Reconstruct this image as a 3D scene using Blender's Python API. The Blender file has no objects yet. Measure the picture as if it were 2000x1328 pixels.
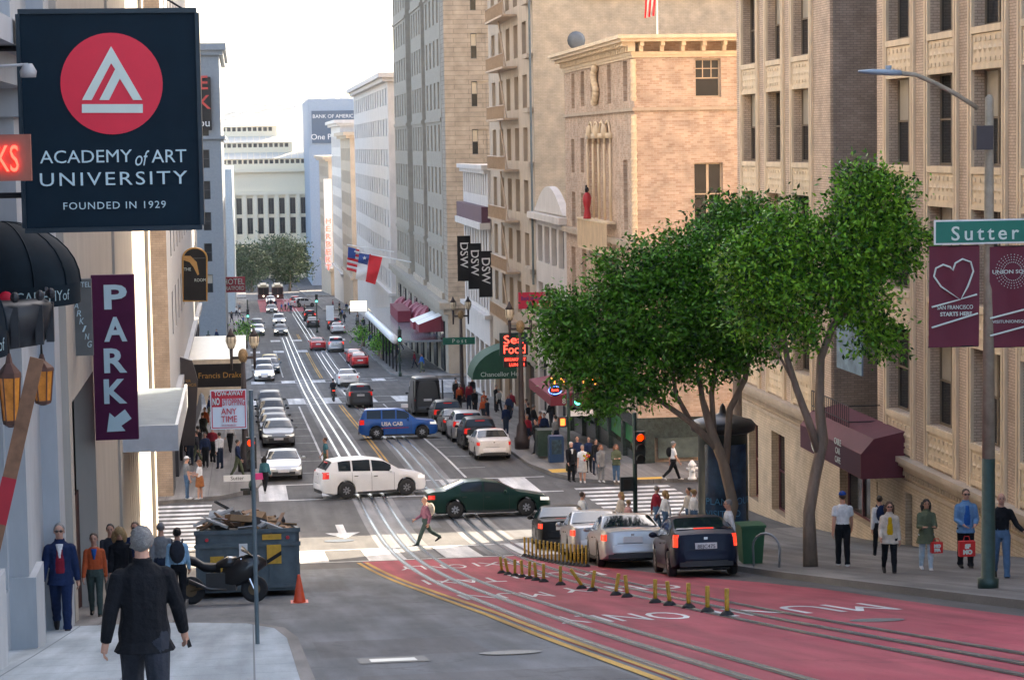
import bpy, bmesh, math, random
import numpy as np
from mathutils.bvhtree import BVHTree
from mathutils import Matrix, Vector, kdtree, noise as mnoise
PI = math.pi
random.seed(7); rng = np.random.default_rng(7)
S = bpy.context.scene
C = S.collection
# ------------------------------------------------------------------ camera
FPX, YAW, PITCH, ROLL = 4400.0, 0.1180801, 0.0866984, -0.016
CAMR = Matrix.Rotation(-YAW, 3, 'Z') @ Matrix.Rotation(PI/2-PITCH, 3, 'X') @ Matrix.Rotation(ROLL, 3, 'Z')
cd = bpy.data.cameras.new('camera'); cam = bpy.data.objects.new('camera', cd); C.objects.link(cam)
cd.sensor_width = 36.0; cd.lens = 36.0*FPX/2000.0; cd.clip_start = 0.3; cd.clip_end = 9000
cam.matrix_world = CAMR.to_4x4(); S.camera = cam
# ------------------------------------------------------------------ light
SUN_EL, SUN_AZ = math.radians(30), math.radians(46)      # azimuth from +Y (down the street) towards +X
w = bpy.data.worlds.new('World'); S.world = w; w.use_nodes = True
nt = w.node_tree; bg = nt.nodes['Background']; sky = nt.nodes.new('ShaderNodeTexSky')
sky.sky_type = 'NISHITA'; sky.sun_disc = False; sky.sun_elevation = SUN_EL; sky.sun_rotation = SUN_AZ
sky.air_density = 0.9; sky.dust_density = 3.5; sky.ozone_density = 0.4
nt.links.new(sky.outputs[0], bg.inputs[0]); bg.inputs[1].default_value = 0.15
sl = bpy.data.lights.new('sun', 'SUN'); sl.energy = 4.5; sl.angle = math.radians(0.6); sl.color = (1, .86, .68)
so = bpy.data.objects.new('sun', sl); C.objects.link(so)
sd = Vector((math.sin(SUN_AZ)*math.cos(SUN_EL), math.cos(SUN_AZ)*math.cos(SUN_EL), math.sin(SUN_EL)))
so.rotation_euler = sd.to_track_quat('Z', 'Y').to_euler(); so.location = (60, 60, 80)
S.view_settings.view_transform = 'Standard'; S.view_settings.look = 'None'
S.view_settings.exposure = 2.25; S.view_settings.gamma = 1
S.view_settings.use_white_balance = True; S.view_settings.white_balance_temperature = 6800
# ------------------------------------------------------------------ street profile and pixel -> place helpers
GP = [(-60,7.7),(-30,2.9),(0,-1.95),(20,-5.2),(35,-7.7),(55,-10.9),(66,-12.5),(74,-13.5),(80,-14.1),(88,-14.7),(96,-15.1),(104,-15.45),(115,-15.95),(130,-16.85),(160,-18.7),(190,-20.4),(205,-21.1),(224,-21.95),(260,-23.3),(310,-25.1),(400,-28.5),(500,-32.6),(575,-36.2),(700,-38),(3000,-40),(9000,-42)]
_gy = np.array([a for a, b in GP], float); _gz = np.array([b for a, b in GP], float)
_Y1 = np.concatenate([np.arange(-50, 760, 1.0), np.arange(760, 8000, 60.0)])
_Z1 = np.mean([np.interp(_Y1+o, _gy, _gz) for o in (-4, -2, 0, 2, 4)], axis=0)
def g(y): return float(np.interp(y, _Y1, _Z1))
def gs(y): return (g(y+1)-g(y-1))/2
def ray(u, v): return CAMR @ Vector(((u-1000)/FPX, (664-v)/FPX, -1))
def at(u, v, Y): r = ray(u, v); return Vector((r.x/r.y*Y, Y, r.z/r.y*Y))
def atX(u, v, X): r = ray(u, v); return Vector((X, r.y/r.x*X, r.z/r.x*X))
def gnd(u, v, h=0.0):
    r = ray(u, v); Y = np.arange(5, 900, .02); i = int(np.argmax(Y*(r.z/r.y) <= np.interp(Y, _Y1, _Z1)+h)); y = float(Y[i])
    return Vector((r.x/r.y*y, y, g(y)+h))
# ------------------------------------------------------------------ materials
MATS = {}
def mat(name, col, rough=.6, metal=0., var=.12, scale=3., bump=0., bscale=40., coat=0., emit=None, es=1., spec=.5, streak=0., alpha=None):
    if name in MATS: return MATS[name]
    m = bpy.data.materials.new(name); m.use_nodes = True; n = m.node_tree.nodes; L = m.node_tree.links
    b = n['Principled BSDF']; b.inputs['Roughness'].default_value = rough; b.inputs['Metallic'].default_value = metal
    b.inputs['Coat Weight'].default_value = coat; b.inputs['Specular IOR Level'].default_value = spec
    b.inputs['Base Color'].default_value = (*col, 1)
    if emit: b.inputs['Emission Color'].default_value = (*emit, 1); b.inputs['Emission Strength'].default_value = es
    if alpha is not None: b.inputs['Alpha'].default_value = alpha
    if var > 0 or bump > 0:
        tc = n.new('ShaderNodeNewGeometry')
    if var > 0:
        t = n.new('ShaderNodeTexNoise'); t.inputs['Scale'].default_value = scale; t.inputs['Detail'].default_value = 7; t.inputs['Roughness'].default_value = .65
        if streak:
            mp = n.new('ShaderNodeMapping'); mp.inputs['Scale'].default_value = (1, 1, streak); L.new(tc.outputs['Position'], mp.inputs['Vector']); L.new(mp.outputs[0], t.inputs['Vector'])
        else: L.new(tc.outputs['Position'], t.inputs['Vector'])
        r = n.new('ShaderNodeMapRange'); r.inputs[1].default_value = .3; r.inputs[2].default_value = .7; r.inputs[3].default_value = 1-var; r.inputs[4].default_value = 1+var
        L.new(t.outputs[0], r.inputs[0]); h = n.new('ShaderNodeHueSaturation'); h.inputs['Color'].default_value = (*col, 1); L.new(r.outputs[0], h.inputs['Value']); L.new(h.outputs[0], b.inputs['Base Color'])
    if bump > 0:
        t2 = n.new('ShaderNodeTexNoise'); t2.inputs['Scale'].default_value = bscale; t2.inputs['Detail'].default_value = 4; L.new(tc.outputs['Position'], t2.inputs['Vector'])
        bp = n.new('ShaderNodeBump'); bp.inputs['Strength'].default_value = bump; bp.inputs['Distance'].default_value = .02; L.new(t2.outputs[0], bp.inputs['Height']); L.new(bp.outputs[0], b.inputs['Normal'])
    MATS[name] = m; return m
def brickmat(name, c1, c2, mortar, bw=.22, bh=.075, rough=.85, ms=.008):
    m = bpy.data.materials.new(name); m.use_nodes = True; n = m.node_tree.nodes; L = m.node_tree.links; b = n['Principled BSDF']; b.inputs['Roughness'].default_value = rough
    ge = n.new('ShaderNodeNewGeometry'); sp = n.new('ShaderNodeSeparateXYZ'); L.new(ge.outputs['Position'], sp.inputs[0]); sn = n.new('ShaderNodeSeparateXYZ'); L.new(ge.outputs['Normal'], sn.inputs[0])
    ab = n.new('ShaderNodeMath'); ab.operation = 'ABSOLUTE'; L.new(sn.outputs[0], ab.inputs[0]); gt = n.new('ShaderNodeMath'); gt.operation = 'GREATER_THAN'; gt.inputs[1].default_value = .6; L.new(ab.outputs[0], gt.inputs[0])
    mx = n.new('ShaderNodeMix'); L.new(gt.outputs[0], mx.inputs[0]); L.new(sp.outputs[0], mx.inputs[2]); L.new(sp.outputs[1], mx.inputs[3])
    cb = n.new('ShaderNodeCombineXYZ'); L.new(mx.outputs[0], cb.inputs[0]); L.new(sp.outputs[2], cb.inputs[1])
    br = n.new('ShaderNodeTexBrick'); L.new(cb.outputs[0], br.inputs['Vector']); br.inputs['Scale'].default_value = 1; br.inputs['Brick Width'].default_value = bw; br.inputs['Row Height'].default_value = bh; br.inputs['Mortar Size'].default_value = ms
    br.inputs['Color1'].default_value = (*c1, 1); br.inputs['Color2'].default_value = (*c2, 1); br.inputs['Mortar'].default_value = (*mortar, 1); br.inputs['Bias'].default_value = -.1
    t = n.new('ShaderNodeTexNoise'); t.inputs['Scale'].default_value = 1.3; t.inputs['Detail'].default_value = 6; L.new(ge.outputs['Position'], t.inputs['Vector'])
    r = n.new('ShaderNodeMapRange'); r.inputs[1].default_value = .3; r.inputs[2].default_value = .7; r.inputs[3].default_value = .78; r.inputs[4].default_value = 1.15; L.new(t.outputs[0], r.inputs[0])
    h = n.new('ShaderNodeHueSaturation'); L.new(br.outputs[0], h.inputs['Color']); L.new(r.outputs[0], h.inputs['Value']); L.new(h.outputs[0], b.inputs['Base Color'])
    bp = n.new('ShaderNodeBump'); bp.inputs['Strength'].default_value = .5; bp.inputs['Distance'].default_value = .01; bp.invert = True; L.new(br.outputs['Fac'], bp.inputs['Height']); L.new(bp.outputs[0], b.inputs['Normal'])
    MATS[name] = m; return m
def groundmat(name, c, c2, crack=.0, cscale=.35, patch=.25, bump=.25, joints=0):
    m = bpy.data.materials.new(name); m.use_nodes = True; n = m.node_tree.nodes; L = m.node_tree.links; b = n['Principled BSDF']; b.inputs['Roughness'].default_value = .82
    ge = n.new('ShaderNodeNewGeometry')
    def noi(s, d=6): t = n.new('ShaderNodeTexNoise'); t.inputs['Scale'].default_value = s; t.inputs['Detail'].default_value = d; t.inputs['Roughness'].default_value = .7; L.new(ge.outputs['Position'], t.inputs['Vector']); return t
    def rng_(src, a, b_, c_, d_): r = n.new('ShaderNodeMapRange'); L.new(src, r.inputs[0]); [setattr(r.inputs[i+1], 'default_value', v) for i, v in enumerate((a, b_, c_, d_))]; return r
    def mixc(fac, a, b_):
        x = n.new('ShaderNodeMix'); x.data_type = 'RGBA'; L.new(fac, x.inputs[0])
        for k, v in ((6, a), (7, b_)):
            if isinstance(v, tuple): x.inputs[k].default_value = (*v, 1)
            else: L.new(v, x.inputs[k])
        return x
    mp = n.new('ShaderNodeMapping'); mp.inputs['Scale'].default_value = (1.6, .35, 1); L.new(ge.outputs['Position'], mp.inputs[0])
    t1 = n.new('ShaderNodeTexNoise'); t1.inputs['Scale'].default_value = .7; t1.inputs['Detail'].default_value = 7; L.new(mp.outputs[0], t1.inputs['Vector'])
    col = mixc(rng_(t1.outputs[0], .38, .64, 0, 1).outputs[0], c, c2)
    t2 = noi(45, 3); h = n.new('ShaderNodeHueSaturation'); L.new(col.outputs[2], h.inputs['Color']); L.new(rng_(t2.outputs[0], .3, .7, 1-patch, 1+patch).outputs[0], h.inputs['Value']); out = h.outputs[0]
    if crack:
        v = n.new('ShaderNodeTexVoronoi'); v.feature = 'DISTANCE_TO_EDGE'; v.inputs['Scale'].default_value = cscale
        t3 = noi(1.2, 5); va = n.new('ShaderNodeVectorMath'); va.operation = 'MULTIPLY_ADD'; va.inputs[1].default_value = (1.4, 1.4, 0); L.new(t3.outputs['Color'], va.inputs[0]); L.new(ge.outputs['Position'], va.inputs[2]); L.new(va.outputs[0], v.inputs['Vector'])
        out = mixc(rng_(v.outputs['Distance'], 0, .012, crack, 0).outputs[0], out, tuple(x*.35 for x in c)).outputs[2]
    mt = n.new('ShaderNodeMapping'); mt.inputs['Scale'].default_value = (2.6, .05, 1); L.new(ge.outputs['Position'], mt.inputs[0]); t5 = n.new('ShaderNodeTexNoise'); t5.inputs['Scale'].default_value = 1; t5.inputs['Detail'].default_value = 5; L.new(mt.outputs[0], t5.inputs['Vector'])
    h5 = n.new('ShaderNodeHueSaturation'); L.new(out, h5.inputs['Color']); L.new(rng_(t5.outputs[0], .35, .65, .74, 1.12).outputs[0], h5.inputs['Value']); out = h5.outputs[0]
    vs = n.new('ShaderNodeTexVoronoi'); vs.inputs['Scale'].default_value = 2.2; L.new(ge.outputs['Position'], vs.inputs['Vector']); out = mixc(rng_(vs.outputs['Distance'], .05, .09, .5, 0).outputs[0], out, tuple(x*.45 for x in c)).outputs[2]
    if joints:
        br = n.new('ShaderNodeTexBrick'); L.new(ge.outputs['Position'], br.inputs['Vector']); br.offset = 0; br.inputs['Scale'].default_value = 1; br.inputs['Brick Width'].default_value = joints; br.inputs['Row Height'].default_value = joints; br.inputs['Mortar Size'].default_value = .012
        out = mixc(br.outputs['Fac'], out, tuple(x*.5 for x in c)).outputs[2]
    L.new(out, b.inputs['Base Color'])
    bp = n.new('ShaderNodeBump'); bp.inputs['Strength'].default_value = bump; bp.inputs['Distance'].default_value = .01; L.new(t2.outputs[0], bp.inputs['Height']); L.new(bp.outputs[0], b.inputs['Normal'])
    MATS[name] = m; return m
ASPH = groundmat('asphalt', (.058, .058, .060), (.095, .094, .094), crack=.6)
ASPHN = groundmat('asphalt_near', (.095, .108, .122), (.16, .172, .185), crack=.5, cscale=.22)
SIDEW = groundmat('sidewalk', (.14, .132, .125), (.215, .205, .195), joints=.9)
NEWCON = groundmat('new_concrete', (.27, .32, .35), (.40, .45, .48), patch=.16, joints=1.5)
REDL = groundmat('red_lane', (.29, .026, .050), (.375, .056, .080), crack=.35, cscale=.3, patch=.18)
KERB = groundmat('kerb', (.16, .155, .15), (.24, .23, .22), patch=.2)
TRACKC = groundmat('track_concrete', (.15, .15, .155), (.21, .21, .215), crack=.3)
PAINTW = groundmat('white_paint', (.50, .51, .52), (.74, .74, .73), patch=.25, crack=.5, cscale=1.5)
PAINTY = groundmat('yellow_paint', (.42, .24, .05), (.60, .36, .07), patch=.25, crack=.5, cscale=1.5)
STEEL = mat('rail_steel', (.30, .36, .42), .25, .9, var=.25, scale=6)
DARKSTEEL = mat('slot_steel', (.05, .055, .06), .4, .5)
CHROME = mat('chrome', (.6, .6, .62), .15, 1, var=0)
BLACK = mat('black', (.010, .010, .012), .5, var=.2, spec=.25)
RUBBER = mat('rubber', (.018, .018, .019), .75, var=.2, scale=20)
GLASSC = mat('car_glass', (.010, .018, .026), .06, 0, var=0, spec=.4)
PANE = mat('window_pane', (.014, .018, .022), .12, 0, var=.4, scale=.5, spec=.35)
PANEB = mat('window_blind', (.42, .38, .31), .35, 0, var=.15, scale=1.5, spec=.6)
WHITE = mat('white', (.78, .78, .77), .5, var=.06)
SKIN = mat('skin', (.50, .27, .19), .55, var=.08, scale=12)
SKIN2 = mat('skin_tan', (.36, .19, .12), .55, var=.08, scale=12)
GREENP = mat('pole_green', (.022, .05, .04), .45, .2, var=.25, scale=8)
LAMPGLASS = mat('lamp_glass', (.62, .55, .42), .3, var=.15)
def rgb(r, g_, b): f = lambda c: ((c/255)/12.92 if c/255 <= .04045 else ((c/255+.055)/1.055)**2.4); return (f(r), f(g_), f(b))
# ------------------------------------------------------------------ mesh builder
class MB:
    def __init__(s): s.v = []; s.f = []; s.mi = []; s.m = 0; s.T = None
    def add(s, vs, fs):
        o = len(s.v)
        if s.T is not None: vs = [s.T @ Vector(p) for p in vs]
        s.v += [tuple(p) for p in vs]; s.f += [tuple(i+o for i in f) for f in fs]; s.mi += [s.m]*len(fs); return s
    def box(s, x0, x1, y0, y1, z0, z1):
        return s.add([(x0,y0,z0),(x1,y0,z0),(x1,y1,z0),(x0,y1,z0),(x0,y0,z1),(x1,y0,z1),(x1,y1,z1),(x0,y1,z1)], [(0,3,2,1),(4,5,6,7),(0,1,5,4),(1,2,6,5),(2,3,7,6),(3,0,4,7)])
    def cbox(s, c, d): return s.box(c[0]-d[0]/2, c[0]+d[0]/2, c[1]-d[1]/2, c[1]+d[1]/2, c[2]-d[2]/2, c[2]+d[2]/2)
    def loft(s, rings, cap=True, closed=True):
        n = len(rings[0]); vs = [p for r in rings for p in r]; fs = []
        for i in range(len(rings)-1):
            for j in range(n if closed else n-1):
                k = (j+1) % n; fs.append((i*n+j, i*n+k, (i+1)*n+k, (i+1)*n+j))
        if cap: fs += [tuple(range(n))[::-1], tuple((len(rings)-1)*n+j for j in range(n))]
        return s.add(vs, fs)
    def tube(s, path, r, n=8, cap=True, sq=None):
        P = [Vector(p) for p in path]; R = r if isinstance(r, (list, tuple)) else [r]*len(P); rings = []
        up = None
        for i, p in enumerate(P):
            t = (P[min(i+1, len(P)-1)]-P[max(i-1, 0)]).normalized()
            if up is None: up = Vector((0, 0, 1)) if abs(t.z) < .9 else Vector((1, 0, 0))
            a = t.cross(up).normalized(); b = a.cross(t).normalized(); up = b
            rings.append([p+(a*math.cos(2*PI*k/n)+b*math.sin(2*PI*k/n)*(sq or 1))*R[i] for k in range(n)])
        return s.loft(rings, cap)
    def lathe(s, prof, c=(0, 0, 0), n=14, axis='Z'):
        rings = []
        for r, h in prof:
            q = [(r*math.cos(2*PI*k/n), r*math.sin(2*PI*k/n), h) for k in range(n)]
            if axis == 'Y': q = [(a, z, -b) for a, b, z in q]
            if axis == 'X': q = [(z, a, b) for a, b, z in q]
            rings.append([(a+c[0], b+c[1], z+c[2]) for a, b, z in q])
        return s.loft(rings)
    def ell(s, c, r, n=10, m=7): return s.loft([[(c[0]+r[0]*math.sin(PI*i/m)*math.cos(2*PI*k/n), c[1]+r[1]*math.sin(PI*i/m)*math.sin(2*PI*k/n), c[2]-r[2]*math.cos(PI*i/m)) for k in range(n)] for i in ([.04]+list(range(1, m))+[m-.04])])
    def prism(s, poly, a, b, axis='Y'):
        f = {'Y': lambda p, t: (p[0], t, p[1]), 'X': lambda p, t: (t, p[0], p[1]), 'Z': lambda p, t: (p[0], p[1], t)}[axis]
        n = len(poly); vs = [f(p, a) for p in poly]+[f(p, b) for p in poly]
        return s.add(vs, [tuple(range(n)), tuple(range(2*n-1, n-1, -1))]+[(i, i+n, (i+1) % n+n, (i+1) % n) for i in range(n)])
    def mesh(s, name, smooth=False):
        me = bpy.data.meshes.new(name); me.from_pydata(s.v, [], s.f); me.polygons.foreach_set('material_index', s.mi)
        if smooth: me.polygons.foreach_set('use_smooth', [True]*len(s.f))
        bm = bmesh.new(); bm.from_mesh(me); bmesh.ops.recalc_face_normals(bm, faces=bm.faces); bm.to_mesh(me); bm.free(); return me
    def obj(s, name, mats, parent=None, smooth=False, world=False): return mkobj(name, s.mesh(name, smooth), mats, parent, world)
def mkobj(name, me, mats, parent=None, world=False):
    if not isinstance(mats, (list, tuple)): mats = [mats]
    if len(me.materials) == 0: [me.materials.append(m) for m in mats]
    o = bpy.data.objects.new(name, me); C.objects.link(o)
    if parent is not None:
        o.parent = parent
        if world: o.matrix_parent_inverse = wm(parent).inverted()
    return o
def wm(o): return o.matrix_basis if o.parent is None else wm(o.parent) @ o.matrix_parent_inverse @ o.matrix_basis
def smooth_by_angle(me, deg=35):
    bm = bmesh.new(); bm.from_mesh(me)
    for e in bm.edges: e.smooth = len(e.link_faces) == 2 and e.calc_face_angle(0) < math.radians(deg)
    for f in bm.faces: f.smooth = True
    bm.to_mesh(me); bm.free()
def tag(o, label, cat, group=None):
    o['label'] = label; o['category'] = cat
    if group: o['group'] = group
    return o
def thing(name, label, cat, loc=(0, 0, 0), rz=0, group=None):
    o = bpy.data.objects.new(name, None); C.objects.link(o); o.location = loc; o.rotation_euler = (0, 0, rz); o.empty_display_size = .2
    return tag(o, label, cat, group)
def struct(o, k='structure'): o['kind'] = k; return o
def copy_tree(o, parent=None):
    c = o.copy(); C.objects.link(c)
    if parent is not None: c.parent = parent
    for ch in list(o.children): copy_tree(ch, c)
    return c
def set_mat(o, m, slot=0): o.material_slots[slot].link = 'OBJECT'; o.material_slots[slot].material = m
def place(o, X, Y, head, h=0.0):
    s = gs(Y); n = Vector((0, -s, 1)).normalized(); f = Vector((math.cos(head), math.sin(head), math.sin(head)*s)).normalized(); l = n.cross(f)
    m = Matrix((f, l, n)).transposed().to_4x4(); m.translation = (X, Y, g(Y)+h); o.matrix_basis = m; return o
def text_mesh(s, size=1., ext=.004, align='CENTER', bold=0., sx=1., spacing=1., shear=0.):
    cu = bpy.data.curves.new('t', 'FONT'); cu.body = s; cu.size = size; cu.extrude = ext; cu.align_x = align; cu.align_y = 'CENTER'; cu.offset = bold; cu.space_character = spacing; cu.shear = shear; cu.resolution_u = 3
    o = bpy.data.objects.new('t', cu); me = bpy.data.meshes.new_from_object(o); bpy.data.objects.remove(o); bpy.data.curves.remove(cu)
    if sx != 1: me.transform(Matrix.Diagonal((sx, 1, 1, 1)))
    me.materials.clear(); return me
TXT_N = Matrix.Rotation(PI/2, 4, 'X')                       # text facing -Y (towards the camera)
TXT_E = Matrix.Rotation(-PI/2, 4, 'Z') @ TXT_N              # text on a wall facing -X
TXT_W = Matrix.Rotation(PI/2, 4, 'Z') @ TXT_N               # text on a wall facing +X
def text(s, pos, size, m, parent, rot=TXT_N, name='lettering', world=True, **k):
    me = text_mesh(s, size, **k); me.transform(Matrix.Translation(Vector(pos)) @ rot); return mkobj(name, me, m, parent, world)
# ------------------------------------------------------------------ setting: ground, roads, kerbs, markings, cable-car tracks
def fn(v): return v if callable(v) else (lambda y, v=v: v)
def pw(*pts): xs = [p[0] for p in pts]; zs = [p[1] for p in pts]; return lambda y: float(np.interp(y, xs, zs))
def ysteps(y0, y1): return [y0]+[float(y) for y in _Y1 if y0+.05 < y < y1-.05]+[y1]
def sheet(name, xa, xb, y0, y1, dz, m, kind='structure', parent=None, thick=0.0):
    xa, xb = fn(xa), fn(xb); b = MB(); Y = ysteps(y0, y1); n = len(Y)
    top = [p for y in Y for p in ((xa(y), y, g(y)+dz), (xb(y), y, g(y)+dz))]
    if not thick: b.add(top, [(2*i, 2*i+1, 2*i+3, 2*i+2) for i in range(n-1)])
    else: b.loft([[(xa(y), y, g(y)+dz-thick), (xb(y), y, g(y)+dz-thick), (xb(y), y, g(y)+dz), (xa(y), y, g(y)+dz)] for y in Y])
    o = b.obj(name, m, parent)
    if parent is None: struct(o, kind)
    return o
sheet('ground', -3500, 3500, -50, 7900, -.03, ASPH)
road = sheet('road', 0.3, 13.6, -45, 720, 0, ASPH)
sheet('near_lane', pw((20, .6), (34, .6), (38, -1.5), (70, -1.5)), 4.5, -40, 67, .004, ASPHN)
cross = MB()
for (a, b) in ((78, 97), (179, 200), (264, 280), (371, 386), (470, 486)):
    for yy in range(a, b): cross.add([(-300, yy, g(yy)+.002), (300, yy, g(yy)+.002), (300, yy+1, g(yy+1)+.002), (-300, yy+1, g(yy+1)+.002)], [(0, 1, 2, 3)])
struct(cross.obj('cross_street', ASPH))
KH = .15
def walk(name, xa, xb, y0, y1, kerb_side, m=SIDEW, kw=.16):
    xa, xb = fn(xa), fn(xb)
    o = sheet(name, (lambda y: xa(y)+(kw if kerb_side < 0 else 0)), (lambda y: xb(y)-(kw if kerb_side > 0 else 0)), y0, y1, KH, m, thick=.4)
    if kerb_side > 0: sheet('kerb', lambda y: xb(y)-kw, xb, y0, y1, KH+.003, KERB, thick=.4)
    else: sheet('kerb', xa, lambda y: xa(y)+kw, y0, y1, KH+.003, KERB, thick=.4)
walk('sidewalk', -9, pw((-40, .65), (33, .65), (36, .5), (38.2, 0), (39.4, -1.4)), -40, 39.4, 1, NEWCON)
walk('sidewalk', -9, pw((39.4, -1.4), (68, -1.4), (72, -2.2), (75, -4)), 39.42, 75, 1)
walk('sidewalk', -40, pw((96.3, -4.5), (97.9, -1.3), (100.5, .3), (104, .62), (163, .62), (167, 0), (170, -2)), 96.3, 170, 1)
walk('sidewalk', -120, pw((203, -2), (206, 0), (210, .5), (262, .5)), 203, 262, 1)
walk('sidewalk', -60, .3, 284, 370, 1); walk('sidewalk', -60, .3, 387, 470, 1); walk('sidewalk', -60, .3, 487, 560, 1)
walk('sidewalk', pw((-40, 12.5), (68, 12.5), (73, 13.2), (77, 16)), 60, -40, 77, -1)
walk('sidewalk', pw((98.7, 16.2), (100.2, 14.85), (102.8, 14.1), (108, 13.5), (163, 13.4), (168, 14), (171, 16)), 60, 98.7, 171, -1)
walk('sidewalk', pw((203, 16), (206, 14), (210, 13.4), (262, 13.4)), 60, 203, 262, -1)
walk('sidewalk', 13.4, 60, 284, 370, -1); walk('sidewalk', 13.4, 60, 387, 470, -1); walk('sidewalk', 13.4, 60, 487, 560, -1)
# red transit lane and paint
RL = pw((-40, 4.55), (24, 4.5), (40, 4.4), (53, 4.1), (70, 3.45)); RR = pw((-40, 11.7), (33, 11.75), (45, 11.8), (50, 11.5), (63, 9.7), (70, 8.6))
sheet('red_lane', RL, RR, -40, 70, .010, REDL); sheet('red_lane', 2.6, 10.4, 388, 470, .010, REDL)
for o_ in (-.22, .02): sheet('yellow_line', lambda y: RL(y)+o_, lambda y: RL(y)+o_+.12, -40, 69.5, .016, PAINTY)
for c in (5.22, 8.4):
    sheet('track_bed', c-.85, c+.85, 71, 300, .008, TRACKC)
    for dx, wd, m in ((-.54, .075, STEEL), (.54, .075, STEEL), (0, .09, STEEL)):
        sheet('rail', c+dx-wd/2, c+dx+wd/2, 10, 520, .022, m)
        for q in (-1, 1): sheet('rail_groove', c+dx+q*(wd/2+.03)-.022, c+dx+q*(wd/2+.03)+.022, 10, 200, .019, DARKSTEEL)
for (y0, y1) in ((104.5, 166), (207, 254), (286, 300)):
    for o_ in (-.14, .06): sheet('yellow_line', 6.82+o_, 6.82+o_+.11, y0, y1, .013, PAINTY)
sheet('lane_line', 9.95, 10.07, 103.5, 166, .013, PAINTW); sheet('lane_line', 3.72, 3.84, 104, 166, .013, PAINTW)
sheet('lane_line', 3.3, 3.42, 210, 254, .013, PAINTW); sheet('lane_line', 10.3, 10.42, 207, 252, .013, PAINTW)
for i in range(9):
    y = 108+i*6.3; sheet('parking_tick', 2.55, 3.72, y, y+.12, .013, PAINTW); sheet('parking_tick', 10.07, 11.4, y, y+.12, .013, PAINTW)
def xbars(x0, x1, y0, y1, bw, step, lines=True):
    x = x0
    while x < x1: sheet('crosswalk_bar', x, min(x+bw, x1), y0+.05, y1-.05, .012, PAINTW); x += step
    if lines: sheet('crosswalk_line', x0, x1, y0-.3, y0, .0135, PAINTW); sheet('crosswalk_line', x0, x1, y1, y1+.3, .0135, PAINTW)
xbars(-1.2, 12.3, 70.5, 76, 1.2, 2.45); xbars(.4, 13.6, 96.6, 102.6, 1.25, 2.75); xbars(.4, 13.4, 169, 176.5, 1.3, 2.7); xbars(.4, 13.4, 200.5, 204, 1.2, 2.7); xbars(.4, 13.4, 255.5, 260, 1.2, 2.7, False); xbars(.4, 13.4, 281, 285, 1.2, 2.7, False)
for i in range(12): sheet('crosswalk_bar', -5.2, -1.6, 78.6+i*1.5, 79.3+i*1.5, .012, PAINTW)
for i in range(12): sheet('crosswalk_bar', 14.2, 18.4, 80.2+i*1.5, 80.9+i*1.5, .012, PAINTW)
for i in range(14): sheet('crosswalk_bar', 14.4, 18.4, 179.4+i*1.45, 180.2+i*1.45, .012, PAINTW)
def road_text(s, X, Y, wid, ln):
    me = text_mesh(s, 1, ext=0); co = np.array([v.co[:] for v in me.vertices]); w_ = co[:, 0].max()-co[:, 0].min(); h_ = co[:, 1].max()-co[:, 1].min()
    for v in me.vertices:
        x = X-(v.co.x-co[:, 0].min()-w_/2)/w_*wid; y = Y-(v.co.y-co[:, 1].min()-h_/2)/h_*ln; v.co = (x, y, g(y)+.017)
    bm = bmesh.new(); bm.from_mesh(me)
    for f in bm.faces:
        if f.normal.z < 0: f.normal_flip()
    bm.to_mesh(me); bm.free(); struct(mkobj('road_lettering', me, PAINTW))
for s, X, Y, wd, ln in (('ONLY', 6.2, 37.4, 2.3, 2.4), ('MUNI', 9.4, 37.6, 2.9, 2.6), ('MUNI', 5.45, 48, 1.9, 2.6), ('ONLY', 8.2, 49.5, 2.7, 2.6), ('TAXI', 5.4, 57, 2, 2.6), ('MUNI', 8, 58.5, 2.4, 2.6), ('ONLY', 5.3, 65.5, 2, 2.2), ('TAXI', 7.6, 66, 2, 2)):
    road_text(s, X, Y, wd, ln)
def decal(name, poly, dz, m): b = MB(); b.add([(x, y, g(y)+dz) for x, y in poly], [tuple(range(len(poly)))]); return struct(b.obj(name, m))
decal('lane_arrow', [(3.25, 86.5), (3.25, 83.3), (2.75, 83.3), (3.4, 81), (4.05, 83.3), (3.55, 83.3), (3.55, 86.5)], .013, PAINTW)
IRON = mat('manhole_iron', (.10, .12, .14), .4, .7, var=.4, scale=30, bump=.8, bscale=60)
for (x, y, rx, ry) in ((3.15, 80.1, .55, .5), (3.4, 29.4, .42, .42), (9.6, 33.5, .42, .5), (10.6, 88, .5, .5)):
    decal('manhole_cover', [(x+rx*math.cos(k*PI/10), y+ry*math.sin(k*PI/10)) for k in range(20)], .018, IRON)
decal('utility_cover', [(1.35, 28.4), (2.25, 28.4), (2.25, 29.6), (1.35, 29.6)], .014, mat('cover_frame', (.09, .1, .11), .6)); decal('utility_cover', [(1.5, 28.6), (2.1, 28.6), (2.1, 29.2), (1.5, 29.2)], .018, mat('cover_plate', (.42, .45, .47), .35, .6, var=.3, scale=30))
for (x0, x1, y0, y1) in ((.9, 3.2, 30, 34), (1.2, 4.2, 24, 26.2), (.2, 2.4, 54, 60), (6, 7.2, 84, 95), (9.4, 12, 79, 92)):
    sheet('asphalt_patch', x0, x1, y0, y1, .006, groundmat('patch%d' % int(x0*10+y0), (.09, .095, .105), (.13, .135, .145), crack=.5))
for (x, y) in ((13.9, 99.9), (16.6, 98.95)): pass
YEL = mat('tactile_yellow', (.62, .36, .04), .7, var=.15, scale=8, bump=.5, bscale=30)
sheet('tactile_paving', 14.0, 15.0, 103, 104.6, KH+.005, YEL); sheet('tactile_paving', 17, 18.6, 98.75, 99.6, KH+.005, YEL)
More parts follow.
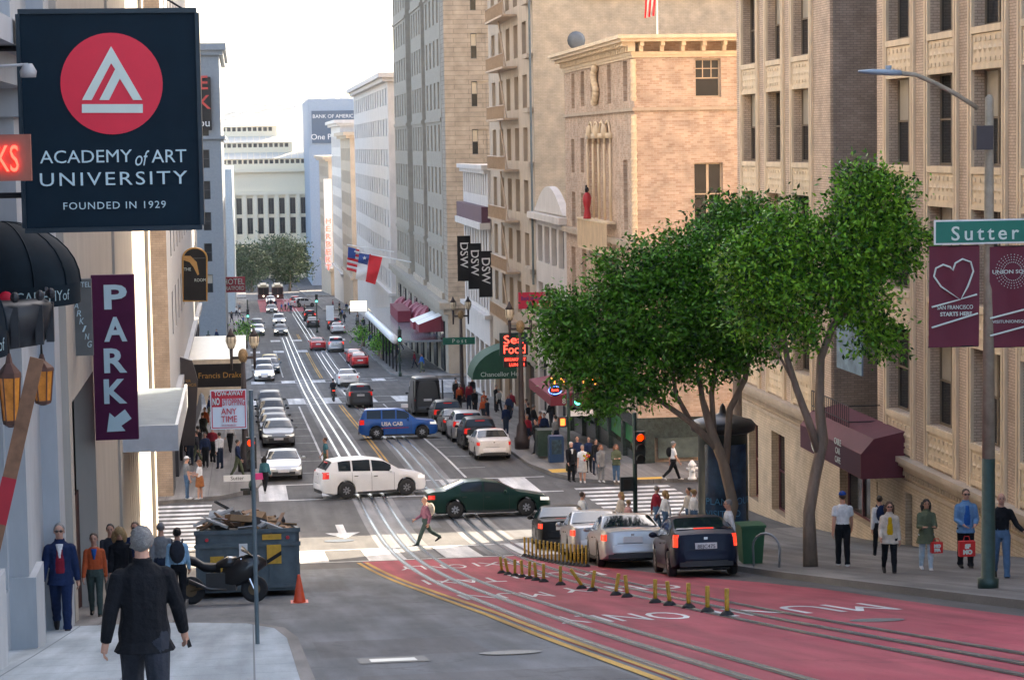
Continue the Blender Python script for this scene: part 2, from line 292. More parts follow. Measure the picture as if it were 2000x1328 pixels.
# ------------------------------------------------------------------ buildings
WINC = {}
def win_mesh(w_, h, kind):
    k = (round(w_, 2), round(h, 2), kind)
    if k in WINC: return WINC[k]
    t = .07 if w_ > .7 else .045; f = MB(); f.box(-w_/2, -w_/2+t, 0, .08, 0, h); f.box(w_/2-t, w_/2, 0, .08, 0, h); f.box(-w_/2+t, w_/2-t, 0, .08, 0, t); f.box(-w_/2+t, w_/2-t, 0, .08, h-t, h)
    if 'd' in kind: f.box(-w_/2+t, w_/2-t, -.01, .07, h*.5-.03, h*.5+.03)
    if 'm' in kind: f.box(-.06, .06, -.02, .075, t, h-t)
    if 'g' in kind:
        for i in (1, 2): f.box(-w_/2+i*w_/3-.02, -w_/2+i*w_/3+.02, .005, .06, h*.5, h-t)
        f.box(-w_/2+t, w_/2-t, .006, .061, h*.75-.02, h*.75+.02)
    fm = f.mesh('window'); p = MB(); p.m = 0; zb = h*(.5 if 'b' in kind else 1)
    p.add([(-w_/2+t, .045, t), (w_/2-t, .045, t), (w_/2-t, .045, zb), (-w_/2+t, .045, zb)], [(0, 1, 2, 3)])
    if 'b' in kind: p.m = 1; p.add([(-w_/2+t, .045, zb), (w_/2-t, .045, zb), (w_/2-t, .045, h-t), (-w_/2+t, .045, h-t)], [(0, 1, 2, 3)])
    WINC[k] = (fm, p.mesh('pane')); return WINC[k]
class Bld:
    def __init__(s, name, label, x0, x1, y0, y1, z1, m, cat='building', depth=.3, z0=None, faces='EN', group=None):
        s.x0, s.x1, s.y0, s.y1, s.z1, s.m, s.d = x0, x1, y0, y1, z1, m, depth; s.z0 = (min(g(y0), g(y1))-1.0) if z0 is None else z0
        s.o = thing(name, label, cat, ((x0+x1)/2, (y0+y1)/2, s.z0), 0, group); d = depth+.12
        b = MB(); b.box(x0+(d if 'E' in faces else 0), x1-(d if 'W' in faces else 0), y0+(d if 'N' in faces else 0), y1, s.z0, z1-.02); s.part(b, 'core', mat('core_dark', (.03, .03, .032), .9, var=0) if False else m)
    def part(s, b, name, m, smooth=False, parent=None): return b.obj(name, m, parent or s.o, smooth, world=True)
    def P(s, face, a, d, z): return (s.x0+d, a, z) if face == 'E' else ((a, s.y0+d, z) if face == 'N' else (s.x1-d, a, z))
    def bx(s, b, face, a0, a1, d0, d1, z0, z1):
        p, q = s.P(face, a0, d0, z0), s.P(face, a1, d1, z1); b.box(min(p[0], q[0]), max(p[0], q[0]), min(p[1], q[1]), max(p[1], q[1]), min(p[2], q[2]), max(p[2], q[2])); return b
    def facade(s, face, a0, a1, z0, z1, wins, m=None, fm=None, kind='d', name='wall', proud=0.0):
        m = m or s.m; d = s.d; A = sorted({a0, a1, *[q for w_ in wins for q in w_[:2]]}); Z = sorted({z0, z1, *[q for w_ in wins for q in w_[2:4]]}); b = MB()
        A = [q for q in A if a0 <= q <= a1]; Z = [q for q in Z if z0 <= q <= z1]
        for i in range(len(A)-1):
            for j in range(len(Z)-1):
                ca, cz = (A[i]+A[i+1])/2, (Z[j]+Z[j+1])/2
                if any(w_[0] < ca < w_[1] and w_[2] < cz < w_[3] for w_ in wins): continue
                b.add([s.P(face, A[i], -proud, Z[j]), s.P(face, A[i+1], -proud, Z[j]), s.P(face, A[i+1], -proud, Z[j+1]), s.P(face, A[i], -proud, Z[j+1])], [(0, 1, 2, 3)])
        for w_ in wins:
            p, q, r, t = w_[:4]
            for (e, f) in (((p, r), (q, r)), ((q, r), (q, t)), ((q, t), (p, t)), ((p, t), (p, r))):
                b.add([s.P(face, e[0], -proud, e[1]), s.P(face, f[0], -proud, f[1]), s.P(face, f[0], d+.1, f[1]), s.P(face, e[0], d+.1, e[1])], [(0, 1, 2, 3)])
        for (e, f) in (((a0+.004, z0), (a0+.004, z1)), ((a1-.004, z0), (a1-.004, z1)), ((a0, z1-.004), (a1, z1-.004))):
            b.add([s.P(face, e[0], -proud, e[1]), s.P(face, f[0], -proud, f[1]), s.P(face, f[0], d+.12, f[1]), s.P(face, e[0], d+.12, e[1])], [(0, 1, 2, 3)])
        s.part(b, name, m); fm = fm or mat('frame_dark', (.05, .06, .07), .5)
        for w_ in wins:
            k = w_[4] if len(w_) > 4 else kind
            if k == '-': continue
            if k.endswith('?'): k = k[:-1]+('b' if random.random() < .45 else '')
            wm_, pm = win_mesh(w_[1]-w_[0]-.004, w_[3]-w_[2]-.004, k)
            o = mkobj('window', wm_, fm, s.o, True); o.location = s.P(face, (w_[0]+w_[1])/2, d-.02, w_[2]+.002); o.rotation_euler = (0, 0, {'E': -PI/2, 'N': 0, 'W': PI/2}[face])
            mkobj('pane', pm, [PANE, PANEB], o)
    def band(s, face, a0, a1, z0, z1, out, name='cornice', m=None, ret=True): b = MB(); s.bx(b, face, a0-(out if ret else 0), a1+(out if ret and face != 'N' else 0), -out, .1, z0, z1); return s.part(b, name, m or s.m)
    def px(s, face, u0, v0, u1, v1):
        vm, um = (v0+v1)/2, (u0+u1)/2
        f = (lambda u, v: atX(u, v, s.x0)) if face == 'E' else ((lambda u, v: at(u, v, s.y0)) if face == 'N' else (lambda u, v: atX(u, v, s.x1)))
        k = 0 if face == 'N' else 1; a = sorted((f(u0, vm)[k], f(u1, vm)[k])); z = sorted((f(um, v0).z, f(um, v1).z)); return (a[0], a[1], z[0], z[1])
def grid(a0, a1, n, wfrac, z0, dz, nz, h, kind='d?'):
    st = (a1-a0)/n; return [(a0+st*(i+.5-wfrac/2), a0+st*(i+.5+wfrac/2), z0+dz*j, z0+dz*j+h, kind) for i in range(n) for j in range(nz)]
TERRA = mat('terracotta_cream', (.72, .57, .39), .6, var=.14, scale=2.5, streak=.35)
BRK0 = brickmat('buff_brick', (.56, .42, .31), (.65, .51, .385), (.30, .225, .17), .24, .08)
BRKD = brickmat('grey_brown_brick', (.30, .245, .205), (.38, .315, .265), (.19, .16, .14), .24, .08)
BRKC = brickmat('cream_painted_brick', (.52, .42, .30), (.58, .47, .34), (.34, .26, .18), .3, .1)
BRK1 = brickmat('pink_buff_brick', (.58, .44, .335), (.43, .285, .20), (.55, .465, .38), .3, .1)
BRKT = brickmat('tan_painted_brick', (.60, .48, .33), (.65, .525, .37), (.50, .39, .26), .3, .1)
STF = brickmat('rusticated_stone', (.33, .28, .22), (.37, .31, .245), (.18, .15, .115), 2.6, .42, ms=.02)
STFL = mat('pale_grey_brick', (.34, .295, .235), .75, var=.12, scale=1.5, bump=.2)
STONE = mat('limestone', (.46, .37, .28), .75, var=.15, scale=1.2, streak=.4)
WSTONE = mat('white_stone', (.60, .56, .53), .7, var=.12, scale=1.2, streak=.4)
# --- R0: terracotta and brick building right
X0 = 19.6; Yx = lambda u: atX(u, 300, X0).y
ROWS = [-8.26+3.73*i for i in range(10)]
def terracotta(bl, face, a0, a1, cols):
    wins = [(min(c), max(c), z, z+2.6, 'dmb' if (i+j) % 3 else 'dm') for i, c in enumerate(cols) for j, z in enumerate(ROWS)]
    bl.facade(face, a0, a1, -9.5, bl.z1, wins, BRK0, mat('bronze_frame', (.20, .15, .10), .5))
    sp = MB(); sp.box(-.5, .5, -.02, .2, 0, .80)
    for i in range(6):
        x = -.42+i*.168
        sp.add([(x-.07, -.02, .4), (x, -.02, .28), (x+.07, -.02, .4), (x, -.02, .52), (x, -.07, .4)], [(0, 1, 4), (1, 2, 4), (2, 3, 4), (3, 0, 4)])
        for zz in (.12, .66): sp.lathe([(.055, 0), (.03, .04)], (x, -.02, zz), 6, 'Y') if False else sp.cbox((x, -.03, zz), (.09, .04, .11))
    spm = sp.mesh('spandrel_panel')
    for c in cols:
        lo, hi = min(c), max(c); wd = hi-lo
        for e in (lo-.13, hi+.01, lo-.34, hi+.24):
            b = MB(); bl.bx(b, face, e, e+.12, -.09, .05, -9.5, bl.z1); bl.part(b, 'colonnette', TERRA)
        for z in ROWS:
            b = MB(); bl.bx(b, face, lo, hi, -.10, .12, z-.20, z-.02); bl.part(b, 'sill', TERRA)
            b = MB(); bl.bx(b, face, lo, hi, -.08, .12, z-1.16, z-1.02); bl.part(b, 'lintel', TERRA)
            o = mkobj('spandrel_panel', spm, TERRA, bl.o, True); o.location = bl.P(face, (lo+hi)/2, -.03, z-1.02); o.scale = (wd, 1, 1); o.rotation_euler = (0, 0, -PI/2 if face == 'E' else 0)
r0 = Bld('terracotta_building', 'tan brick and cream terracotta office building beside the lamp post, nearer wing', X0, 45, 30, Yx(1713), 34, BRK0, faces='EN'); r0.x0 = X0
cols = [(Yx(1736), Yx(1782)), (Yx(1817), Yx(1866)), (Yx(1903), Yx(1961))]; pt = abs(Yx(1817)-Yx(1903)); cols += [(cols[2][0]-pt*k, cols[2][1]-pt*k) for k in (1, 2, 3, 4)]
terracotta(r0, 'E', 34.5, Yx(1713), cols); b = MB(); b.box(X0, 45, 29.5, 34.5, -9.5, 34); r0.part(b, 'wall', BRK0)
r1w = Bld('terracotta_building', 'tan brick and cream terracotta office building at the corner behind the trees, farther wing', X0, 45, Yx(1622), Yx(1440), 34, BRK0, faces='E')
terracotta(r1w, 'E', Yx(1622), Yx(1440), [(Yx(1453), Yx(1480)), (Yx(1501), Yx(1529)), (Yx(1551), Yx(1584))])
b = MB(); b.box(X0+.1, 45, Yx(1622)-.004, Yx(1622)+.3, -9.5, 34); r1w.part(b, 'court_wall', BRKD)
for z in ROWS[:6]:
    b = MB(); b.box(21.25, 22.5, Yx(1622)-.12, Yx(1622)+.2, z-.15, z); r1w.part(b, 'sill', STONE)
    o = mkobj('window', win_mesh(1.2, 2.6, 'd')[0], BLACK, r1w.o, True); o.location = (21.9, Yx(1622)-.06, z); mkobj('pane', win_mesh(1.2, 2.6, 'd')[1], [PANE, PANEB], o)
for bl, ya, yb in ((r0, 30, Yx(1713)), (r1w, Yx(1713), Yx(1440))):
    wins = []
    if bl is r1w: wins = [(*r1w.px('E', 1507, 835, 1533, 1035)[:2], -13.9, -10.9, 'd'), (*r1w.px('E', 1463, 835, 1481, 1010)[:2], -14, -11, 'd'), (*r1w.px('E', 1640, 900, 1700, 990)[:2], -12.35, -10.75, 'm'), (*r1w.px('E', 1712, 900, 1760, 1000)[:2], -12.3, -10.75, 'm')]
    else: wins = [(*r0.px('E', 1768, 930, 1782, 1060)[:2], -12.3, -10.6, 'd')]
    bl.facade('E', ya, yb, bl.z0, -9.95, wins, BRKC, mat('frame_maroon', (.12, .03, .035), .5), name='base_wall')
    for z0, z1, out in ((-9.95, -9.78, .10), (-9.78, -9.66, .26), (-9.66, -9.5, .34), (-10.35, -10.22, .07)): b = MB(); bl.bx(b, 'E', ya, yb, -out, .3, z0, z1); bl.part(b, 'belt_course', STONE)
    dm = MB(); dm.box(-.1, 0, -.05, .05, -.13, 0); dmm = dm.mesh('dentil'); y = ya+.1
    while y < yb: o = mkobj('dentil', dmm, STONE, bl.o, True); o.location = (X0-.02, y, -9.96); y += .24
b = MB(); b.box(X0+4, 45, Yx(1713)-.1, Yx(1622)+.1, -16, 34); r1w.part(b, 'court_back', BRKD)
# fire-escape balcony in the court
fe = thing('fire_escape', 'dark iron fire escape balcony in the gap between the terracotta wings', 'fire escape', (X0-.3, Yx(1680), -9.3)); b = MB(); yA, yB = -2.2, 2.4
b.box(-.7, .9, yA, yB, 0, .06)
for z in (.5, 1.0): b.tube([(-.7, yA, z), (-.7, yB, z)], .02, 5); b.tube([(-.7, yA, z), (.9, yA, z)], .02, 5)
for i in range(20): y = yA+(yB-yA)*i/19; b.tube([(-.7, y, 0), (-.7, y, 1.0)], .012, 4)
b.obj('balcony', mat('iron', (.03, .032, .035), .5, .5), fe)
bb = thing('painted_panel', 'blue mural panel hanging above the fire escape between the brick wings', 'sign', (X0-.2, Yx(1672), -6.6)); b = MB(); b.box(-.06, .0, -1.5, 1.5, -.9, .9); b.obj('board', mat('mural', (.16, .24, .30), .6, var=.5, scale=2), bb)
# --- R1: brick club building with cornice
r1 = Bld('brick_building', 'pinkish brick building with heavy cream bracketed cornice and red figure in a niche', 18.6, 60, 106, 129.2, 5.0, BRK1, faces='EN', depth=.3)
r1.d = .3
wn = [(*r1.px('N', 1358, 115, 1408, 190), 'dg'), (*r1.px('N', 1356, 318, 1412, 440), 'dm'), (*r1.px('N', 1356, 560, 1412, 640), 'd')]
zb = at(1300, 815, 106).z
r1.facade('N', 18.6, 60, zb, 4.1, wn, BRK1, WHITE if False else mat('cream_frame', (.55, .44, .32), .6))
we = [(*r1.px('E', *q), 'd') for q in ((1116, 145, 1122, 212), (1134, 140, 1141, 208), (1153, 135, 1160, 200), (1186, 127, 1193, 203), (1217, 120, 1225, 198), (1116, 272, 1122, 337), (1134, 270, 1141, 337), (1218, 313, 1226, 450), (1117, 375, 1124, 443), (1135, 377, 1142, 443))]
nx = r1.px('E', 1152, 270, 1196, 428); we += [(*nx, '-')] + [(*r1.px('E', u-4, 482, u+4, 640), 'd') for u in (1121, 1142, 1166, 1200)]
SLIT = mat('slit_shutter', (.33, .20, .13), .8)
r1.facade('E', 106, 129.2, zb, 4.1, we, BRK1, SLIT)
for u0, v0, u1, v1, fc in ((18.6, 0, 0, 0, 'E'),):
    for z0, z1, out in ((4.1, 4.25, .15), (4.7, 4.85, .75), (4.85, 5.02, .9), (3.98, 4.1, .08)):
        b = MB(); b.box(18.6-out, 60, 106-out, 129.2+out*.5, z0, z1); r1.part(b, 'cornice', TERRA)
    br = MB(); br.box(-.09, .09, -.62, 0, .26, .45); br.box(-.09, .09, -.35, 0, .0, .26); brm = br.mesh('bracket')
    y = 105.7
    while y < 129: o = mkobj('bracket', brm, TERRA, r1.o, True); o.location = (18.6, y, 4.25); o.rotation_euler = (0, 0, -PI/2); y += .52
    x = 18.9
    while x < 26: o = mkobj('bracket', brm, TERRA, r1.o, True); o.location = (x, 106, 4.25); x += 1.0
for z0, z1, out in ((at(1300, 212, 106).z-.1, at(1300, 212, 106).z+.06, .12), (at(1240, 475, 106).z-.25, at(1240, 475, 106).z+.05, .3)):
    b = MB(); b.box(18.6-out, 60, 106-out*(.3 if out > .2 else 1), 129.2, z0, z1); r1.part(b, 'belt_course', STONE)
ztop, zm, zl = 3.9, at(1246, 205, 106).z-.12, at(1246, 470, 106).z
for (za, zc) in ((zm+.3, ztop), (zl+.1, zm-.35)):
    rp = MB(); N = int((zc-za)/.16); rp.loft([[(18.55+(.13+.03*(k % 2))*math.cos(a+k*.5), 105.95+(.13+.03*(k % 2))*math.sin(a+k*.5), za+(zc-za)*k/N) for a in [2*PI*j/8 for j in range(8)]] for k in range(N+1)]); r1.part(rp, 'rope_column', TERRA)
# niche with tracery, balcony and crest
b = MB(); yl, yh = nx[0], nx[1]
for i in range(5): y = yl+(yh-yl)*i/4; b.tube([(18.5, y, nx[2]), (18.5, y, nx[3]-.3)], .07, 8)
for i in range(4): y = yl+(yh-yl)*(i+.5)/4; r_ = (yh-yl)/8; b.tube([(18.52, y+r_*math.cos(t), nx[3]-.35+r_*1.3*math.sin(t)) for t in np.linspace(0, PI, 9)], .06, 6)
b.box(18.42, 18.62, yl-.2, yh+.2, nx[3]-.02, nx[3]+.25); r1.part(b, 'niche_tracery', TERRA, True)
for i in range(3): q = MB(); q.ell((18.4, yl+(yh-yl)*(i+.5)/3, nx[3]+.35), (.18, .25, .35)); r1.part(q, 'finial', TERRA, True)
b = MB(); b.box(18.0, 18.55, yl-1.2, yh+.9, nx[2]-.1, nx[2]); [b.tube([(18.05, yl-1.2+(yh-yl+2.1)*i/24, nx[2]-1.55), (18.05, yl-1.2+(yh-yl+2.1)*i/24, nx[2]-.1)], .035, 5) for i in range(25)]; b.box(18.05, 18.55, yl-1.2, yh+.9, nx[2]-1.65, nx[2]-1.5); r1.part(b, 'balcony', TERRA)
cr = r1.px('E', 1157, 135, 1180, 200); b = MB(); ym, zc = (cr[0]+cr[1])/2, (cr[2]+cr[3])/2
for k in range(9): t = k/8; b.ell((18.42, ym+.35*math.sin(t*7), cr[3]-(cr[3]-cr[2])*t), (.2, .38-.2*t, .22), 8, 5)
r1.part(b, 'crest', TERRA, True)
st = thing('red_statue', 'red painted carved figure standing on the balcony niche of the brick building', 'statue', (18.0, (yl+yh)/2+.9, nx[2])); b = MB()
b.lathe([(.22, 0), (.2, .1), (.14, .5), (.2, .8), (.24, 1.1), (.16, 1.3), (.09, 1.38)], n=10); b.obj('body', mat('statue_red', (.42, .02, .03), .5), st, True)
b = MB(); b.ell((0, 0, 1.52), (.11, .11, .15)); b.tube([(0, .2, 1.15), (0, .33, 1.4), (0, .22, 1.75)], [.07, .06, .05], 6); b.obj('head', BLACK, st, True)
# ground-floor shop of r1
DKS = mat('dark_green_stone', (.045, .06, .055), .25, var=.5, scale=6); CREAM = mat('cream_wall', (.48, .40, .28), .7)
for y in (110.4, 114.8, 119.2, 124, 128.6): b = MB(); b.box(18.55, 18.95, y-.25, y+.25, -17, zb-.61); r1.part(b, 'shop_column', DKS)
b = MB(); b.box(18.54, 19.4, 105.94, 107.2, -16.5, zb); r1.part(b, 'shop_column', DKS)
SHOPG = mat('shop_glass', (.10, .13, .12), .08, var=.6, scale=.8, spec=.8)
for (ya, yb) in ((107.2, 110.2), (110.65, 114.55), (115.05, 118.95), (119.45, 123.75), (124.25, 128.35)):
    b = MB(); b.box(18.75, 18.8, ya, yb, g(ya)+.9, zb-.6); o = r1.part(b, 'shop_window', SHOPG)
    b = MB(); b.box(18.70, 18.74, ya, yb, g(ya)+.9, g(ya)+1.9); r1.part(b, 'window_film', mat('film_green', (.03, .22, .07), .3, var=.9, scale=1.1), parent=o)
b = MB(); b.box(18.7, 19.3, 107, 128.6, -17, -15.1); b.box(18.6, 19.3, 106.5, 128.6, zb-.6, zb); b.box(18.65, 26, 106.1, 106.3, zb-1, zb); r1.part(b, 'shop_base', DKS)
for (xa, xb) in ((19.6, 21.6), (21.8, 23.6)): b = MB(); b.box(xa, xb, 106.15, 106.2, -15.2, zb-1.0); r1.part(b, 'shop_window', SHOPG)
b = MB(); b.box(23.7, 60, 106.0, 106.35, -16.5, zb); r1.part(b, 'side_wall', CREAM)
# --- R2 low shop, R3 tall tan, R4 white, R5 hotel, R6 onward
r2 = Bld('low_shop_building', 'low pale shop front with a curved parapet beside the brick building', 18.6, 60, 129.3, 143, -4.2, WSTONE, faces='E'); r2.facade('E', 129.3, 143, -18.5, -4.2, grid(129.8, 142.5, 4, .7, -11, 3.6, 2, 2.3)+grid(129.8, 142.5, 3, .8, -17.0, 3, 1, 3.3, ''), WSTONE)
b = MB(); b.prism([(129.6+12.8*t, -4.2+1.6*math.sin(PI*t)) for t in np.linspace(0, 1, 13)], 18.45, 18.9, 'X'); r2.part(b, 'parapet', WSTONE); r2.band('E', 129.4, 142.9, -4.7, -4.3, .5)
r3 = Bld('tan_brick_tower', 'tall tan painted brick building with blank side wall and fire escapes', 18.6, 60, 143.1, 169, 34, BRKT, faces='E'); Y3 = lambda u: atX(u, 200, 18.6).y
r3.facade('E', 143.1, 169, -19.2, 34, grid(145.2, 168, 5, .5, -11.5, 3.45, 13, 2.2, 'd?')+grid(144, 168.5, 4, .75, -18.5, 3, 1, 4, ''), STONE, mat('tan_frame', (.38, .25, .15), .6))
b = MB(); b.box(18.61, 60, 143.05, 143.12, -8, 34); r3.part(b, 'side_wall', BRKT)
b = MB(); b.box(22, 34, 142.85, 143.1, 9.1, 14); r3.part(b, 'wall_patch', mat('tan_patch', (.5, .4, .3), .8)); b = MB(); b.tube([(18.4, 143, -9), (18.4, 143, 30)], .08, 6); r3.part(b, 'drain_pipe', mat('pipe_grey', (.15, .18, .18), .5))
for i in range(12):
    z = -12.2+3.45*i; b = MB(); b.box(17.55, 18.55, 151, 161.5, z, z+.14)
    for y in np.arange(151, 161.6, .5): b.tube([(17.6, y, z), (17.6, y, z+1)], .03, 4)
    b.tube([(17.6, 151, z+1), (17.6, 161.5, z+1)], .04, 4); b.tube([(18.0, 153, z+.1), (18.0, 157, z+3.5)], .06, 4); r3.part(b, 'fire_escape', mat('tan_iron', (.45, .33, .23), .6))
    b = MB(); b.box(18.25, 18.6, 143.3, 146.2, z+.4, z+.7); r3.part(b, 'balcony_sill', STONE)
r4 = Bld('white_stone_building', 'white stone building with maroon band and balustrade next to the tan tower', 18.4, 60, 169.1, 188, -1.6, WSTONE, faces='E'); r4.facade('E', 169.1, 188, -20.6, -1.6, grid(169.6, 187.6, 11, .45, -3.9, 4, 1, 1.7, 'd')+grid(169.6, 187.6, 9, .55, -12.6, 3.7, 2, 2.6)+grid(169.6, 187.6, 5, .75, -19.5, 3, 1, 4.2, ''), WSTONE)
for z0, z1, o_, m in ((-1.9, -1.55, .5, WSTONE), (-2.2, -1.9, .3, WSTONE), (-5.9, -4.7, .55, mat('maroon_band', (.10, .035, .06), .5)), (-6.4, -5.9, .7, WSTONE), (-13.2, -12.9, .4, WSTONE)): r4.band('E', 169.3, 187.9, z0, z1, o_, m=m)
for i in range(3):
    b = MB(); b.box(-.48, .48, 0, .05, 0, 3.3); sn = b.obj('shop_banner', mat('dsw_black', (.016, .016, .018), .8, spec=.2)); sn.location = (16.55+.62*i-.6, 163.3-1.5*i, -9.9-.5*i); tag(sn, 'black vertical DSW banner, %s of the three above the street lamp' % ('left', 'middle', 'right')[i], 'banner', 'DSW banners')
    text('DSW', (0, -.012, 1.9), .85, WHITE, sn, rot=TXT_N @ Matrix.Rotation(-PI/2, 4, 'Z'), world=False, bold=.01)
r5c = [(862, 832), (825, 805), (795, 771)]
r5 = Bld('grand_hotel', 'grand grey stone hotel with projecting wings and red awnings along the street', 21.6, 70, 206, 276, 36, STF, faces='E'); Y5 = lambda u: atX(u, 250, 18.6).y
r5.facade('E', 206, 276, -22.5, 36, [], STF)
b = MB(); b.box(18.62, 70, 206.4, 209, -23, 36); r5.part(b, 'corner_wall', STF); b = MB(); b.box(18.6, 18.64, 205.95, 209.5, -15, 36); r5.part(b, 'corner_wall', STF)
r5.y0 = 205.9; wn = [(*r5.px('N', 918, v, 948, v+50)[:2], z, z+2.3, 'dmb') for v in (0,) for z in [-9.6+4.35*k for k in range(11)]]
r5.d = .25; r5.facade('N', 18.6, 40, -15, 36, wn, STF)
for i, (ua, ub) in enumerate(r5c):
    ya, yb = Y5(ua), Y5(ub); b = MB(); b.box(18.75, 21.7, ya, yb, -23, 36); r5.part(b, 'wing_wall', STF if False else STFL)
    r5.x0 = 18.6; r5.d = .2; n = 4 if i < 2 else 5
    r5.facade('E', ya, yb, -13.8, 36, grid(ya+.3, yb-.3, n, .48, -12.6, 4.0, 12, 2.5, 'd'), STFL, name='wing_wall')
    for z in (-9.7, 2.2, 14.2): r5.band('E', ya, yb, z, z+.35, .12, 'belt_course', STFL, ret=False)
    b = MB(); b.box(18.4, 18.75, ya, yb, -14.4, -13.8); r5.part(b, 'cornice', STONE)
b = MB(); b.box(17.7, 18.8, 205.2, 277, -15.0, -14.4); b.box(18.1, 18.8, 205.5, 277, -15.5, -15.0); b.box(18.55, 21.6, 206.2, 276.5, -23.5, -15.5); r5.part(b, 'base_storey', STFL)
for i in range(8):
    y = 211+i*8.3; b = MB(); b.box(18.4, 18.56, y-1.7, y+1.7, g(y)+.3, -16.4); r5.part(b, 'ground_window', PANE)
MAROON = mat('maroon_canvas', (.22, .025, .045), .7, var=.1); STRIPE = mat('awning_stripe', (.55, .50, .50), .7)
for i, y in enumerate((214, 221, 229, 235, 241, 252, 263)):
    aw = thing('awning', ('flat maroon and white awning on the grey hotel, nearest to the corner', 'flat maroon and white awning on the grey hotel, second from the corner')[i] if i < 2 else 'rounded striped burgundy awning over the %s arch of the hotel' % ('third', 'fourth', 'fifth', 'sixth', 'farthest')[i-2], 'awning', (18.5, y, g(y)+3.9), 0, 'hotel awnings'); b = MB()
    if i < 2:
        b.prism([(-2.2, 0), (0, 0), (0, 1.5), (-2.2, .7)], -1.9, 1.9, 'Y'); b.obj('valance', MAROON, aw); b = MB(); b.add([(-2.25, -1.95, .72), (0, -1.95, 1.54), (0, 1.95, 1.54), (-2.25, 1.95, .72)], [(0, 1, 2, 3)]); b.obj('canopy', WHITE, aw)
    else:
        for k in range(8): b.m = k % 2; b.loft([[(-1.5*math.cos(t)*math.cos(p), 1.7*math.sin(p)*(1 if True else 0), 1.9*math.sin(t)) for t in np.linspace(0, PI/2, 7)] for p in np.linspace(-PI/2+PI*k/8, -PI/2+PI*(k+1)/8, 2)], False, False)
        b.obj('canopy', [MAROON, mat('pink_canvas', (.42, .14, .17), .7)], aw, True)
gc = thing('glass_canopy', 'long glass entrance canopy with rounded white edge outside the hotel', 'canopy', (15.6, 232, g(232)+3.6)); b = MB(); b.tube([(-1.6, y, -gs(232)*0+ (g(232+y)-g(232))*.5) for y in range(-20, 26, 3)], .4, 8); b.obj('edge_lights', WHITE, gc, True); b = MB(); b.box(-1.6, 3, -20, 25, .1, .3); b.obj('roof', mat('canopy_glass', (.2, .22, .24), .2), gc)
for y in range(-20, 26, 5): b = MB(); b.tube([(-1.5, y, -3.6), (-1.5, y, 0)], .09, 6); b.obj('post', BLACK, gc)
b = MB(); b.box(.2, 1.6, 2, 14, .35, 1.5); b.obj('fascia', MAROON, gc)
far_specs = [('ornate_corner_building', 'pale ornate corner building with curved cornice beyond the hotel', 18.6, 286, 372, 9.2, WSTONE, 5), ('hotel_building', 'narrow cream building with fire escapes behind the red HERBERT sign', 18.6, 388, 425, 2.5, STONE, 4), ('office_building', 'white far building with roof flag pole along the right side', 18.6, 425.2, 468, 5.0, WSTONE, 4), ('shop_building', 'far grey building beside the tan vertical sign near the plaza', 18.6, 487, 545, -2, STONE, 4)]
for nm, lb, x, ya, yb, zt, m, n in far_specs:
    f = Bld(nm, lb, x, 60, ya, yb, zt, m, faces='EN'); f.d = .25; k = int((zt-g(ya)-6)/3.9); f.facade('E', ya, yb, g(yb)-1, zt, grid(ya+1, yb-1, n*3, .4, g(ya)+6, 3.9, k, 2.2), m); f.facade('N', x, 60, g(ya)-1, zt, grid(x+1, 58, 8, .4, g(ya)+6, 3.9, k, 2.2), m)
    for z0, z1, o_ in ((zt-.6, zt, 1.2), (zt-1.1, zt-.6, .7), (g(ya)+5.2, g(ya)+5.6, .4)): b = MB(); b.box(x-o_, 60, ya-o_, yb, z0, z1); f.part(b, 'cornice', m)
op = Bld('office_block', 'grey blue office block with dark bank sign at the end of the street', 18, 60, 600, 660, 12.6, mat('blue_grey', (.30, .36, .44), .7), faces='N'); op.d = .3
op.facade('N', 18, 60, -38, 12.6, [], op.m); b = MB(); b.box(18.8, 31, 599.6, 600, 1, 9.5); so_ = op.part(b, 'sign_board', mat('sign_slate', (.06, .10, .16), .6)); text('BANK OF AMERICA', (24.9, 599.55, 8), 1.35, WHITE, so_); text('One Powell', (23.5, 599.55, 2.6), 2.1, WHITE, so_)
em = Bld('department_store', 'large white classical department store across the end of the street', -9, 19.5, 650, 720, -6, mat('bright_stone', (.82, .71, .53), .7, var=.06), faces='N'); em.d = .28
em.facade('N', -9, 19.5, -39, -6, grid(-8.5, 19, 9, .5, -24.5, 5.6, 2, 4.6, 'mg')+grid(-8.5, 19, 5, .7, -36, 6, 1, 8, ''), em.m)
for k in range(10): b = MB(); x_ = -8.5+27.5*k/9; b.box(x_-.55, x_+.55, 649.1, 650, -26, -13.4); em.part(b, 'pilaster', em.m)
for z0, z1, o_ in ((-6.9, -5.9, 1.4), (-13.4, -12.4, 1.0), (-27.4, -26, .9)): b = MB(); b.box(-9.5, 20, 650-o_, 651, z0, z1); em.part(b, 'cornice', em.m)
for k in range(3):
    z_, y_, xe = -6+4.7*k, 653+5*k, 19-4.2*k; b = MB(); b.box(-9, xe, y_, 715, z_-.5, z_+2.9); em.part(b, 'attic_wall', em.m); b = MB(); b.prism([(y_-.6, z_+2.9), (y_+5, z_+4.7), (y_+5, z_+2.9)], -9.2, xe+.3, 'X'); em.part(b, 'sloped_roof', mat('roof_cream', (.62, .58, .50), .6, var=.15))
    for i in range(int((xe+8)/1.5)): b = MB(); b.box(-8.3+i*1.5, -7.3+i*1.5, y_-.06, y_+.02, z_+1.5, z_+2.6); em.part(b, 'attic_window', PANE)
    for i in range(int((xe+9)/1.8)): b = MB(); b.prism([(y_-.62, z_+2.95), (y_+5, z_+4.78), (y_+5, z_+4.7)], -9+i*1.8, -8.8+i*1.8, 'X'); em.part(b, 'roof_rib', em.m)
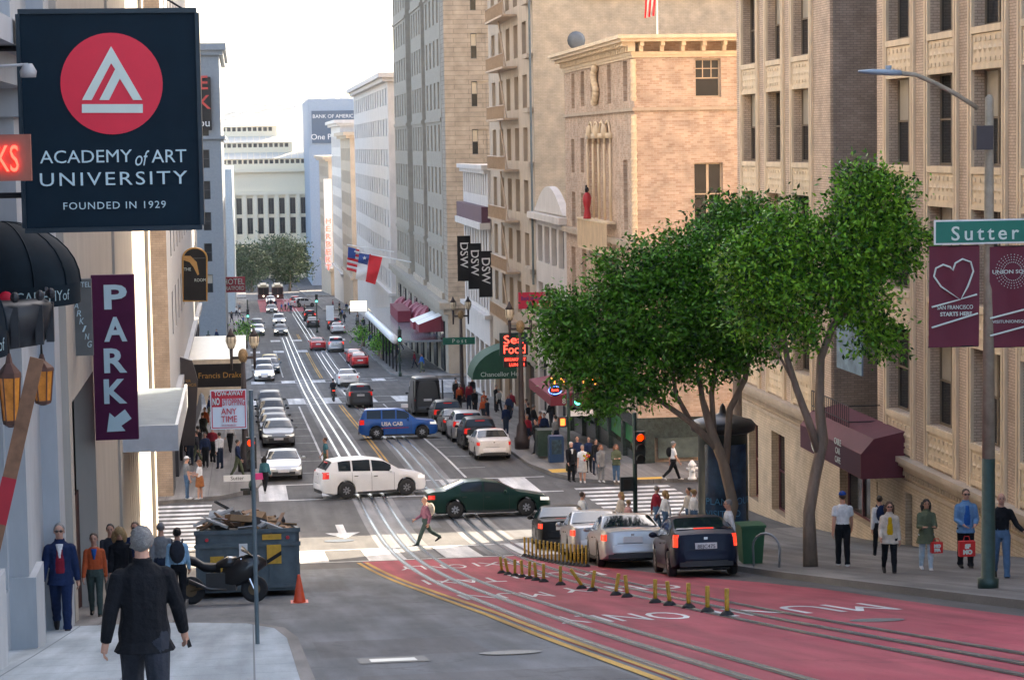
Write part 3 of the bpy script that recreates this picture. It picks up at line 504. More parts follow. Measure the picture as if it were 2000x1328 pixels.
# left side
LST = mat('pale_blue_stone', (.40, .42, .44), .7, var=.12, scale=1.5, streak=.4); BEIGE = mat('beige_plaster', (.44, .40, .345), .8, var=.1, scale=1.2, streak=.35); GREYS = mat('grey_cladding', (.38, .38, .38), .6, var=.1, streak=.3)
l0 = Bld('academy_building', 'pale blue stone building with pilasters at the left edge beside the suited man', -30, -3.5, 8, 41, 20, LST, faces='W'); l0.d = .25
l0.facade('W', 8, 41, -10, 20, [(13+5*i, 15.6+5*i, -3.2, -.2, 'dm') for i in range(5)]+[(24.5, 26.6, -6.0, -3.6, 'd'), (30.5, 32.8, -6.3, -3.4, 'd')], LST, WHITE)
for y in (12, 17.5, 22.5, 28.3, 33.6, 39.2): b = MB(); b.box(-3.5, -3.22, y-.55, y+.55, g(y)-.3, 20); b.box(-3.5, -3.12, y-.65, y+.65, g(y)-.3, g(y)+1.3); b.box(-3.5, -3.1, y-.7, y+.7, .5, 1.0); l0.part(b, 'pilaster', LST)
for z0, z1, o_ in ((.9, 1.3, .5), (1.3, 1.6, .8), (-3.0, -2.8, .12)): l0.band('W', 8, 41, z0, z1, o_, ret=False)
b = MB(); b.box(-3.52, -3.46, 36, 36.7, g(36)+1.7, g(36)+2.5); l0.part(b, 'plaque', mat('plaque', (.12, .13, .14), .4, .5))
l1 = Bld('parking_garage', 'beige plaster parking garage with dark entrance behind the purple PARK sign', -30, -3.2, 41.1, 76, 22, BEIGE, faces='W'); l1.d = .35
l1.facade('W', 41.1, 76, -14.5, 22, [(41.8, 47.8, -13, -4.6, '-')]+[(61+i*1.1, 61.25+i*1.1, -10.6, -8, '-') for i in range(6)]+[(63, 69, -13.2, -8.9, '-')]*0, BEIGE)
b = MB(); b.box(-9, -3.7, 41.6, 48, -13, -4.5); 
b = MB(); b.box(-3.66, -3.62, 41.5, 48.2, -12, -4.2); l1.part(b, 'entrance_shade_sheet', mat('entrance_shade', (.022, .02, .02), .6)); b = MB(); b.box(-3.615, -3.58, 41.7, 47.8, g(45)-1, g(45)+2.2); l1.part(b, 'door_panel', mat('rust_door', (.075, .022, .015), .7))  # near-black sheet behind the door panel stands in for shade inside the garage entrance
for (y0, y1, z0, z1, dx) in ((56, 57, -14, 22, .06), (74.6, 76, -14.4, 22, .12), (60, 76, .2, .5, .2)): b = MB(); b.box(-3.25, -3.2+dx, y0, y1, z0, z1); l1.part(b, 'ledge' if z1 < 5 else 'pier', BEIGE)
cp = thing('garage_canopy', 'white framed canopy with grey corrugated roof over the garage entrance', 'canopy', (-3.2, 62, -7.15)); b = MB(); b.box(0, 1.42, -4.0, -3.9, -.55, .12); b.box(1.34, 1.42, -3.9, 6, -.55, .12); b.obj('fascia', mat('canopy_white', (.55, .60, .64), .5), cp); b = MB()
for i in range(40): b.box(0, 1.33, -3.88+i*.245, -3.76+i*.245, -.02, .04)
b.box(0, 1.33, -3.89, 6, -.3, -.01); b.obj('corrugated_roof', mat('corrugated', (.26, .32, .36), .5), cp)
l2 = Bld('hotel_tower', 'grey clad hotel tower with tan brick corner across the intersection on the left', -30, -3.3, 98.5, 164, 34, GREYS, faces='WN'); l2.d = .25
l2.facade('W', 98.5, 164, -11.2, 34, grid(102, 162, 12, .3, -8.5, 3.6, 11, 2, 'd'), GREYS); l2.facade('N', -30, -3.3, -16.2, 34, grid(-28, -6, 6, .35, -8.5, 3.6, 11, 2, 'd'), brickmat('tan_brick2', (.42, .31, .22), (.48, .36, .26), (.3, .24, .19), .3, .1))
l2.facade('W', 98.5, 164, -20, -11.2, grid(101, 163, 9, .7, -15.6, 3, 1, 3.4, ''), mat('dark_shopfront', (.05, .05, .055), .5), name='shop_front')
for z, o_ in ((-11.4, .25), (-2.2, .15)): l2.band('W', 98.5, 164, z, z+.35, o_, ret=False)
mq = thing('hotel_marquee', 'dark hotel marquee with gold lettering over the left sidewalk', 'marquee', (-3.3, 128, -11.8)); b = MB(); b.box(0, 3.2, -7, 8, -.9, .35); b.obj('fascia', BLACK, mq); b = MB(); b.box(0, 3.3, -7.1, 8.1, .35, .6); b.obj('cornice', LAMPGLASS, mq)
b = MB(); [b.prism([(.1+i*.52, -1.9), (.1+i*.52, -.9), (.62+i*.52, -.9), (.62+i*.52, -1.9), (.5+i*.52, -1.35), (.36+i*.52, -1.15), (.22+i*.52, -1.35)], -7.05, -6.95) for i in range(6)]; b.obj('arched_screen', LAMPGLASS, mq)
GOLD = mat('gold_letters', (.50, .27, .06), .4, .4); text('Sir Francis Drake', (1.62, -7.02, -.28), .42, GOLD, mq, world=False)
sf = thing('hotel_wall_sign', 'dark vertical sign with gold letters left of the marquee', 'sign', (-3.25, 112, -10.4)); b = MB(); b.prism([(0, -4.2), (.6, -4.2), (.85, -1), (.6, 0), (0, .2)], -.2, .2); b.obj('board', mat('sign_brown', (.05, .04, .04), .5), sf); text('SIR\nFRANCIS', (.38, -.22, -1.1), .2, GOLD, sf, world=False)
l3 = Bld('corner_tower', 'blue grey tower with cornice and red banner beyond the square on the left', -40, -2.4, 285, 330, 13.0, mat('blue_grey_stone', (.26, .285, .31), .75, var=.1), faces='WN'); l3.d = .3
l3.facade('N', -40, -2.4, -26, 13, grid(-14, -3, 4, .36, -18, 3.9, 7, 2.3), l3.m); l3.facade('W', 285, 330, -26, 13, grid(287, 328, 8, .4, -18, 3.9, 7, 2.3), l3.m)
for z0, z1, o_ in ((12.2, 13.05, .9), (11.6, 12.2, .5), (1.2, 1.6, .5)): b = MB(); b.box(-40, -2.4+o_, 285-o_, 330, z0, z1); l3.part(b, 'cornice', l3.m)
b = MB(); b.box(-5.3, -3.5, 284.4, 284.6, 2.3, 8.9); bn = l3.part(b, 'banner', BLACK); RED = mat('banner_red', (.62, .05, .04), .6); text('E\nK', (-4.4, 284.35, 6.9), 2.4, RED, bn, bold=.03); text('ou', (-4.4, 284.35, 3.2), 1.4, WHITE, bn)
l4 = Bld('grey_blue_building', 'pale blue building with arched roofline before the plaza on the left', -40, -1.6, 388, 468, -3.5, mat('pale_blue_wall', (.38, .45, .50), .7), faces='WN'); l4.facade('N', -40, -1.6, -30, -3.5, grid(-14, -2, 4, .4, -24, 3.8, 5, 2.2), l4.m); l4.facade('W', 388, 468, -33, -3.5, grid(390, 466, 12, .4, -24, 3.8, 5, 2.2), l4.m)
# distant hill with houses
b = MB(); H = [(x, 3300, -60+ (110+26*math.sin(x*.004)+14*math.sin(x*.013+1))) for x in range(-900, 1400, 40)]; b.loft([[(x, 3300+dy, -60 if dy != 0 else z) for x, y, z in H] for dy in (-500, 0, 600)], False, False); struct(b.obj('hill', mat('hill_green', (.10, .13, .13), .9, var=.3, scale=.02), None, True))
HORD = ['first', 'second', 'third', 'fourth', 'fifth', 'sixth', 'seventh', 'eighth', 'ninth', 'tenth', 'eleventh', 'twelfth', 'thirteenth', 'fourteenth', 'fifteenth', 'sixteenth']
for i in range(16):
    x = -40+i*17+random.uniform(-4, 4); z = np.interp(x, [q[0] for q in H], [q[2] for q in H]); b = MB(); w_ = random.uniform(4, 8); h = random.uniform(5, 12); b.box(-w_, w_, -4, 4, -14, h); b.prism([(-w_, h), (w_, h), (0, h+3)], -4, 4); o = b.obj('hill_house', mat('house_%d' % (i % 3), ((.5, .5, .5), (.42, .45, .48), (.55, .5, .45))[i % 3], .8)); o.location = (x, 3292-i % 4*12, z-3); tag(o, 'tiny %s house on the far hilltop, %s from the left' % (('grey', 'blue grey', 'cream')[i % 3], HORD[i]), 'house', 'houses on the far hill')
# ------------------------------------------------------------------ cars
def prof(pts, xs, sm=.07): px_ = [p[0] for p in pts]; pz = [p[1] for p in pts]; return np.mean([np.interp(xs+o, px_, pz) for o in np.linspace(-sm, sm, 5)], axis=0)
TYPES = {
 'sedan': dict(L=4.85, W=1.83, ax=(.95, 3.78), R=.335, belt=[(0, .60), (.12, .74), (1.3, .93), (2, .93), (3.9, .99), (4.6, 1.04), (4.85, .98)], roof=[(0, .61), (.12, .76), (1.25, .96), (2.05, 1.36), (2.7, 1.45), (3.3, 1.42), (4.2, 1.07), (4.65, 1.06), (4.85, 1.0)], ws=(1.35, 2.05), rw=(3.38, 4.12), sw=[(1.75, 2.62), (2.70, 3.55)], rs=.10),
 'hatch': dict(L=4.46, W=1.745, ax=(.88, 3.58), R=.32, belt=[(0, .60), (.12, .74), (1.0, .93), (2, .94), (3.6, 1.0), (4.3, 1.06), (4.46, 1.03)], roof=[(0, .61), (.12, .78), (.95, .97), (1.85, 1.40), (2.4, 1.49), (3.2, 1.42), (4.05, 1.19), (4.30, 1.10), (4.46, 1.05)], ws=(1.05, 1.85), rw=(3.2, 4.15), sw=[(1.45, 2.42), (2.5, 3.25), (3.3, 3.7)], rs=.12),
 'suv': dict(L=4.66, W=1.84, ax=(.92, 3.62), R=.36, belt=[(0, .70), (.12, .88), (1.15, 1.05), (2, 1.06), (3.6, 1.13), (4.5, 1.18), (4.66, 1.1)], roof=[(0, .71), (.12, .92), (1.1, 1.08), (1.9, 1.60), (2.6, 1.70), (3.6, 1.69), (4.2, 1.62), (4.5, 1.28), (4.66, 1.12)], ws=(1.18, 1.9), rw=(4.22, 4.54), sw=[(1.6, 2.45), (2.53, 3.32), (3.4, 3.95)], rs=.10),
 'boxy': dict(L=4.44, W=1.80, ax=(.85, 3.47), R=.36, belt=[(0, .75), (.1, .95), (1.2, 1.07), (2, 1.08), (4.3, 1.12), (4.44, 1.08)], roof=[(0, .77), (.1, .98), (1.18, 1.1), (1.8, 1.62), (2.3, 1.73), (4.0, 1.72), (4.22, 1.66), (4.38, 1.2), (4.44, 1.1)], ws=(1.22, 1.82), rw=(4.16, 4.36), sw=[(1.6, 2.3), (2.38, 3.12), (3.2, 4.02)], rs=.05),
 'coupe': dict(L=4.24, W=1.775, ax=(.83, 3.4), R=.315, belt=[(0, .52), (.12, .66), (1.25, .84), (3, .88), (4.0, .96), (4.24, .9)], roof=[(0, .53), (.12, .68), (1.3, .88), (2.05, 1.22), (2.5, 1.29), (3.0, 1.24), (3.75, 1.0), (4.1, .98), (4.24, .92)], ws=(1.36, 2.05), rw=(3.0, 3.65), sw=[(1.75, 2.75), (2.82, 3.15)], rs=.1),
 'van': dict(L=5.9, W=1.99, ax=(1.0, 4.66), R=.36, belt=[(0, .85), (.1, 1.05), (.9, 1.25), (1.6, 1.3), (5.9, 1.3)], roof=[(0, .87), (.1, 1.1), (.85, 1.35), (1.7, 2.25), (2.2, 2.55), (5.6, 2.6), (5.9, 2.52)], ws=(.95, 1.75), rw=None, sw=[(1.25, 2.2)], rs=0.01),
}
PROTO = {}
HEADL = mat('headlight', (.75, .78, .8), .12, var=0, emit=(1, .95, .85), es=.15); TAILL = mat('taillight', (.35, .012, .012), .15, var=0, emit=(1, .03, .02), es=.12); BRAKE = mat('brake_light', (.6, .03, .02), .15, var=0, emit=(1, .05, .02), es=.35); HEADON = mat('headlight_on', (.9, .88, .8), .12, var=0, emit=(1, .9, .7), es=1.6)
PLATE = mat('plate_white', (.7, .7, .7), .4, var=.1); TRIM = mat('car_trim', (.03, .03, .032), .5, var=0); RIM = mat('rim', (.42, .43, .45), .3, .85, var=.1)
def paint(name, col, metal=.35): return mat('paint_'+name, col, .32, metal, var=.05, scale=2, coat=(.12 if max(col) > .3 else 0), spec=(.35 if max(col) > .3 else .18))
def car_proto(kind):
    if kind in PROTO: return PROTO[kind]
    T = TYPES[kind]; L_, W_ = T['L'], T['W']; R = T['R']; Ra = R+.055
    xs = sorted(set([0, .03, .08, .16, .28] + list(np.round(np.arange(.4, L_-.3, .1), 3)) + [L_-.3, L_-.18, L_-.08, L_-.03, L_] + [round(a+Ra*math.cos(t), 3) for a in T['ax'] for t in np.linspace(0, PI, 13)])); xs = np.array(xs)
    zb = prof(T['belt'], xs); zr = np.maximum(prof(T['roof'], xs, .05), zb+.012)
    pl = np.interp(xs, [0, .08, .3, .7, 1.5, L_-1, L_-.35, L_-.1, L_], [.70, .82, .93, .985, 1, 1, .96, .90, .82])*W_/2
    zl = np.interp(xs, [0, .1, .5, L_-.5, L_-.1, L_], [.30, .22, .20, .20, .26, .34])
    for a in T['ax']:
        d2 = Ra**2-(xs-a)**2; arch = np.where(d2 > 0, R+np.sqrt(np.maximum(d2, 0)), 0); zl = np.maximum(zl, np.where(d2 > 0, arch, 0))
    zl = np.minimum(zl, zb-.12); hmax = (zr-zb).max(); tb = .23 if kind != 'van' else .12
    def sec(x):
        i = lambda A: float(np.interp(x, xs, A)); w_, l, b_, r = i(pl), i(zl), i(zb), i(zr); k = (r-b_)/hmax; wr = w_*(.95-tb*k); m = l+(b_-l)*.55
        return [(w_*.80, l), (w_*.975, l+.03), (w_, l+(b_-l)*.35), (w_*1.0, m), (w_*.985, b_-.07*min(1, (b_-l)*3)), (w_*.95, b_), (wr+(w_*.95-wr)*.5+.012*k, b_+(r-b_)*.5), (wr, b_+(r-b_)*.93), (wr*.86, b_+(r-b_)*.985), (wr*.4, r+.012), (0, r+.016)]
    rs = T['rs']
    def X(x, z): # to local coordinates, with sheared ends
        s = 0.
        if x > L_-.5: s = -rs*max(0, z-.55)*(x-(L_-.5))/.5
        if x < .5: s = .12*max(0, z-.5)*(.5-x)/.5
        return L_/2-(x+s)
    b = MB(); rings = []
    for x in xs: h = sec(x); ring = [(X(x, z), y, z) for y, z in h]+[(X(x, z), -y, z) for y, z in h[-2::-1]]; rings.append(ring)
    
    def bulge(rg, dx):
        m_ = sum(p[2] for p in rg)/len(rg); return [(p[0]+dx*.6, p[1]*.93, m_+(p[2]-m_)*.93) for p in rg], [(p[0]+dx, p[1]*.6, m_+(p[2]-m_)*.7) for p in rg]
    f1, f2 = bulge(rings[0], .05); r1_, r2_ = bulge(rings[-1], -.05); b.loft([f2, f1]+rings+[r1_, r2_], True, True); me = b.mesh('body'); smooth_by_angle(me, 40)
    root = bpy.data.objects.new(kind, None); parts = {}
    def pt(b, name, m, smooth=False, par=None): o = b.obj(name, m, par or root, smooth); return o
    parts['body'] = mkobj('body', me, paint('base', (.5, .5, .5)), root)
    def surf(x, v, side): # v 0..1 from shoulder to roof edge
        h = sec(x); P_ = [h[5], h[6], h[7]]; t = v*2; i = min(int(t), 1); f = t-i; y = P_[i][0]*(1-f)+P_[i+1][0]*f; z = P_[i][1]*(1-f)+P_[i+1][1]*f; return (X(x, z), side*(y+.008), z+.002)
    for side in (-1, 1):
        for (xa, xb) in T['sw']:
            n = 6; b = MB(); q = []
            for i in range(n+1):
                x = xa+(xb-xa)*i/n; hh = float(np.interp(x, xs, zr))-float(np.interp(x, xs, zb)); top = .93 if hh > .2 else .8; q.append([surf(x, .10, side), surf(x, .5, side), surf(x, top, side)])
            b.loft(q, False, False); pt(b, 'side_window', GLASSC, True)
        b = MB(); xm = T['sw'][0][0]+.05; h = sec(xm); b.ell((X(xm, 1), side*(h[5][0]+.13), h[5][1]+.06), (.06, .11, .075), 8, 6); b.cbox((X(xm, 1), side*(h[5][0]+.03), h[5][1]+.03), (.05, .08, .04)); parts['mirror%d' % side] = pt(b, 'mirror', paint('base', (.5,)*3), True)
        for (xa, xb) in T['sw'][:2]: b = MB(); h = sec(xb-.12); b.cbox((X(xb-.14, .8), side*(h[4][0]+.018), h[4][1]-.08), (.17, .025, .03)); pt(b, 'door_handle', TRIM)
        for xj in [T['sw'][0][0]-.12]+[s_[1]+.04 for s_ in T['sw'][:2]]:
            h = sec(xj); b = MB(); b.loft([[(X(xj, z)+e, side*(y+.0035), z) for e in (-.006, .006)] for y, z in h[1:6]], False, False); pt(b, 'door_seam', TRIM)
        b = MB(); b.loft([[(X(x, .25), side*(sec(x)[1][0]+.012), sec(x)[1][1]-.05+k) for k in (0, .10)] for x in np.linspace(T['ax'][0]+Ra+.06, T['ax'][1]-Ra-.06, 5)], False, False); pt(b, 'sill_trim', TRIM)
    def topglass(xa, xb, name):
        b = MB(); b.loft([[(X(x, z)+(.008 if name == 'windshield' else -.008), y, z+.010) for y, z in [(sgn*f*sec(x)[7][0], sec(x)[7][1]*(1-k)+sec(x)[10][1]*k) for sgn, f, k in ((-1, .95, .0), (-1, .86, .75), (-1, .4, .98), (1, 0, 1), (1, .4, .98), (1, .86, .75), (1, .95, .0))]] for x in np.linspace(xa, xb, 7)], False, False); return pt(b, name, GLASSC, True)
    topglass(*T['ws'], 'windshield')
    if T['rw']: topglass(*T['rw'], 'rear_window')
    def wrap(end, z0, z1, ya, xin, name, m, off=.012): # lamp that wraps a corner; ya = inner y fraction, xin = length along the side
        for side in (-1, 1):
            path = []
            we_ = sec(0 if end < 0 else L_)[3][0]
            for y in np.linspace(ya*we_, we_*.98, 4): path.append((0 if end < 0 else L_, y))
            for d in (.03, .08, .16, .28, .40):
                if d <= xin: x = d if end < 0 else L_-d; path.append((x, sec(x)[3][0]))
            b = MB(); rows = []
            for k, (x, y) in enumerate(path):
                t = k/(len(path)-1); zz0 = z0+(.05*t if end < 0 else .02*t); zz1 = z1+(.06*t if end < 0 else 0)
                rows.append([(X(x, z)+(off if end < 0 else -off), side*(y*min(1, (float(np.interp(z, [.2, .6, 1.1, 1.7], [1, 1, .97, .8]))))+off), z) for z in np.linspace(zz0, zz1, 4)])
            b.loft(rows, False, False); parts[name+str(side)] = pt(b, name, m, True)
    zt = float(np.interp(L_-.1, xs, zb)); zh = float(np.interp(.15, xs, zb))
    wrap(-1, zh-.19, zh-.06, .55, .40, 'headlight', HEADL)
    if kind in ('suv', 'boxy', 'van'): wrap(1, zt-.28, zt+(.02 if kind != 'van' else .1), .74, .28, 'taillight', TAILL)
    elif kind == 'hatch': wrap(1, zt-.32, zt+.0, .82, .16, 'taillight', TAILL)
    else: wrap(1, zt-.26, zt-.08, .52, .28, 'taillight', TAILL)
    b = MB(); b.box(X(0, .5)-.03, X(0, .5)+.055, -W_*.30, W_*.30, .30, zh-.22); pt(b, 'grille', TRIM)
    b = MB(); b.box(X(0, .5)+.055, X(0, .5)+.07, -.26, .26, .40, .52); pt(b, 'license_plate', PLATE)
    b = MB(); b.box(X(L_, .8)-.075, X(L_, .8)-.04, -.27, .27, zt-.30 if kind not in ('hatch',) else zt-.36, zt-.15 if kind != 'hatch' else zt-.21); parts['plate'] = pt(b, 'license_plate', PLATE)
    b = MB(); b.loft([[(X(L_, .4)-.075+.07*abs(y/(W_*.38))**2.5, y, z) for z in (.26, .40)] for y in np.linspace(-W_*.38, W_*.38, 7)], False, False); pt(b, 'bumper_trim', TRIM)
    b = MB(); b.loft([[(X(L_, .6)-.085+.10*abs(y/(W_*.42))**3, y, z) for z in (.42, .62)]+[(X(L_, .6)-.03+.10*abs(y/(W_*.42))**3, y, .66)] for y in np.linspace(-W_*.42, W_*.42, 9)], False, False); parts['bump'] = pt(b, 'rear_bumper', paint('base', (.5,)*3), True)
    b = MB(); b.loft([[(X(L_, .66)-.054+.04*abs(y/(W_*.38))**3, y, z) for z in (.665, .68)] for y in np.linspace(-W_*.38, W_*.38, 7)], False, False); pt(b, 'lid_seam', TRIM)
    if kind != 'van': b = MB(); b.cbox((X(L_, zt)-.055, 0, zt-.10), (.03, .09, .06)); pt(b, 'badge', CHROME)
    b = MB(); b.cbox((X(L_-.35, 1), 0, float(np.interp(L_-.4, xs, zr))+.0), (.03, .5, .03)); parts['third'] = pt(b, 'brake_light', TAILL)
    ty = MB(); ty.lathe([(R*.62, -.10), (R*.93, -.105), (R, -.08), (R, .08), (R*.93, .105), (R*.62, .10)], n=22, axis='Y'); tm = ty.mesh('tyre', True)
    rm = MB(); rm.lathe([(R*.66, -.085), (R*.66, .085)], n=18, axis='Y'); rm.m = 1; rm.lathe([(R*.6, .087), (R*.6, .09)], n=18, axis='Y'); rm.lathe([(R*.6, -.09), (R*.6, -.087)], n=18, axis='Y'); rm.m = 0
    for k in range(7):
        a = 2*PI*k/7; c, s_ = math.cos(a), math.sin(a)
        for sg in (-1, 1): rm.add([(c*R*.1-s_*.035, sg*.105, s_*R*.1+c*.035), (c*R*.1+s_*.035, sg*.105, s_*R*.1-c*.035), (c*R*.62+s_*.028, sg*.098, s_*R*.62-c*.028), (c*R*.62-s_*.028, sg*.098, s_*R*.62+c*.028)], [(0, 1, 2, 3)])
    rmm = rm.mesh('rim')
    for a in T['ax']:
        for sg in (-1, 1):
            o = mkobj('wheel', tm, RUBBER, root); o.location = (L_/2-a, sg*(W_/2-.115), R); r = mkobj('rim', rmm, [RIM, BLACK], o)
    b = MB(); b.box(-L_/2+.35, L_/2-.35, -W_*.36, W_*.36, .17, .5); pt(b, 'underbody', BLACK)
    PROTO[kind] = root; return root
def car(kind, label, X_, Y_, head, col, cat='car', brake=False, lights=False, group=None, name=None, dim=(1, 1, 1)):
    p = car_proto(kind); o = copy_tree(p); o.name = name or {'suv': 'suv_car', 'boxy': 'suv_car', 'van': 'van', 'hatch': 'hatchback_car', 'coupe': 'coupe_car'}.get(kind, 'sedan_car'); C.objects.link(o) if o.name not in C.objects else None
    tag(o, label, cat, group); place(o, X_, Y_, head, .022); o.scale = dim
    for c in o.children:
        n = c.name.split('.')[0]
        if n in ('body', 'mirror', 'rear_bumper'): set_mat(c, col)
        if n == 'taillight' and brake: set_mat(c, BRAKE)
        if n == 'brake_light' and brake: set_mat(c, BRAKE)
        if n == 'headlight' and lights: set_mat(c, HEADON)
    return o
UP, DN = -PI/2, PI/2     # heading towards the camera / away from it
def rearpos(u, v, kind): p = gnd(u, v); return p.x, p.y+TYPES[kind]['L']/2
SILVER = paint('silver', (.42, .43, .45), .6); WHT = paint('white', (.72, .72, .72), .0); DKBL = paint('dark_blue', (.010, .016, .035), .1); BLK = paint('black', (.010, .011, .013), .0); GRN = paint('dark_green', (.010, .038, .030), .25); BLUE = paint('cab_blue', (.012, .11, .42), .05); GREY = paint('grey', (.07, .075, .08), .15); REDC = paint('red', (.42, .012, .018), .1); YELC = paint('yellow', (.55, .36, .02), .1); TEAL = paint('slate', (.03, .06, .09), .1); LGREY = paint('pale_silver', (.50, .51, .52), .5)
x, y = rearpos(1392, 1127, 'hatch'); pr = car('hatch', 'dark blue hatchback with lit tail lamps, last in the queue at the right kerb', x, y, DN-.06, DKBL, brake=True, name='hatchback_car'); text('8EJC475', (-2.245-.08, 0, .745), .13, DKBL, pr, rot=Matrix.Rotation(-PI/2, 4, 'Z') @ TXT_N, world=False)
x, y = gnd(1262, 1112).x, gnd(1215, 1110).y+2.4; car('sedan', 'silver sedan with brake lights on, directly ahead of the dark hatchback', x+.0, y, DN-.06, LGREY, brake=True)
p = gnd(1190, 1095); car('sedan', 'silver grey older sedan with red tail lamps, second in the queue from the crosswalk', p.x-.1, p.y+2.4, DN-.07, SILVER, brake=True)
p = gnd(1108, 1075); car('sedan', 'small black sedan first in the queue beside the yellow posts', p.x+.1, p.y+2.3, DN-.08, BLK, brake=True, dim=(.95, .97, .95))
p = (gnd(885, 1013)+gnd(1020, 1008))/2; car('sedan', 'dark green sedan turning across the intersection', p.x+.05, p.y+.85, .03, GRN)
p = (gnd(690, 976)+gnd(797, 966))/2; rg = car('suv', 'white compact SUV turning left across the cable car tracks', p.x-.42, p.y+.8, .22, WHT, 'suv')
p = (gnd(735, 858)+gnd(825, 857))/2; cab = car('boxy', 'blue taxi SUV lettered USA CAB crossing the street', p.x, p.y+.85, -.05, BLUE, 'taxi'); text('USA CAB', (-.35, -.935, .86), .30, WHITE, cab, world=False, bold=.012); b = MB(); b.box(.2, .6, -.25, .25, 1.75, 1.92); b.obj('roof_sign', WHITE, cab)
for (xx, yy) in [(0, 0)]: b = MB(); b.box(-1.0, .6, -.945, -.94, .62, .66); b.obj('stripe', REDC, cab)
x, y = rearpos(972, 900, 'sedan'); car('sedan', 'white sedan parked at the right kerb, nearest of the parked row', x-.15, y, DN, WHT)
for i, (k, c, lb) in enumerate((('suv', BLK, 'black SUV parked at the right kerb just beyond the white sedan'), ('suv', LGREY, 'pale SUV parked third in the right kerb row'), ('sedan', GREY, 'grey sedan parked fourth in the right kerb row before the van'), ('suv', BLK, 'black SUV parked directly behind the open van'))): car(k, lb, 12.2-.03*i, y+6.2+i*6.0, DN, c, 'suv' if k == 'suv' else 'car')
vn = car('van', 'grey cargo van with its rear doors open at the right kerb', 12.0, 152.5, DN, GREY, 'van'); b = MB(); b.box(-2.97, -2.93, -.8, .8, .55, 2.35); b.obj('open_cargo_bay', BLACK, vn); [(lambda b: (b.box(-3.6, -2.94, s_*.98-.03, s_*.98+.03, .5, 2.4), b.obj('rear_door', GREY, vn)))(MB()) for s_ in (-1, 1)]
p = gnd(705, 797); car('suv', 'dark grey SUV driving away in the right lane behind the motorcycle', p.x, p.y+2.2, DN, GREY, 'suv')
p = gnd(681, 756); car('sedan', 'white sedan driving away through the second intersection', p.x, p.y+2.3, DN, WHT)
p = gnd(704, 719); car('hatch', 'red taxi hatchback standing at the right kerb by the hotel', p.x, p.y+2.2, DN, REDC, 'taxi'); car('hatch', 'red taxi standing just ahead of the first red taxi', p.x-.1, p.y+9, DN, REDC, 'taxi')
p = gnd(657, 688); car('suv', 'silver SUV with red tail lamps ahead of the red taxis', p.x, p.y+2, DN, SILVER, 'suv', brake=True); car('sedan', 'red car beside the silver SUV near the square', p.x-1.9, p.y+6, DN, REDC)
p = gnd(549, 656); car('sedan', 'slate car with headlights on coming up the middle of the street', p.x, p.y+2, UP, TEAL, lights=True)
p = gnd(531, 612); car('sedan', 'distant car with bright headlights on the red lane', p.x, p.y+2, UP, GREY, lights=True); p = gnd(592, 600); car('suv', 'distant white vehicle at the right near the plaza', p.x, p.y, .5, WHT, 'suv')
x0 = 1.55; y0 = gnd(552, 940).y
car('coupe', 'silver sports coupe parked at the left kerb nearest the intersection', x0+.05, y0+2.1, UP, LGREY)
p = gnd(546, 874); car('sedan', 'silver sedan parked second at the left kerb, facing uphill', x0+.12, p.y+2.4, UP, paint('mid_silver', (.20, .21, .22), .4))
ROWC = (('sedan', DKBL, 'dark blue sedan'), ('sedan', GREY, 'grey sedan'), ('suv', BLK, 'black SUV'), ('sedan', TEAL, 'slate sedan'), ('suv', GREY, 'grey SUV'))
for i, (k, c, lb) in enumerate(ROWC): car(k, lb+' parked %s in the left kerb row' % ('third', 'fourth', 'fifth', 'sixth', 'seventh')[i], x0, p.y+8.3+i*5.9, UP, c, 'suv' if k == 'suv' else 'car')
for i, (k, c, lb) in enumerate((('sedan', LGREY, 'pale car with headlights on waiting left beyond the second crosswalk'), ('suv', WHT, 'white SUV waiting left just behind the pale car'), ('sedan', TEAL, 'dark car in the left lane beside the square'), ('hatch', YELC, 'yellow taxi last in the left line beside the square'))): car(k, lb, 1.6+.7*(i > 1), 206+i*6.3, UP, c, 'taxi' if c is YELC else ('suv' if k == 'suv' else 'car'), lights=(i == 0))
for i, (x_, y_, hd, k, c, lb) in enumerate(((4.9, 330, UP, 'suv', WHT, 'distant white SUV coming up the middle'), (9.6, 322, DN, 'sedan', GREY, 'distant grey sedan driving away on the right'), (9.8, 345, DN, 'suv', BLK, 'distant black SUV ahead of the grey sedan'), (12.2, 300, DN, 'sedan', WHT, 'distant white sedan at the right kerb beyond the hotel'), (12.2, 312, DN, 'suv', GREY, 'distant grey SUV at the right kerb beyond the hotel'), (1.6, 300, UP, 'sedan', SILVER, 'distant silver sedan at the left kerb'), (1.6, 313, UP, 'suv', TEAL, 'distant slate SUV at the left kerb'), (5, 440, UP, 'sedan', WHT, 'farthest white car near the plaza'), (9.4, 425, DN, 'suv', REDC, 'farthest red SUV near the plaza'))): car(k, lb, x_, y_, hd, c, 'suv' if k == 'suv' else 'car', lights=(hd == UP), brake=(hd == DN and i % 2 == 0))
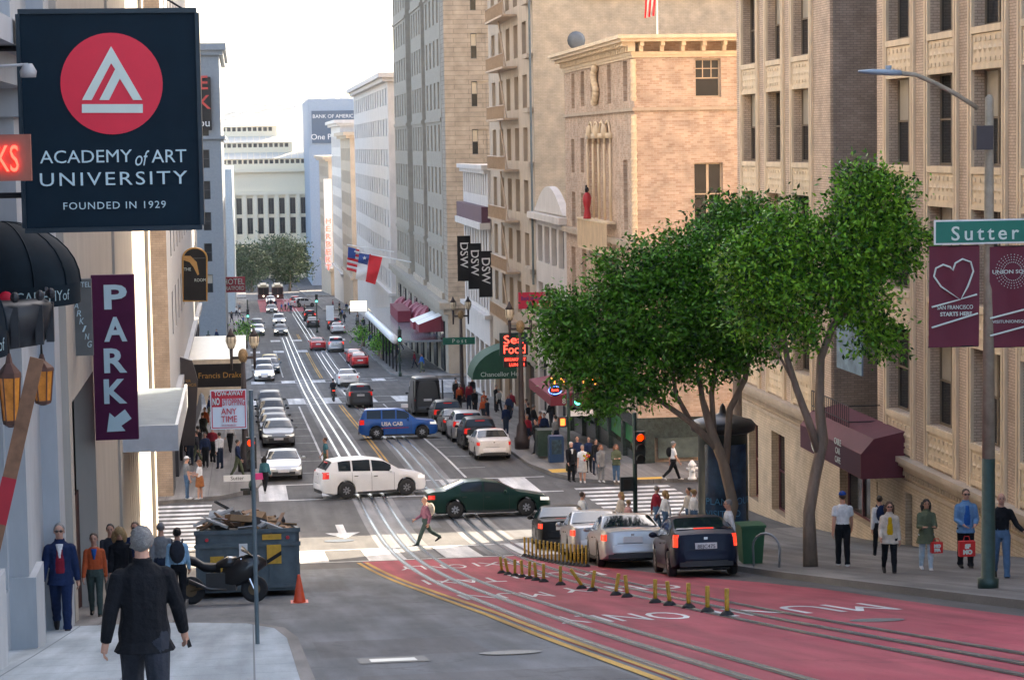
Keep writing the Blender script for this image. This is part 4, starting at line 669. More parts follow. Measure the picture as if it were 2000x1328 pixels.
# ------------------------------------------------------------------ motorcycles
def motorcycle(name, label, X_, Y_, head, col, accent):
    o = thing(name, label, 'motorcycle'); place(o, X_, Y_, head, .02)
    for x, r in ((.70, .30), (-.70, .31)):
        b = MB(); b.lathe([(r*.72, -.05), (r*.95, -.07), (r, 0), (r*.95, .07), (r*.72, .05)], n=20, axis='Y'); wl = b.obj('wheel', RUBBER, o, True); wl.location = (x, 0, r)
        b = MB(); b.lathe([(r*.7, -.03), (r*.74, .03)], n=16, axis='Y'); [b.tube([(0, s2*.03, 0), (r*.72*math.cos(k*PI/3), s2*.03, r*.72*math.sin(k*PI/3))], .018, 5) for k in range(6) for s2 in (-1, 1)]; b.lathe([(r*.45, -.06), (r*.45, -.055)], n=14, axis='Y'); b.obj('rim', accent, wl)
    b = MB(); b.loft([[(x, y*w_, z0+(z1-z0)*k) for y, k in ((-1, .15), (-1, .7), (-.5, 1), (.5, 1), (1, .7), (1, .15), (.5, 0), (-.5, 0))] for x, w_, z0, z1 in ((.98, .04, .80, .92), (.80, .15, .68, 1.04), (.55, .19, .45, 1.06), (.25, .17, .34, .96), (.02, .13, .36, .86))]); b.obj('fairing', col, o, True)
    b = MB(); b.loft([[(x, y*w_, z0+(z1-z0)*k) for y, k in ((-1, .1), (-.8, .8), (0, 1), (.8, .8), (1, .1))] for x, w_, z0, z1 in ((.32, .13, .8, 1.02), (.12, .17, .78, 1.04), (-.12, .14, .74, .92))]); b.obj('fuel_tank', col, o, True)
    b = MB(); b.loft([[(x, y*w_, z+k) for y, k in ((-1, 0), (0, .09), (1, 0), (.5, -.12), (-.5, -.12))] for x, w_, z in ((-.05, .14, .80), (-.4, .15, .83), (-.58, .13, .95), (-.98, .06, 1.06))]); b.obj('seat', BLACK, o, True)
    b = MB(); b.box(-.35, .3, -.14, .14, .28, .68); b.obj('engine', mat('engine', (.06, .06, .062), .4, .6), o)
    b = MB(); [b.tube([(.70, s_*.09, .3), (.42, s_*.1, .98)], .03, 8) for s_ in (-1, 1)]; b.obj('fork', CHROME, o); b = MB(); b.tube([(.36, -.34, .98), (.44, -.1, 1.02), (.44, .1, 1.02), (.36, .34, .98)], .018, 6); b.obj('handlebar', BLACK, o)
    b = MB(); b.tube([(-.7, .09, .31), (-.1, .1, .42)], .035, 6); b.tube([(-.7, -.09, .31), (-.1, -.1, .42)], .035, 6); b.obj('swing_arm', accent, o); b = MB(); b.tube([(.1, -.17, .3), (-.3, -.19, .34), (-.72, -.2, .52)], [.03, .035, .055], 8); b.obj('exhaust', mat('exhaust', (.10, .10, .10), .35, .8), o, True)
    b = MB(); b.loft([[(.72, y, 1.0+.0*y), (.45, y*1.2, 1.26-.5*y*y*10)] for y in np.linspace(-.15, .15, 5)], False, False); b.obj('windscreen', GLASSC, o, True); return o
p = gnd(436, 1180); mc = motorcycle('motorcycle', 'black sport motorcycle parked in front of the grey dumpster', p.x, p.y, -.12, mat('moto_black', (.012, .013, .015), .3, coat=.5), mat('moto_bronze', (.16, .11, .06), .4, .5)); mc.scale = (1.0, 1, 1)
p = gnd(652, 785); mc2 = motorcycle('motorcycle', 'dark motorcycle with rider riding away at the second crosswalk', p.x, p.y+.7, DN, BLK, RIM)
b = MB(); b.box(-1.08, -1.05, -.1, .1, .82, .9); b.obj('tail_lamp', BRAKE, mc2)
def kill(o):
    for c in list(o.children): kill(c)
    bpy.data.objects.remove(o)
for k in list(PROTO): kill(PROTO.pop(k))
# ------------------------------------------------------------------ people
PEOPLE = []
def ring(c, rx, ry, n=12, p=2.4):
    out = []
    for k in range(n):
        a = 2*PI*k/n; ca, sa = math.cos(a), math.sin(a); q = (abs(ca)**p+abs(sa)**p)**(-1/p); out.append((c[0]+rx*ca*q, c[1]+ry*sa*q, c[2]))
    return out
HAIRM = {k: mat('hair_'+k, c, .55, var=.35, scale=60, bump=.8, bscale=120) for k, c in dict(black=(.012, .010, .010), brown=(.06, .032, .018), grey=(.20, .195, .19), blonde=(.38, .24, .10), red=(.20, .07, .03), white=(.5, .48, .45)).items()}
DARK = mat('face_dark', (.03, .018, .015), .5, var=0); LIP = mat('lips', (.36, .12, .10), .5, var=0); EYEW = mat('eye_dark', (.02, .02, .022), .2, var=0)
def clothes(name, col, rough=.85): return mat('cloth_'+name, col, rough, var=.22, scale=9, bump=.9, bscale=16, spec=.15)
def person(label, X_, Y_, head, top, bottom, skin=SKIN, hair='brown', H=1.72, legs=(18, 4, -16, 14), arms=((-14, 8, 12, 0), (14, 8, 18, 0)), shoe=None, jacket=0., skirt=0, fem=False, hstyle='short', cap=None, vox=.02, h=KH, lean=0., sleeves=1., shorts=0., vneck=None, glasses=False, look=0., collar=None, group=None, bag=None, belly=0., z=None, bulk=1.):
    shoe = shoe or BLACK; src = []          # (MB with per-face mats) -> one closed lump per primitive
    B = MB(); mats = [skin, top, bottom, shoe, HAIRM[hair], DARK, LIP, vneck or top, collar or top]
    fw = .92 if fem else 1.0; sk, tp, bt, sh = 0, 1, 2, 3
    # legs
    zs = []
    feet = []
    for sgn, (a, kn) in ((1, legs[0:2]), (-1, legs[2:4])):
        a, kn = math.radians(a), math.radians(kn); hip = Vector((0, sgn*.052*H, .515*H)); k = hip+Vector((math.sin(a), 0, -math.cos(a)))*.245*H; an = k+Vector((math.sin(a-kn), sgn*.0, -math.cos(a-kn)))*.232*H; feet.append((sgn, hip, k, an, a-kn))
    zmin = min(f[3].z for f in feet)-.042*H
    for sgn, hip, k, an, fa in feet:
        off = Vector((0, 0, -zmin)); hip, k, an = hip+off, k+off, an+off
        lf = 1.08 if jacket else 1.0; r1, r2, r3 = (.062*H*bulk, .046*H*bulk, .036*H*bulk) if bulk > 1 else (.058*H, .039*H, .030*H) if fem else (.058*H, .042*H, .034*H)
        pts = [hip+(k-hip)*t for t in np.linspace(0, 1, 6)]+[k+(an-k)*t for t in np.linspace(.2, 1, 5)]; rr = list(np.linspace(r1, r2, 6)*lf)+[r2*1.0*lf, r2*1.02*lf, r3*1.1*lf, r3*lf, r3*.98*lf]
        if shorts: B.m = sk; B.tube(pts, [q*.86 for q in rr], 10); n_ = int(3+6*shorts); B.m = bt; B.tube(pts[:n_], [q*1.05 for q in rr[:n_]], 10)
        else: B.m = bt; B.tube(pts, rr, 10)
        if not shorts and not fem: B.m = bt; B.tube([an+(k-an)*.10, an-(k-an)*.02], [r3*1.12*lf, r3*1.16*lf], 10)
        B.m = sh; pit = max(-.7, min(.5, -fa*.0 + (.0 if an.z < .06*H else -.5))); d = Vector((math.cos(pit), 0, math.sin(pit)))
        B.tube([an+Vector((-.030*H, 0, -.012*H)), an+d*.02*H+Vector((0, 0, -.02*H)), an+d*.07*H+Vector((0, 0, -.026*H)), an+d*.115*H+Vector((0, 0, -.030*H))], [.026*H, .029*H, .026*H, .018*H], 9, sq=.8)
    zo = -zmin; le = math.radians(lean)
    def LN(p): return (p[0]+math.sin(le)*max(0, p[2]-.52*H), p[1], p[2])
    bk = bulk; tz = [(.42, .104, .078), (.485, .086, .062), (.53, .098, .068), (.60, .084+.01*belly, .060+.03*belly), (.67, .090, .064+.015*belly), (.74, .099*fw, .068), (.785, .100*fw, .060), (.812, .078*fw, .050), (.842, .036, .036)]
    j = .012*(1 if jacket else .3)
    def torso(za, zb_, m, add):
        jf = lambda q: 1+(.16*max(0, (.56-q)/.1) if m == tp and jacket else 0)
        rs_ = [ring(LN((0, 0, zz*H+zo)), (d*jf(zz)+add)*H, (w_*bk*jf(zz)+add)*H) for zz, w_, d in [(q, float(np.interp(q, [t[0] for t in tz], [t[1] for t in tz])), float(np.interp(q, [t[0] for t in tz], [t[2] for t in tz]))) for q in np.linspace(za, zb_, 9)]]; B.m = m; B.loft(rs_)
    torso(.485, .60, bt, .002); torso(.575 if not jacket else .485-jacket, .835, tp, j)
    if jacket: B.m = tp; B.loft([ring(LN((-.006*H, 0, zz*H+zo)), r_*H, r_*1.05*H) for zz, r_ in ((.815, .052), (.84, .046), (.862, .043))])
    if skirt: B.m = bt; B.loft([ring((0, 0, zz*H+zo), w_*H, w_*1.15*H) for zz, w_ in ((.60, .072), (.54, .092), (.45, .102), (.52-skirt, .112))])
    if vneck: B.m = 7; B.loft([ring(LN((.05*H, 0, zz*H+zo)), .035*H, w_*H) for zz, w_ in ((.56, .045), (.68, .045), (.76, .035), (.80, .02))])
    if collar: B.m = 8; B.loft([ring(LN((.058*H, 0, zz*H+zo)), .034*H, w_*H) for zz, w_ in ((.70, .008), (.76, .022), (.82, .030))])
    # head
    hc = Vector(LN((.012*H, 0, .932*H+zo))); B.m = sk; B.tube([LN((-.006*H, 0, .82*H+zo)), hc-Vector((.006*H, 0, .045*H))], [.036*H*fw, .034*H*fw], 10); B.ell(hc+Vector((0, 0, .008*H)), (.056*H, .044*H, .058*H), 14, 10); B.ell(hc+Vector((.012*H, 0, -.028*H)), (.040*H, .035*H, .038*H), 12, 8)
    fl = math.radians(look)
    # arms
    hands = []
    for sgn, (s_, ab, el, inn) in ((1, arms[0]), (-1, arms[1])):
        s_, ab, el = math.radians(s_), math.radians(ab), math.radians(el); shd = Vector(LN((0, sgn*.098*H*fw*bk, .782*H+zo))); d1 = Vector((math.sin(s_), sgn*math.sin(ab), -math.cos(s_))).normalized(); d2 = Vector((math.sin(s_+el), sgn*(math.sin(ab)*.6-inn), -math.cos(s_+el))).normalized(); e = shd+d1*.172*H; wst = e+d2*.15*H; aj = 1.25 if jacket else 1.08
        if sleeves < .6: B.m = sk; B.tube([e-d1*.06*H, e, e+(wst-e)*.5, wst], [.027*H*fw, .026*H*fw, .024*H*fw, .017*H], 9); B.m = tp; B.tube([shd, shd+d1*.04*H, shd+d1*.105*H], [.040*H*fw, .042*H*fw, .043*H*fw], 10)
        else: B.m = tp; B.tube([shd, shd+d1*.08*H, e, e+(wst-e)*.5, wst-d2*.005*H], [.037*H*fw*aj, .034*H*fw*aj, .029*H*aj, .026*H*aj, .021*H*aj], 10)
        B.m = tp; B.ell(shd+Vector((0, -sgn*.004*H, .0)), (.040*H*fw*(1.12 if jacket else 1), .040*H*fw*(1.12 if jacket else 1), .036*H), 12, 8); B.m = sk; B.tube([wst-d2*.02*H, wst+d2*.012*H, wst+d2*.05*H], [.0155*H, .019*H, .017*H], 8, sq=.65); hands.append((wst, d2, sgn))
    me = B.mesh('person'); o = bpy.data.objects.new('person', me); C.objects.link(o); [me.materials.append(m) for m in mats]
    mod = o.modifiers.new('r', 'REMESH'); mod.mode = 'VOXEL'; mod.voxel_size = vox; mod.use_smooth_shade = True
    # face, ears and fingers are added after the skin is fused
    F = MB(); F.m = 0; F.ell(hc+Vector((.054*H, 0, -.008*H)), (.012*H, .008*H, .016*H), 8, 5)
    for sg in (-1, 1): F.m = 0; F.ell(hc+Vector((-.004*H, sg*.045*H, -.004*H)), (.012*H, .005*H, .018*H), 8, 5); F.m = 5; F.ell(hc+Vector((.050*H, sg*.018*H, .008*H)), (.006*H, .008*H, .005*H), 6, 4); F.m = 4; F.ell(hc+Vector((.052*H, sg*.018*H, .020*H)), (.005*H, .011*H, .003*H), 6, 4)
    F.m = 6; F.ell(hc+Vector((.050*H, 0, -.032*H)), (.006*H, .014*H, .004*H), 8, 4)
    if glasses:
        F.m = 5; [F.ell(hc+Vector((.056*H, sg*.019*H, .008*H)), (.004*H, .016*H, .011*H), 8, 5) for sg in (-1, 1)]; F.tube([hc+Vector((.055*H, -.04*H, .012*H)), hc+Vector((.055*H, .04*H, .012*H))], .003*H, 5); [F.tube([hc+Vector((.055*H, sg*.04*H, .012*H)), hc+Vector((0, sg*.047*H, .010*H))], .002*H, 4) for sg in (-1, 1)]
    F.m = 0
    for wst, d, sgn in hands:
        sd_ = Vector((1, 0, 0)); sd_ = (sd_-d*sd_.dot(d)); sd_ = sd_.normalized() if sd_.length > .1 else Vector((0, 0, 1)); nn = Vector((0, -sgn, 0)); p0 = wst+d*.045*H
        for i, ln in enumerate((.034, .042, .044, .040)):
            a_ = p0+sd_*(i-1.5)*.0098*H; m1 = a_+(d+nn*.25)*ln*.5*H; m2 = m1+(d*.7+nn*.8)*ln*.5*H; F.tube([a_-d*.01*H, a_, m1, m2], [.0055*H, .0054*H, .005*H, .0042*H], 6)
        a_ = wst+d*.015*H+sd_*.014*H; F.tube([a_, a_+(d*.5+sd_*.75)*.022*H, a_+(d*.9+sd_*.75)*.042*H], [.0065*H, .006*H, .005*H], 6)
    # hair
    hr = None
    if hstyle != 'bald' or cap:
        G = MB(); big = {'short': 1.0, 'bushy': 1.1, 'curly': 1.28, 'long': 1.06, 'bun': 1.0, 'bald': .9}[hstyle]; n_, m_ = 22, 15
        c0 = hc+Vector((-.013*H, 0, .020*H)); r0_ = Vector((.055*H*big, .049*H*big, .055*H*big)); G.ell(c0, r0_, n_, m_)
        if hstyle in ('long', 'curly'):
            for sg in (-1, 0, 1): G.tube([c0+Vector((-.012*H, sg*.030*H, 0)), c0+Vector((-.028*H, sg*.042*H*big, -.06*H)), c0+Vector((-.030*H, sg*.044*H*big, -.125*H))], [.034*H*big, .033*H*big, .016*H*big], 9)
        if hstyle == 'bun': G.ell(c0+Vector((-.06*H, 0, .02*H)), (.026*H, .03*H, .028*H), 9, 6)
        amp = (.014 if hstyle in ('curly', 'bushy') else .008)*H; G.v = [tuple(Vector(p)+Vector(p).normalized()*0+mnoise.noise_vector(Vector(p)*(60/H if hstyle in ('curly', 'bushy') else 45/H))*amp) for p in G.v]; hr = G
    if hstyle == 'bald': hr = None
    cp_ = None
    if cap:
        K = MB(); c0 = hc+Vector((-.006*H, 0, .030*H)); K.loft([[(c0.x+.062*H*math.cos(t)*math.cos(q), c0.y+.052*H*math.cos(t)*math.sin(q), c0.z+.050*H*math.sin(t)) for q in [2*PI*i/14 for i in range(14)]] for t in np.linspace(-.05, PI/2-.08, 6)]); K.loft([[(c0.x+.045*H+.05*H*f, c0.y+y*H, c0.z+.002*H-.006*H*f) for y in (-.04, -.02, 0, .02, .04)] for f in (0, .6, 1)], False, False); cp_ = K
    if z is None: z = g(Y_)+h
    o.location = (X_, Y_, z); o.rotation_euler = (0, 0, head); tag(o, label, 'person', group)
    if hr: hr.obj('hair', HAIRM[hair], o, True)
    if cp_: cp_.obj('cap', cap, o, True)
    PEOPLE.append((o, F, B)); o['_h'] = H; return o
def finish_people():
    dg = bpy.context.evaluated_depsgraph_get(); out = []
    for o, F, B in PEOPLE: out.append(bpy.data.meshes.new_from_object(o.evaluated_get(dg), preserve_all_data_layers=False, depsgraph=dg))
    for (o, F, B), me in zip(PEOPLE, out):
        nv = len(me.vertices); co = np.empty(nv*3, np.float32); me.vertices.foreach_get('co', co); co = co.reshape(-1, 3); fs = [tuple(p.vertices) for p in me.polygons]
        bv = BVHTree.FromPolygons(B.v, B.f); mi = [B.mi[bv.find_nearest(co[list(f)].mean(0))[2]] for f in fs]
        old = list(o.data.materials); n = MB(); n.v = [tuple(map(float, c)) for c in co]; n.f = fs; n.mi = mi; off = len(n.v); n.v += F.v; n.f += [tuple(i+off for i in f) for f in F.f]; n.mi += F.mi
        nm = bpy.data.meshes.new('person'); nm.from_pydata(n.v, [], n.f); [nm.materials.append(m) for m in old]; nm.polygons.foreach_set('material_index', n.mi); nm.polygons.foreach_set('use_smooth', [True]*len(n.f)); nm.update(); o.modifiers.clear(); o.data = nm; del o['_h']
NAVY = clothes('navy', (.012, .024, .070)); MARO = clothes('maroon', (.22, .015, .03)); ORNG = clothes('orange', (.42, .085, .03)); OLIV = clothes('olive', (.05, .075, .07)); BLKC = clothes('black', (.010, .011, .014)); CHAR = clothes('charcoal', (.028, .032, .042)); JEAN = clothes('jeans', (.07, .13, .22)); DJEAN = clothes('dark_jeans', (.02, .03, .055)); WHC = clothes('white', (.66, .67, .68)); LBL = clothes('light_blue', (.28, .48, .66)); YELS = clothes('mustard', (.55, .33, .01)); CREAMC = clothes('cream', (.55, .48, .40)); KHA = clothes('khaki', (.10, .12, .075)); TEALC = clothes('teal', (.05, .16, .2)); GRYC = clothes('grey', (.20, .21, .22)); RUST = clothes('rust', (.30, .11, .04)); PNK = clothes('plum', (.25, .11, .16)); BLUC = clothes('blue', (.02, .10, .35)); PALEJ = clothes('pale_jeans', (.42, .52, .60)); CAP_B = clothes('cap_blue', (.01, .06, .30)); SNK = mat('sneaker', (.6, .6, .6), .6, var=.1)
def pp(u, v, h=KH): p = gnd(u, v, h); return p.x, p.y
STAND = (3, 0, -3, 0); REST = ((2, 7, 8, 0), (2, 7, 8, 0)); HOLD = ((14, 8, 85, .45), (14, 8, 85, .45))
# left pavement
person('man in navy suit and red waistcoat walking up the left pavement', *pp(122, 1230), UP+.05, NAVY, NAVY, hair='grey', H=1.85, legs=(20, 6, -14, 22), arms=((-8, 12, 8, 0), (6, 14, 25, 0)), jacket=.04, vneck=MARO, collar=WHC, glasses=True, vox=.011)
person('person in orange sweater and green trousers beside the suited man', *pp(188, 1203), UP, ORNG, OLIV, hair='brown', H=1.60, legs=(12, 4, -10, 10), vox=.012, fem=True, collar=BLUC)
person('woman with curly blonde hair in black jacket behind the orange sweater', *pp(238, 1192), UP+.1, BLKC, GRYC, hair='blonde', hstyle='curly', H=1.68, fem=True, jacket=.06, vox=.014)
person('man in black jacket seen from behind with a phone, nearest to the camera', -.90, 18.7, DN+.12, BLKC, CHAR, hair='grey', hstyle='bushy', H=1.77, legs=(24, 6, -20, 14), arms=((-12, 18, 14, 0), (6, 20, 16, 0)), jacket=.06, vox=.009, belly=.5, bulk=1.07)
person('dark haired person in sleeveless top behind the blonde woman', *pp(220, 1180), UP, CHAR, GRYC, hair='black', H=1.76, sleeves=.2, vox=.018)
person('man in sunglasses half hidden behind the man in black', *pp(268, 1175), UP, NAVY, CHAR, hair='brown', H=1.78, glasses=True, vox=.018)
person('person in light blue shirt with a backpack walking away by the motorcycle', *pp(350, 1192), DN, LBL, BLKC, hair='black', hstyle='bun', H=1.66, fem=True, vox=.014)
person('grey haired man with dark rucksack partly behind the man in black', *pp(318, 1176), DN, GRYC, DJEAN, hair='grey', H=1.75, vox=.018)
# far left corner
person('man in grey tee shirt and jeans standing on the far left corner', *pp(366, 975), .3, GRYC, JEAN, hair='grey', H=1.85, cap=WHC, sleeves=.3, legs=STAND, arms=((10, 8, 70, .2), (2, 8, 10, 0)), shoe=SNK, vox=.025)
person('woman in white top and rust skirt standing on the far left corner', *pp(391, 975), PI-.3, WHC, RUST, hair='red', hstyle='long', H=1.70, fem=True, skirt=.2, shorts=.2, sleeves=.3, legs=STAND, arms=((10, 8, 90, .2), (2, 8, 70, .2)), shoe=SNK, vox=.025)
person('woman with pink bag crossing by the silver coupe', *pp(518, 962, 0), DN-.3, TEALC, BLKC, hair='black', hstyle='long', H=1.66, fem=True, shoe=SNK, h=0, vox=.025)
for i, (u, v, c, bt_) in enumerate(((352, 905, BLKC, BLKC), (372, 908, CHAR, DJEAN), (388, 902, BLKC, DJEAN), (402, 912, NAVY, BLKC), (430, 915, WHC, DJEAN), (416, 903, MARO, BLKC), (362, 893, BLUC, BLKC))): person('pedestrian in %s top in the crowd under the hotel marquee, %s from left' % (('black', 'charcoal', 'black', 'navy', 'white', 'maroon', 'blue')[i], ('first', 'third', 'fourth', 'fifth', 'seventh', 'sixth', 'second')[i]), *pp(u, v), random.choice((UP, DN))+random.uniform(-.6, .6), c, bt_, hair=random.choice(('black', 'brown')), H=1.72+.06*(i % 3), legs=STAND, vox=.035, group='crowd under the marquee')
# on the roadway
person('man in plum shirt with pale rucksack crossing in front of the green sedan', *pp(832, 1064, 0), PI+.25, PNK, OLIV, hair='white', hstyle='bald', H=1.75, legs=(26, 4, -28, 30), arms=((-20, 8, 35, .1), (15, 8, 45, .1)), h=0, vox=.018)
person('man in teal tee shirt walking behind the white SUV', *pp(637, 925, 0), PI, TEALC, KHA, hair='brown', H=1.78, sleeves=.3, h=0, vox=.028)
person('rider in dark clothes on the motorcycle at the second crosswalk', gnd(652, 785).x, gnd(652, 785).y+.55, DN, CHAR, BLKC, hair='black', H=1.7, legs=(75, 80, 75, 80), arms=((50, 6, 10, 0), (50, 6, 10, 0)), lean=12, h=.36, vox=.03, cap=BLKC)
# right far corner group
for (u, v, lb, tp_, bt_, hr_, kw) in ((1116, 940, 'older man in dark suit on the right corner beside the woman in a spotted skirt', BLKC, BLKC, 'white', dict(H=1.78, jacket=.05, collar=WHC)), (1138, 942, 'woman in white top and black and white spotted skirt holding flowers', WHC, clothes('spotted', (.45, .45, .45)), 'grey', dict(H=1.68, fem=True, skirt=.24, shorts=.2, sleeves=.3, shoe=SNK, arms=((20, 8, 70, .3), (4, 8, 10, 0)))), (1174, 941, 'woman in grey trouser suit with pink scarf waiting at the corner', GRYC, GRYC, 'red', dict(H=1.66, fem=True, jacket=.08, hstyle='long', shoe=SNK)), (1204, 941, 'young woman in olive jacket and jeans with white shoulder bag', KHA, JEAN, 'red', dict(H=1.68, fem=True, hstyle='long', shoe=SNK, jacket=.03, arms=HOLD)), (1128, 925, 'man in dark blue shirt behind the spotted skirt', NAVY, CHAR, 'black', dict(H=1.75)), (1150, 922, 'woman in navy dress at the back of the corner group', NAVY, BLKC, 'black', dict(H=1.66, fem=True)), (1164, 927, 'dark haired woman in black behind the grey suit', BLKC, DJEAN, 'black', dict(H=1.66, fem=True, hstyle='long'))):
    person(lb, *pp(u, v), UP+random.uniform(-.3, .3), tp_, bt_, hair=hr_, legs=STAND, vox=.022, **kw)
person('young man with black backpack striding past the dark stone column', *pp(1315, 938), .15, WHC, BLKC, hair='grey', H=1.80, legs=(24, 4, -26, 24), sleeves=.3, cap=GRYC, vox=.022, shoe=SNK)
# sunlit people crossing behind the queue
for (u, v, lb, tp_, hr_, kw) in ((1138, 1055, 'man in white tee shirt crossing behind the black sedan', WHC, 'brown', {}), (1214, 1052, 'blonde woman in pale top crossing behind the silver sedan', CREAMC, 'blonde', dict(fem=True, hstyle='long', H=1.68)), (1228, 1056, 'child with fair hair beside the blonde woman', clothes('pink', (.55, .30, .28)), 'blonde', dict(H=1.45)), (1283, 1040, 'man in maroon jacket beyond the queue', MARO, 'grey', {}), (1300, 1048, 'woman with light hair beside the maroon jacket', WHC, 'blonde', dict(fem=True, hstyle='curly', H=1.64)), (1346, 1045, 'man in pale shirt near the advertising column', CREAMC, 'black', {}), (1356, 1047, 'woman with tied fair hair near the advertising column', WHC, 'blonde', dict(fem=True, hstyle='bun', H=1.68))):
    person(lb, *pp(u, v, 0), random.choice((0, PI))+.3, tp_, JEAN, hair=hr_, h=0, vox=.022, **kw)
person('grey haired man in waistcoat standing beside the dark hatchback', *pp(1424, 1110), PI, WHC, CHAR, hair='grey', H=1.75, glasses=True, vox=.016, legs=STAND)
# right pavement
person('man in white tee shirt and blue cap seen from behind on the right pavement', *pp(1646, 1106), DN-.12, WHC, BLKC, skin=SKIN, hair='brown', H=1.86, legs=(6, 2, -7, 5), cap=CAP_B, sleeves=.3, shoe=SNK, vox=.014)
person('woman in mustard top and cream cardigan walking towards the camera', *pp(1737, 1119), UP-.15, CREAMC, BLKC, hair='brown', hstyle='long', H=1.64, fem=True, jacket=.05, vneck=YELS, glasses=True, vox=.013, arms=((-4, 10, 20, 0), (4, 10, 50, 0)))
person('person in white hoodie with navy backpack behind the woman in mustard', *pp(1718, 1088), DN-.1, WHC, BLKC, hair='black', hstyle='bun', H=1.70, fem=True, vox=.016)
person('woman in olive parka looking at an orange phone', *pp(1809, 1113), UP-.1, KHA, PALEJ, skin=SKIN2, hair='black', hstyle='long', H=1.64, fem=True, jacket=.10, arms=((18, 8, 80, .35), (18, 8, 80, .35)), shoe=SNK, vox=.013, legs=(9, 3, -8, 8))
person('man in sunglasses and blue jacket carrying a red bag in front', *pp(1886, 1109), UP-.05, LBL if False else clothes('denim_blue', (.12, .24, .42)), BLKC, hair='brown', H=1.84, glasses=True, jacket=.03, vneck=BLUC, arms=((12, 10, 60, .5), (12, 10, 60, .5)), vox=.013, legs=(6, 2, -6, 4))
person('man carrying a dark jacket behind the lamp post', *pp(1955, 1128), UP-.2, BLKC, JEAN, hair='grey', hstyle='bald', H=1.78, vox=.014, arms=((5, 30, 60, -.2), (0, 8, 10, 0)))
# right pavement crowd further down
PORD = HORD+['seventeenth', 'eighteenth', 'nineteenth', 'twentieth', 'twenty first', 'twenty second', 'twenty third', 'twenty fourth', 'twenty fifth', 'twenty sixth']
for i in range(26):
    x = random.uniform(14.4, 18); y = random.uniform(114, 168); c = random.choice((BLKC, CHAR, NAVY, MARO, GRYC, WHC, ORNG)); person('pedestrian in %s top on the right pavement, %s from the shop corner' % (c.name.replace('cloth_', ''), PORD[i]), x, 113+i*2.1, random.uniform(0, 6.28), c, random.choice((DJEAN, BLKC, CHAR)), hair=random.choice(('black', 'brown', 'grey')), H=random.uniform(1.6, 1.82), legs=random.choice((STAND, (18, 4, -16, 14))), vox=.035, group='people on the right pavement')
for i in range(44):
    x, y = (random.uniform(14.2, 17.5), 205+i*4.3) if i % 2 else (random.uniform(-5, -.2), 206+i*4.5); c = random.choice((BLKC, CHAR, NAVY, MARO, GRYC, WHC, BLUC)); person('distant pedestrian in %s top %s, %s along' % (c.name.replace('cloth_', ''), 'by the hotel' if i % 2 else 'by the square', (HORD+['seventeenth', 'eighteenth', 'nineteenth', 'twentieth', 'twenty first', 'twenty second'])[i//2]), x, y, random.uniform(0, 6.28), c, random.choice((DJEAN, BLKC, KHA)), hair='brown', H=random.uniform(1.6, 1.82), vox=.045, group='distant pedestrians')
for i in range(18):
    x, y = (random.uniform(-2.9, .1), 102+i*3.6) if i % 2 else (random.uniform(3, 12), 372+i*3); c = random.choice((BLKC, CHAR, NAVY, MARO, GRYC, WHC, BLUC, ORNG)); person('pedestrian in %s top %s, %s along' % (c.name.replace('cloth_', ''), 'on the far left pavement' if i % 2 else 'crossing at the far end', PORD[i//2]), x, y, random.uniform(0, 6.28), c, random.choice((DJEAN, BLKC, KHA)), hair=random.choice(('brown', 'black')), H=random.uniform(1.6, 1.82), vox=.04, h=KH if i % 2 else 0, group='pedestrians further along')
finish_people()
# ------------------------------------------------------------------ signs, street furniture and small things
def rectY(u0, v0, u1, v1, Y): a = at(u0, (v0+v1)/2, Y); c = at(u1, (v0+v1)/2, Y); t = at((u0+u1)/2, v0, Y); d = at((u0+u1)/2, v1, Y); return a.x, c.x, d.z, t.z
def board(name, label, cat, u0, v0, u1, v1, Y, m, th=.12, group=None, part='board'):
    x0, x1, z0, z1 = rectY(u0, v0, u1, v1, Y); o = thing(name, label, cat, ((x0+x1)/2, Y, z0), 0, group); b = MB(); b.box(x0, x1, Y, Y+th, z0, z1); b.obj(part, m, o, world=True); return o, x0, x1, z0, z1
NAVYS = mat('sign_navy', (.004, .016, .028), .6, var=.15, scale=2, spec=.15); SREDM = mat('sign_red', (.72, .01, .045), .4, var=.04); SWHITE = mat('sign_white', (.62, .72, .66), .5, var=.04); SWB = mat('sign_pale_blue', (.50, .66, .70), .5, var=.04)
sg, x0, x1, z0, z1 = board('academy_sign', 'large navy ACADEMY of ART UNIVERSITY sign with red circle logo', 'sign', 45, 27, 386, 443, 28, NAVYS, .35)
b = MB(); [b.box(*q) for q in ((x0-.02, x1+.02, 27.97, 28.37, z1, z1+.06), (x0-.02, x1+.02, 27.97, 28.37, z0-.06, z0), (x0-.05, x0, 27.97, 28.37, z0, z1), (x1, x1+.05, 27.97, 28.37, z0, z1))]; b.obj('frame', mat('sign_frame', (.01, .025, .04), .3, .4), sg, world=True)
pj = lambda u, v, y=27.98: at(u, v, y); c = pj(218, 164); r = (pj(318, 164)-pj(118, 164)).x/2
b = MB(); b.prism([(c.x+r*math.cos(2*PI*k/48), c.z+r*math.sin(2*PI*k/48)) for k in range(48)], 27.985, 28.0); b.obj('red_disc', SREDM, sg, world=True)
A_ = [(217, 91), (160, 196), (179, 196), (217, 124), (225, 136), (194, 196), (213, 196), (234, 154), (260, 196), (278, 196)]; b = MB(); b.prism([(pj(*q).x, pj(*q).z) for q in A_], 27.972, 27.984); b.prism([(pj(*q).x, pj(*q).z) for q in ((160, 204), (279, 204), (279, 221), (160, 221))], 27.972, 27.984); b.obj('emblem', SWHITE, sg, world=True)
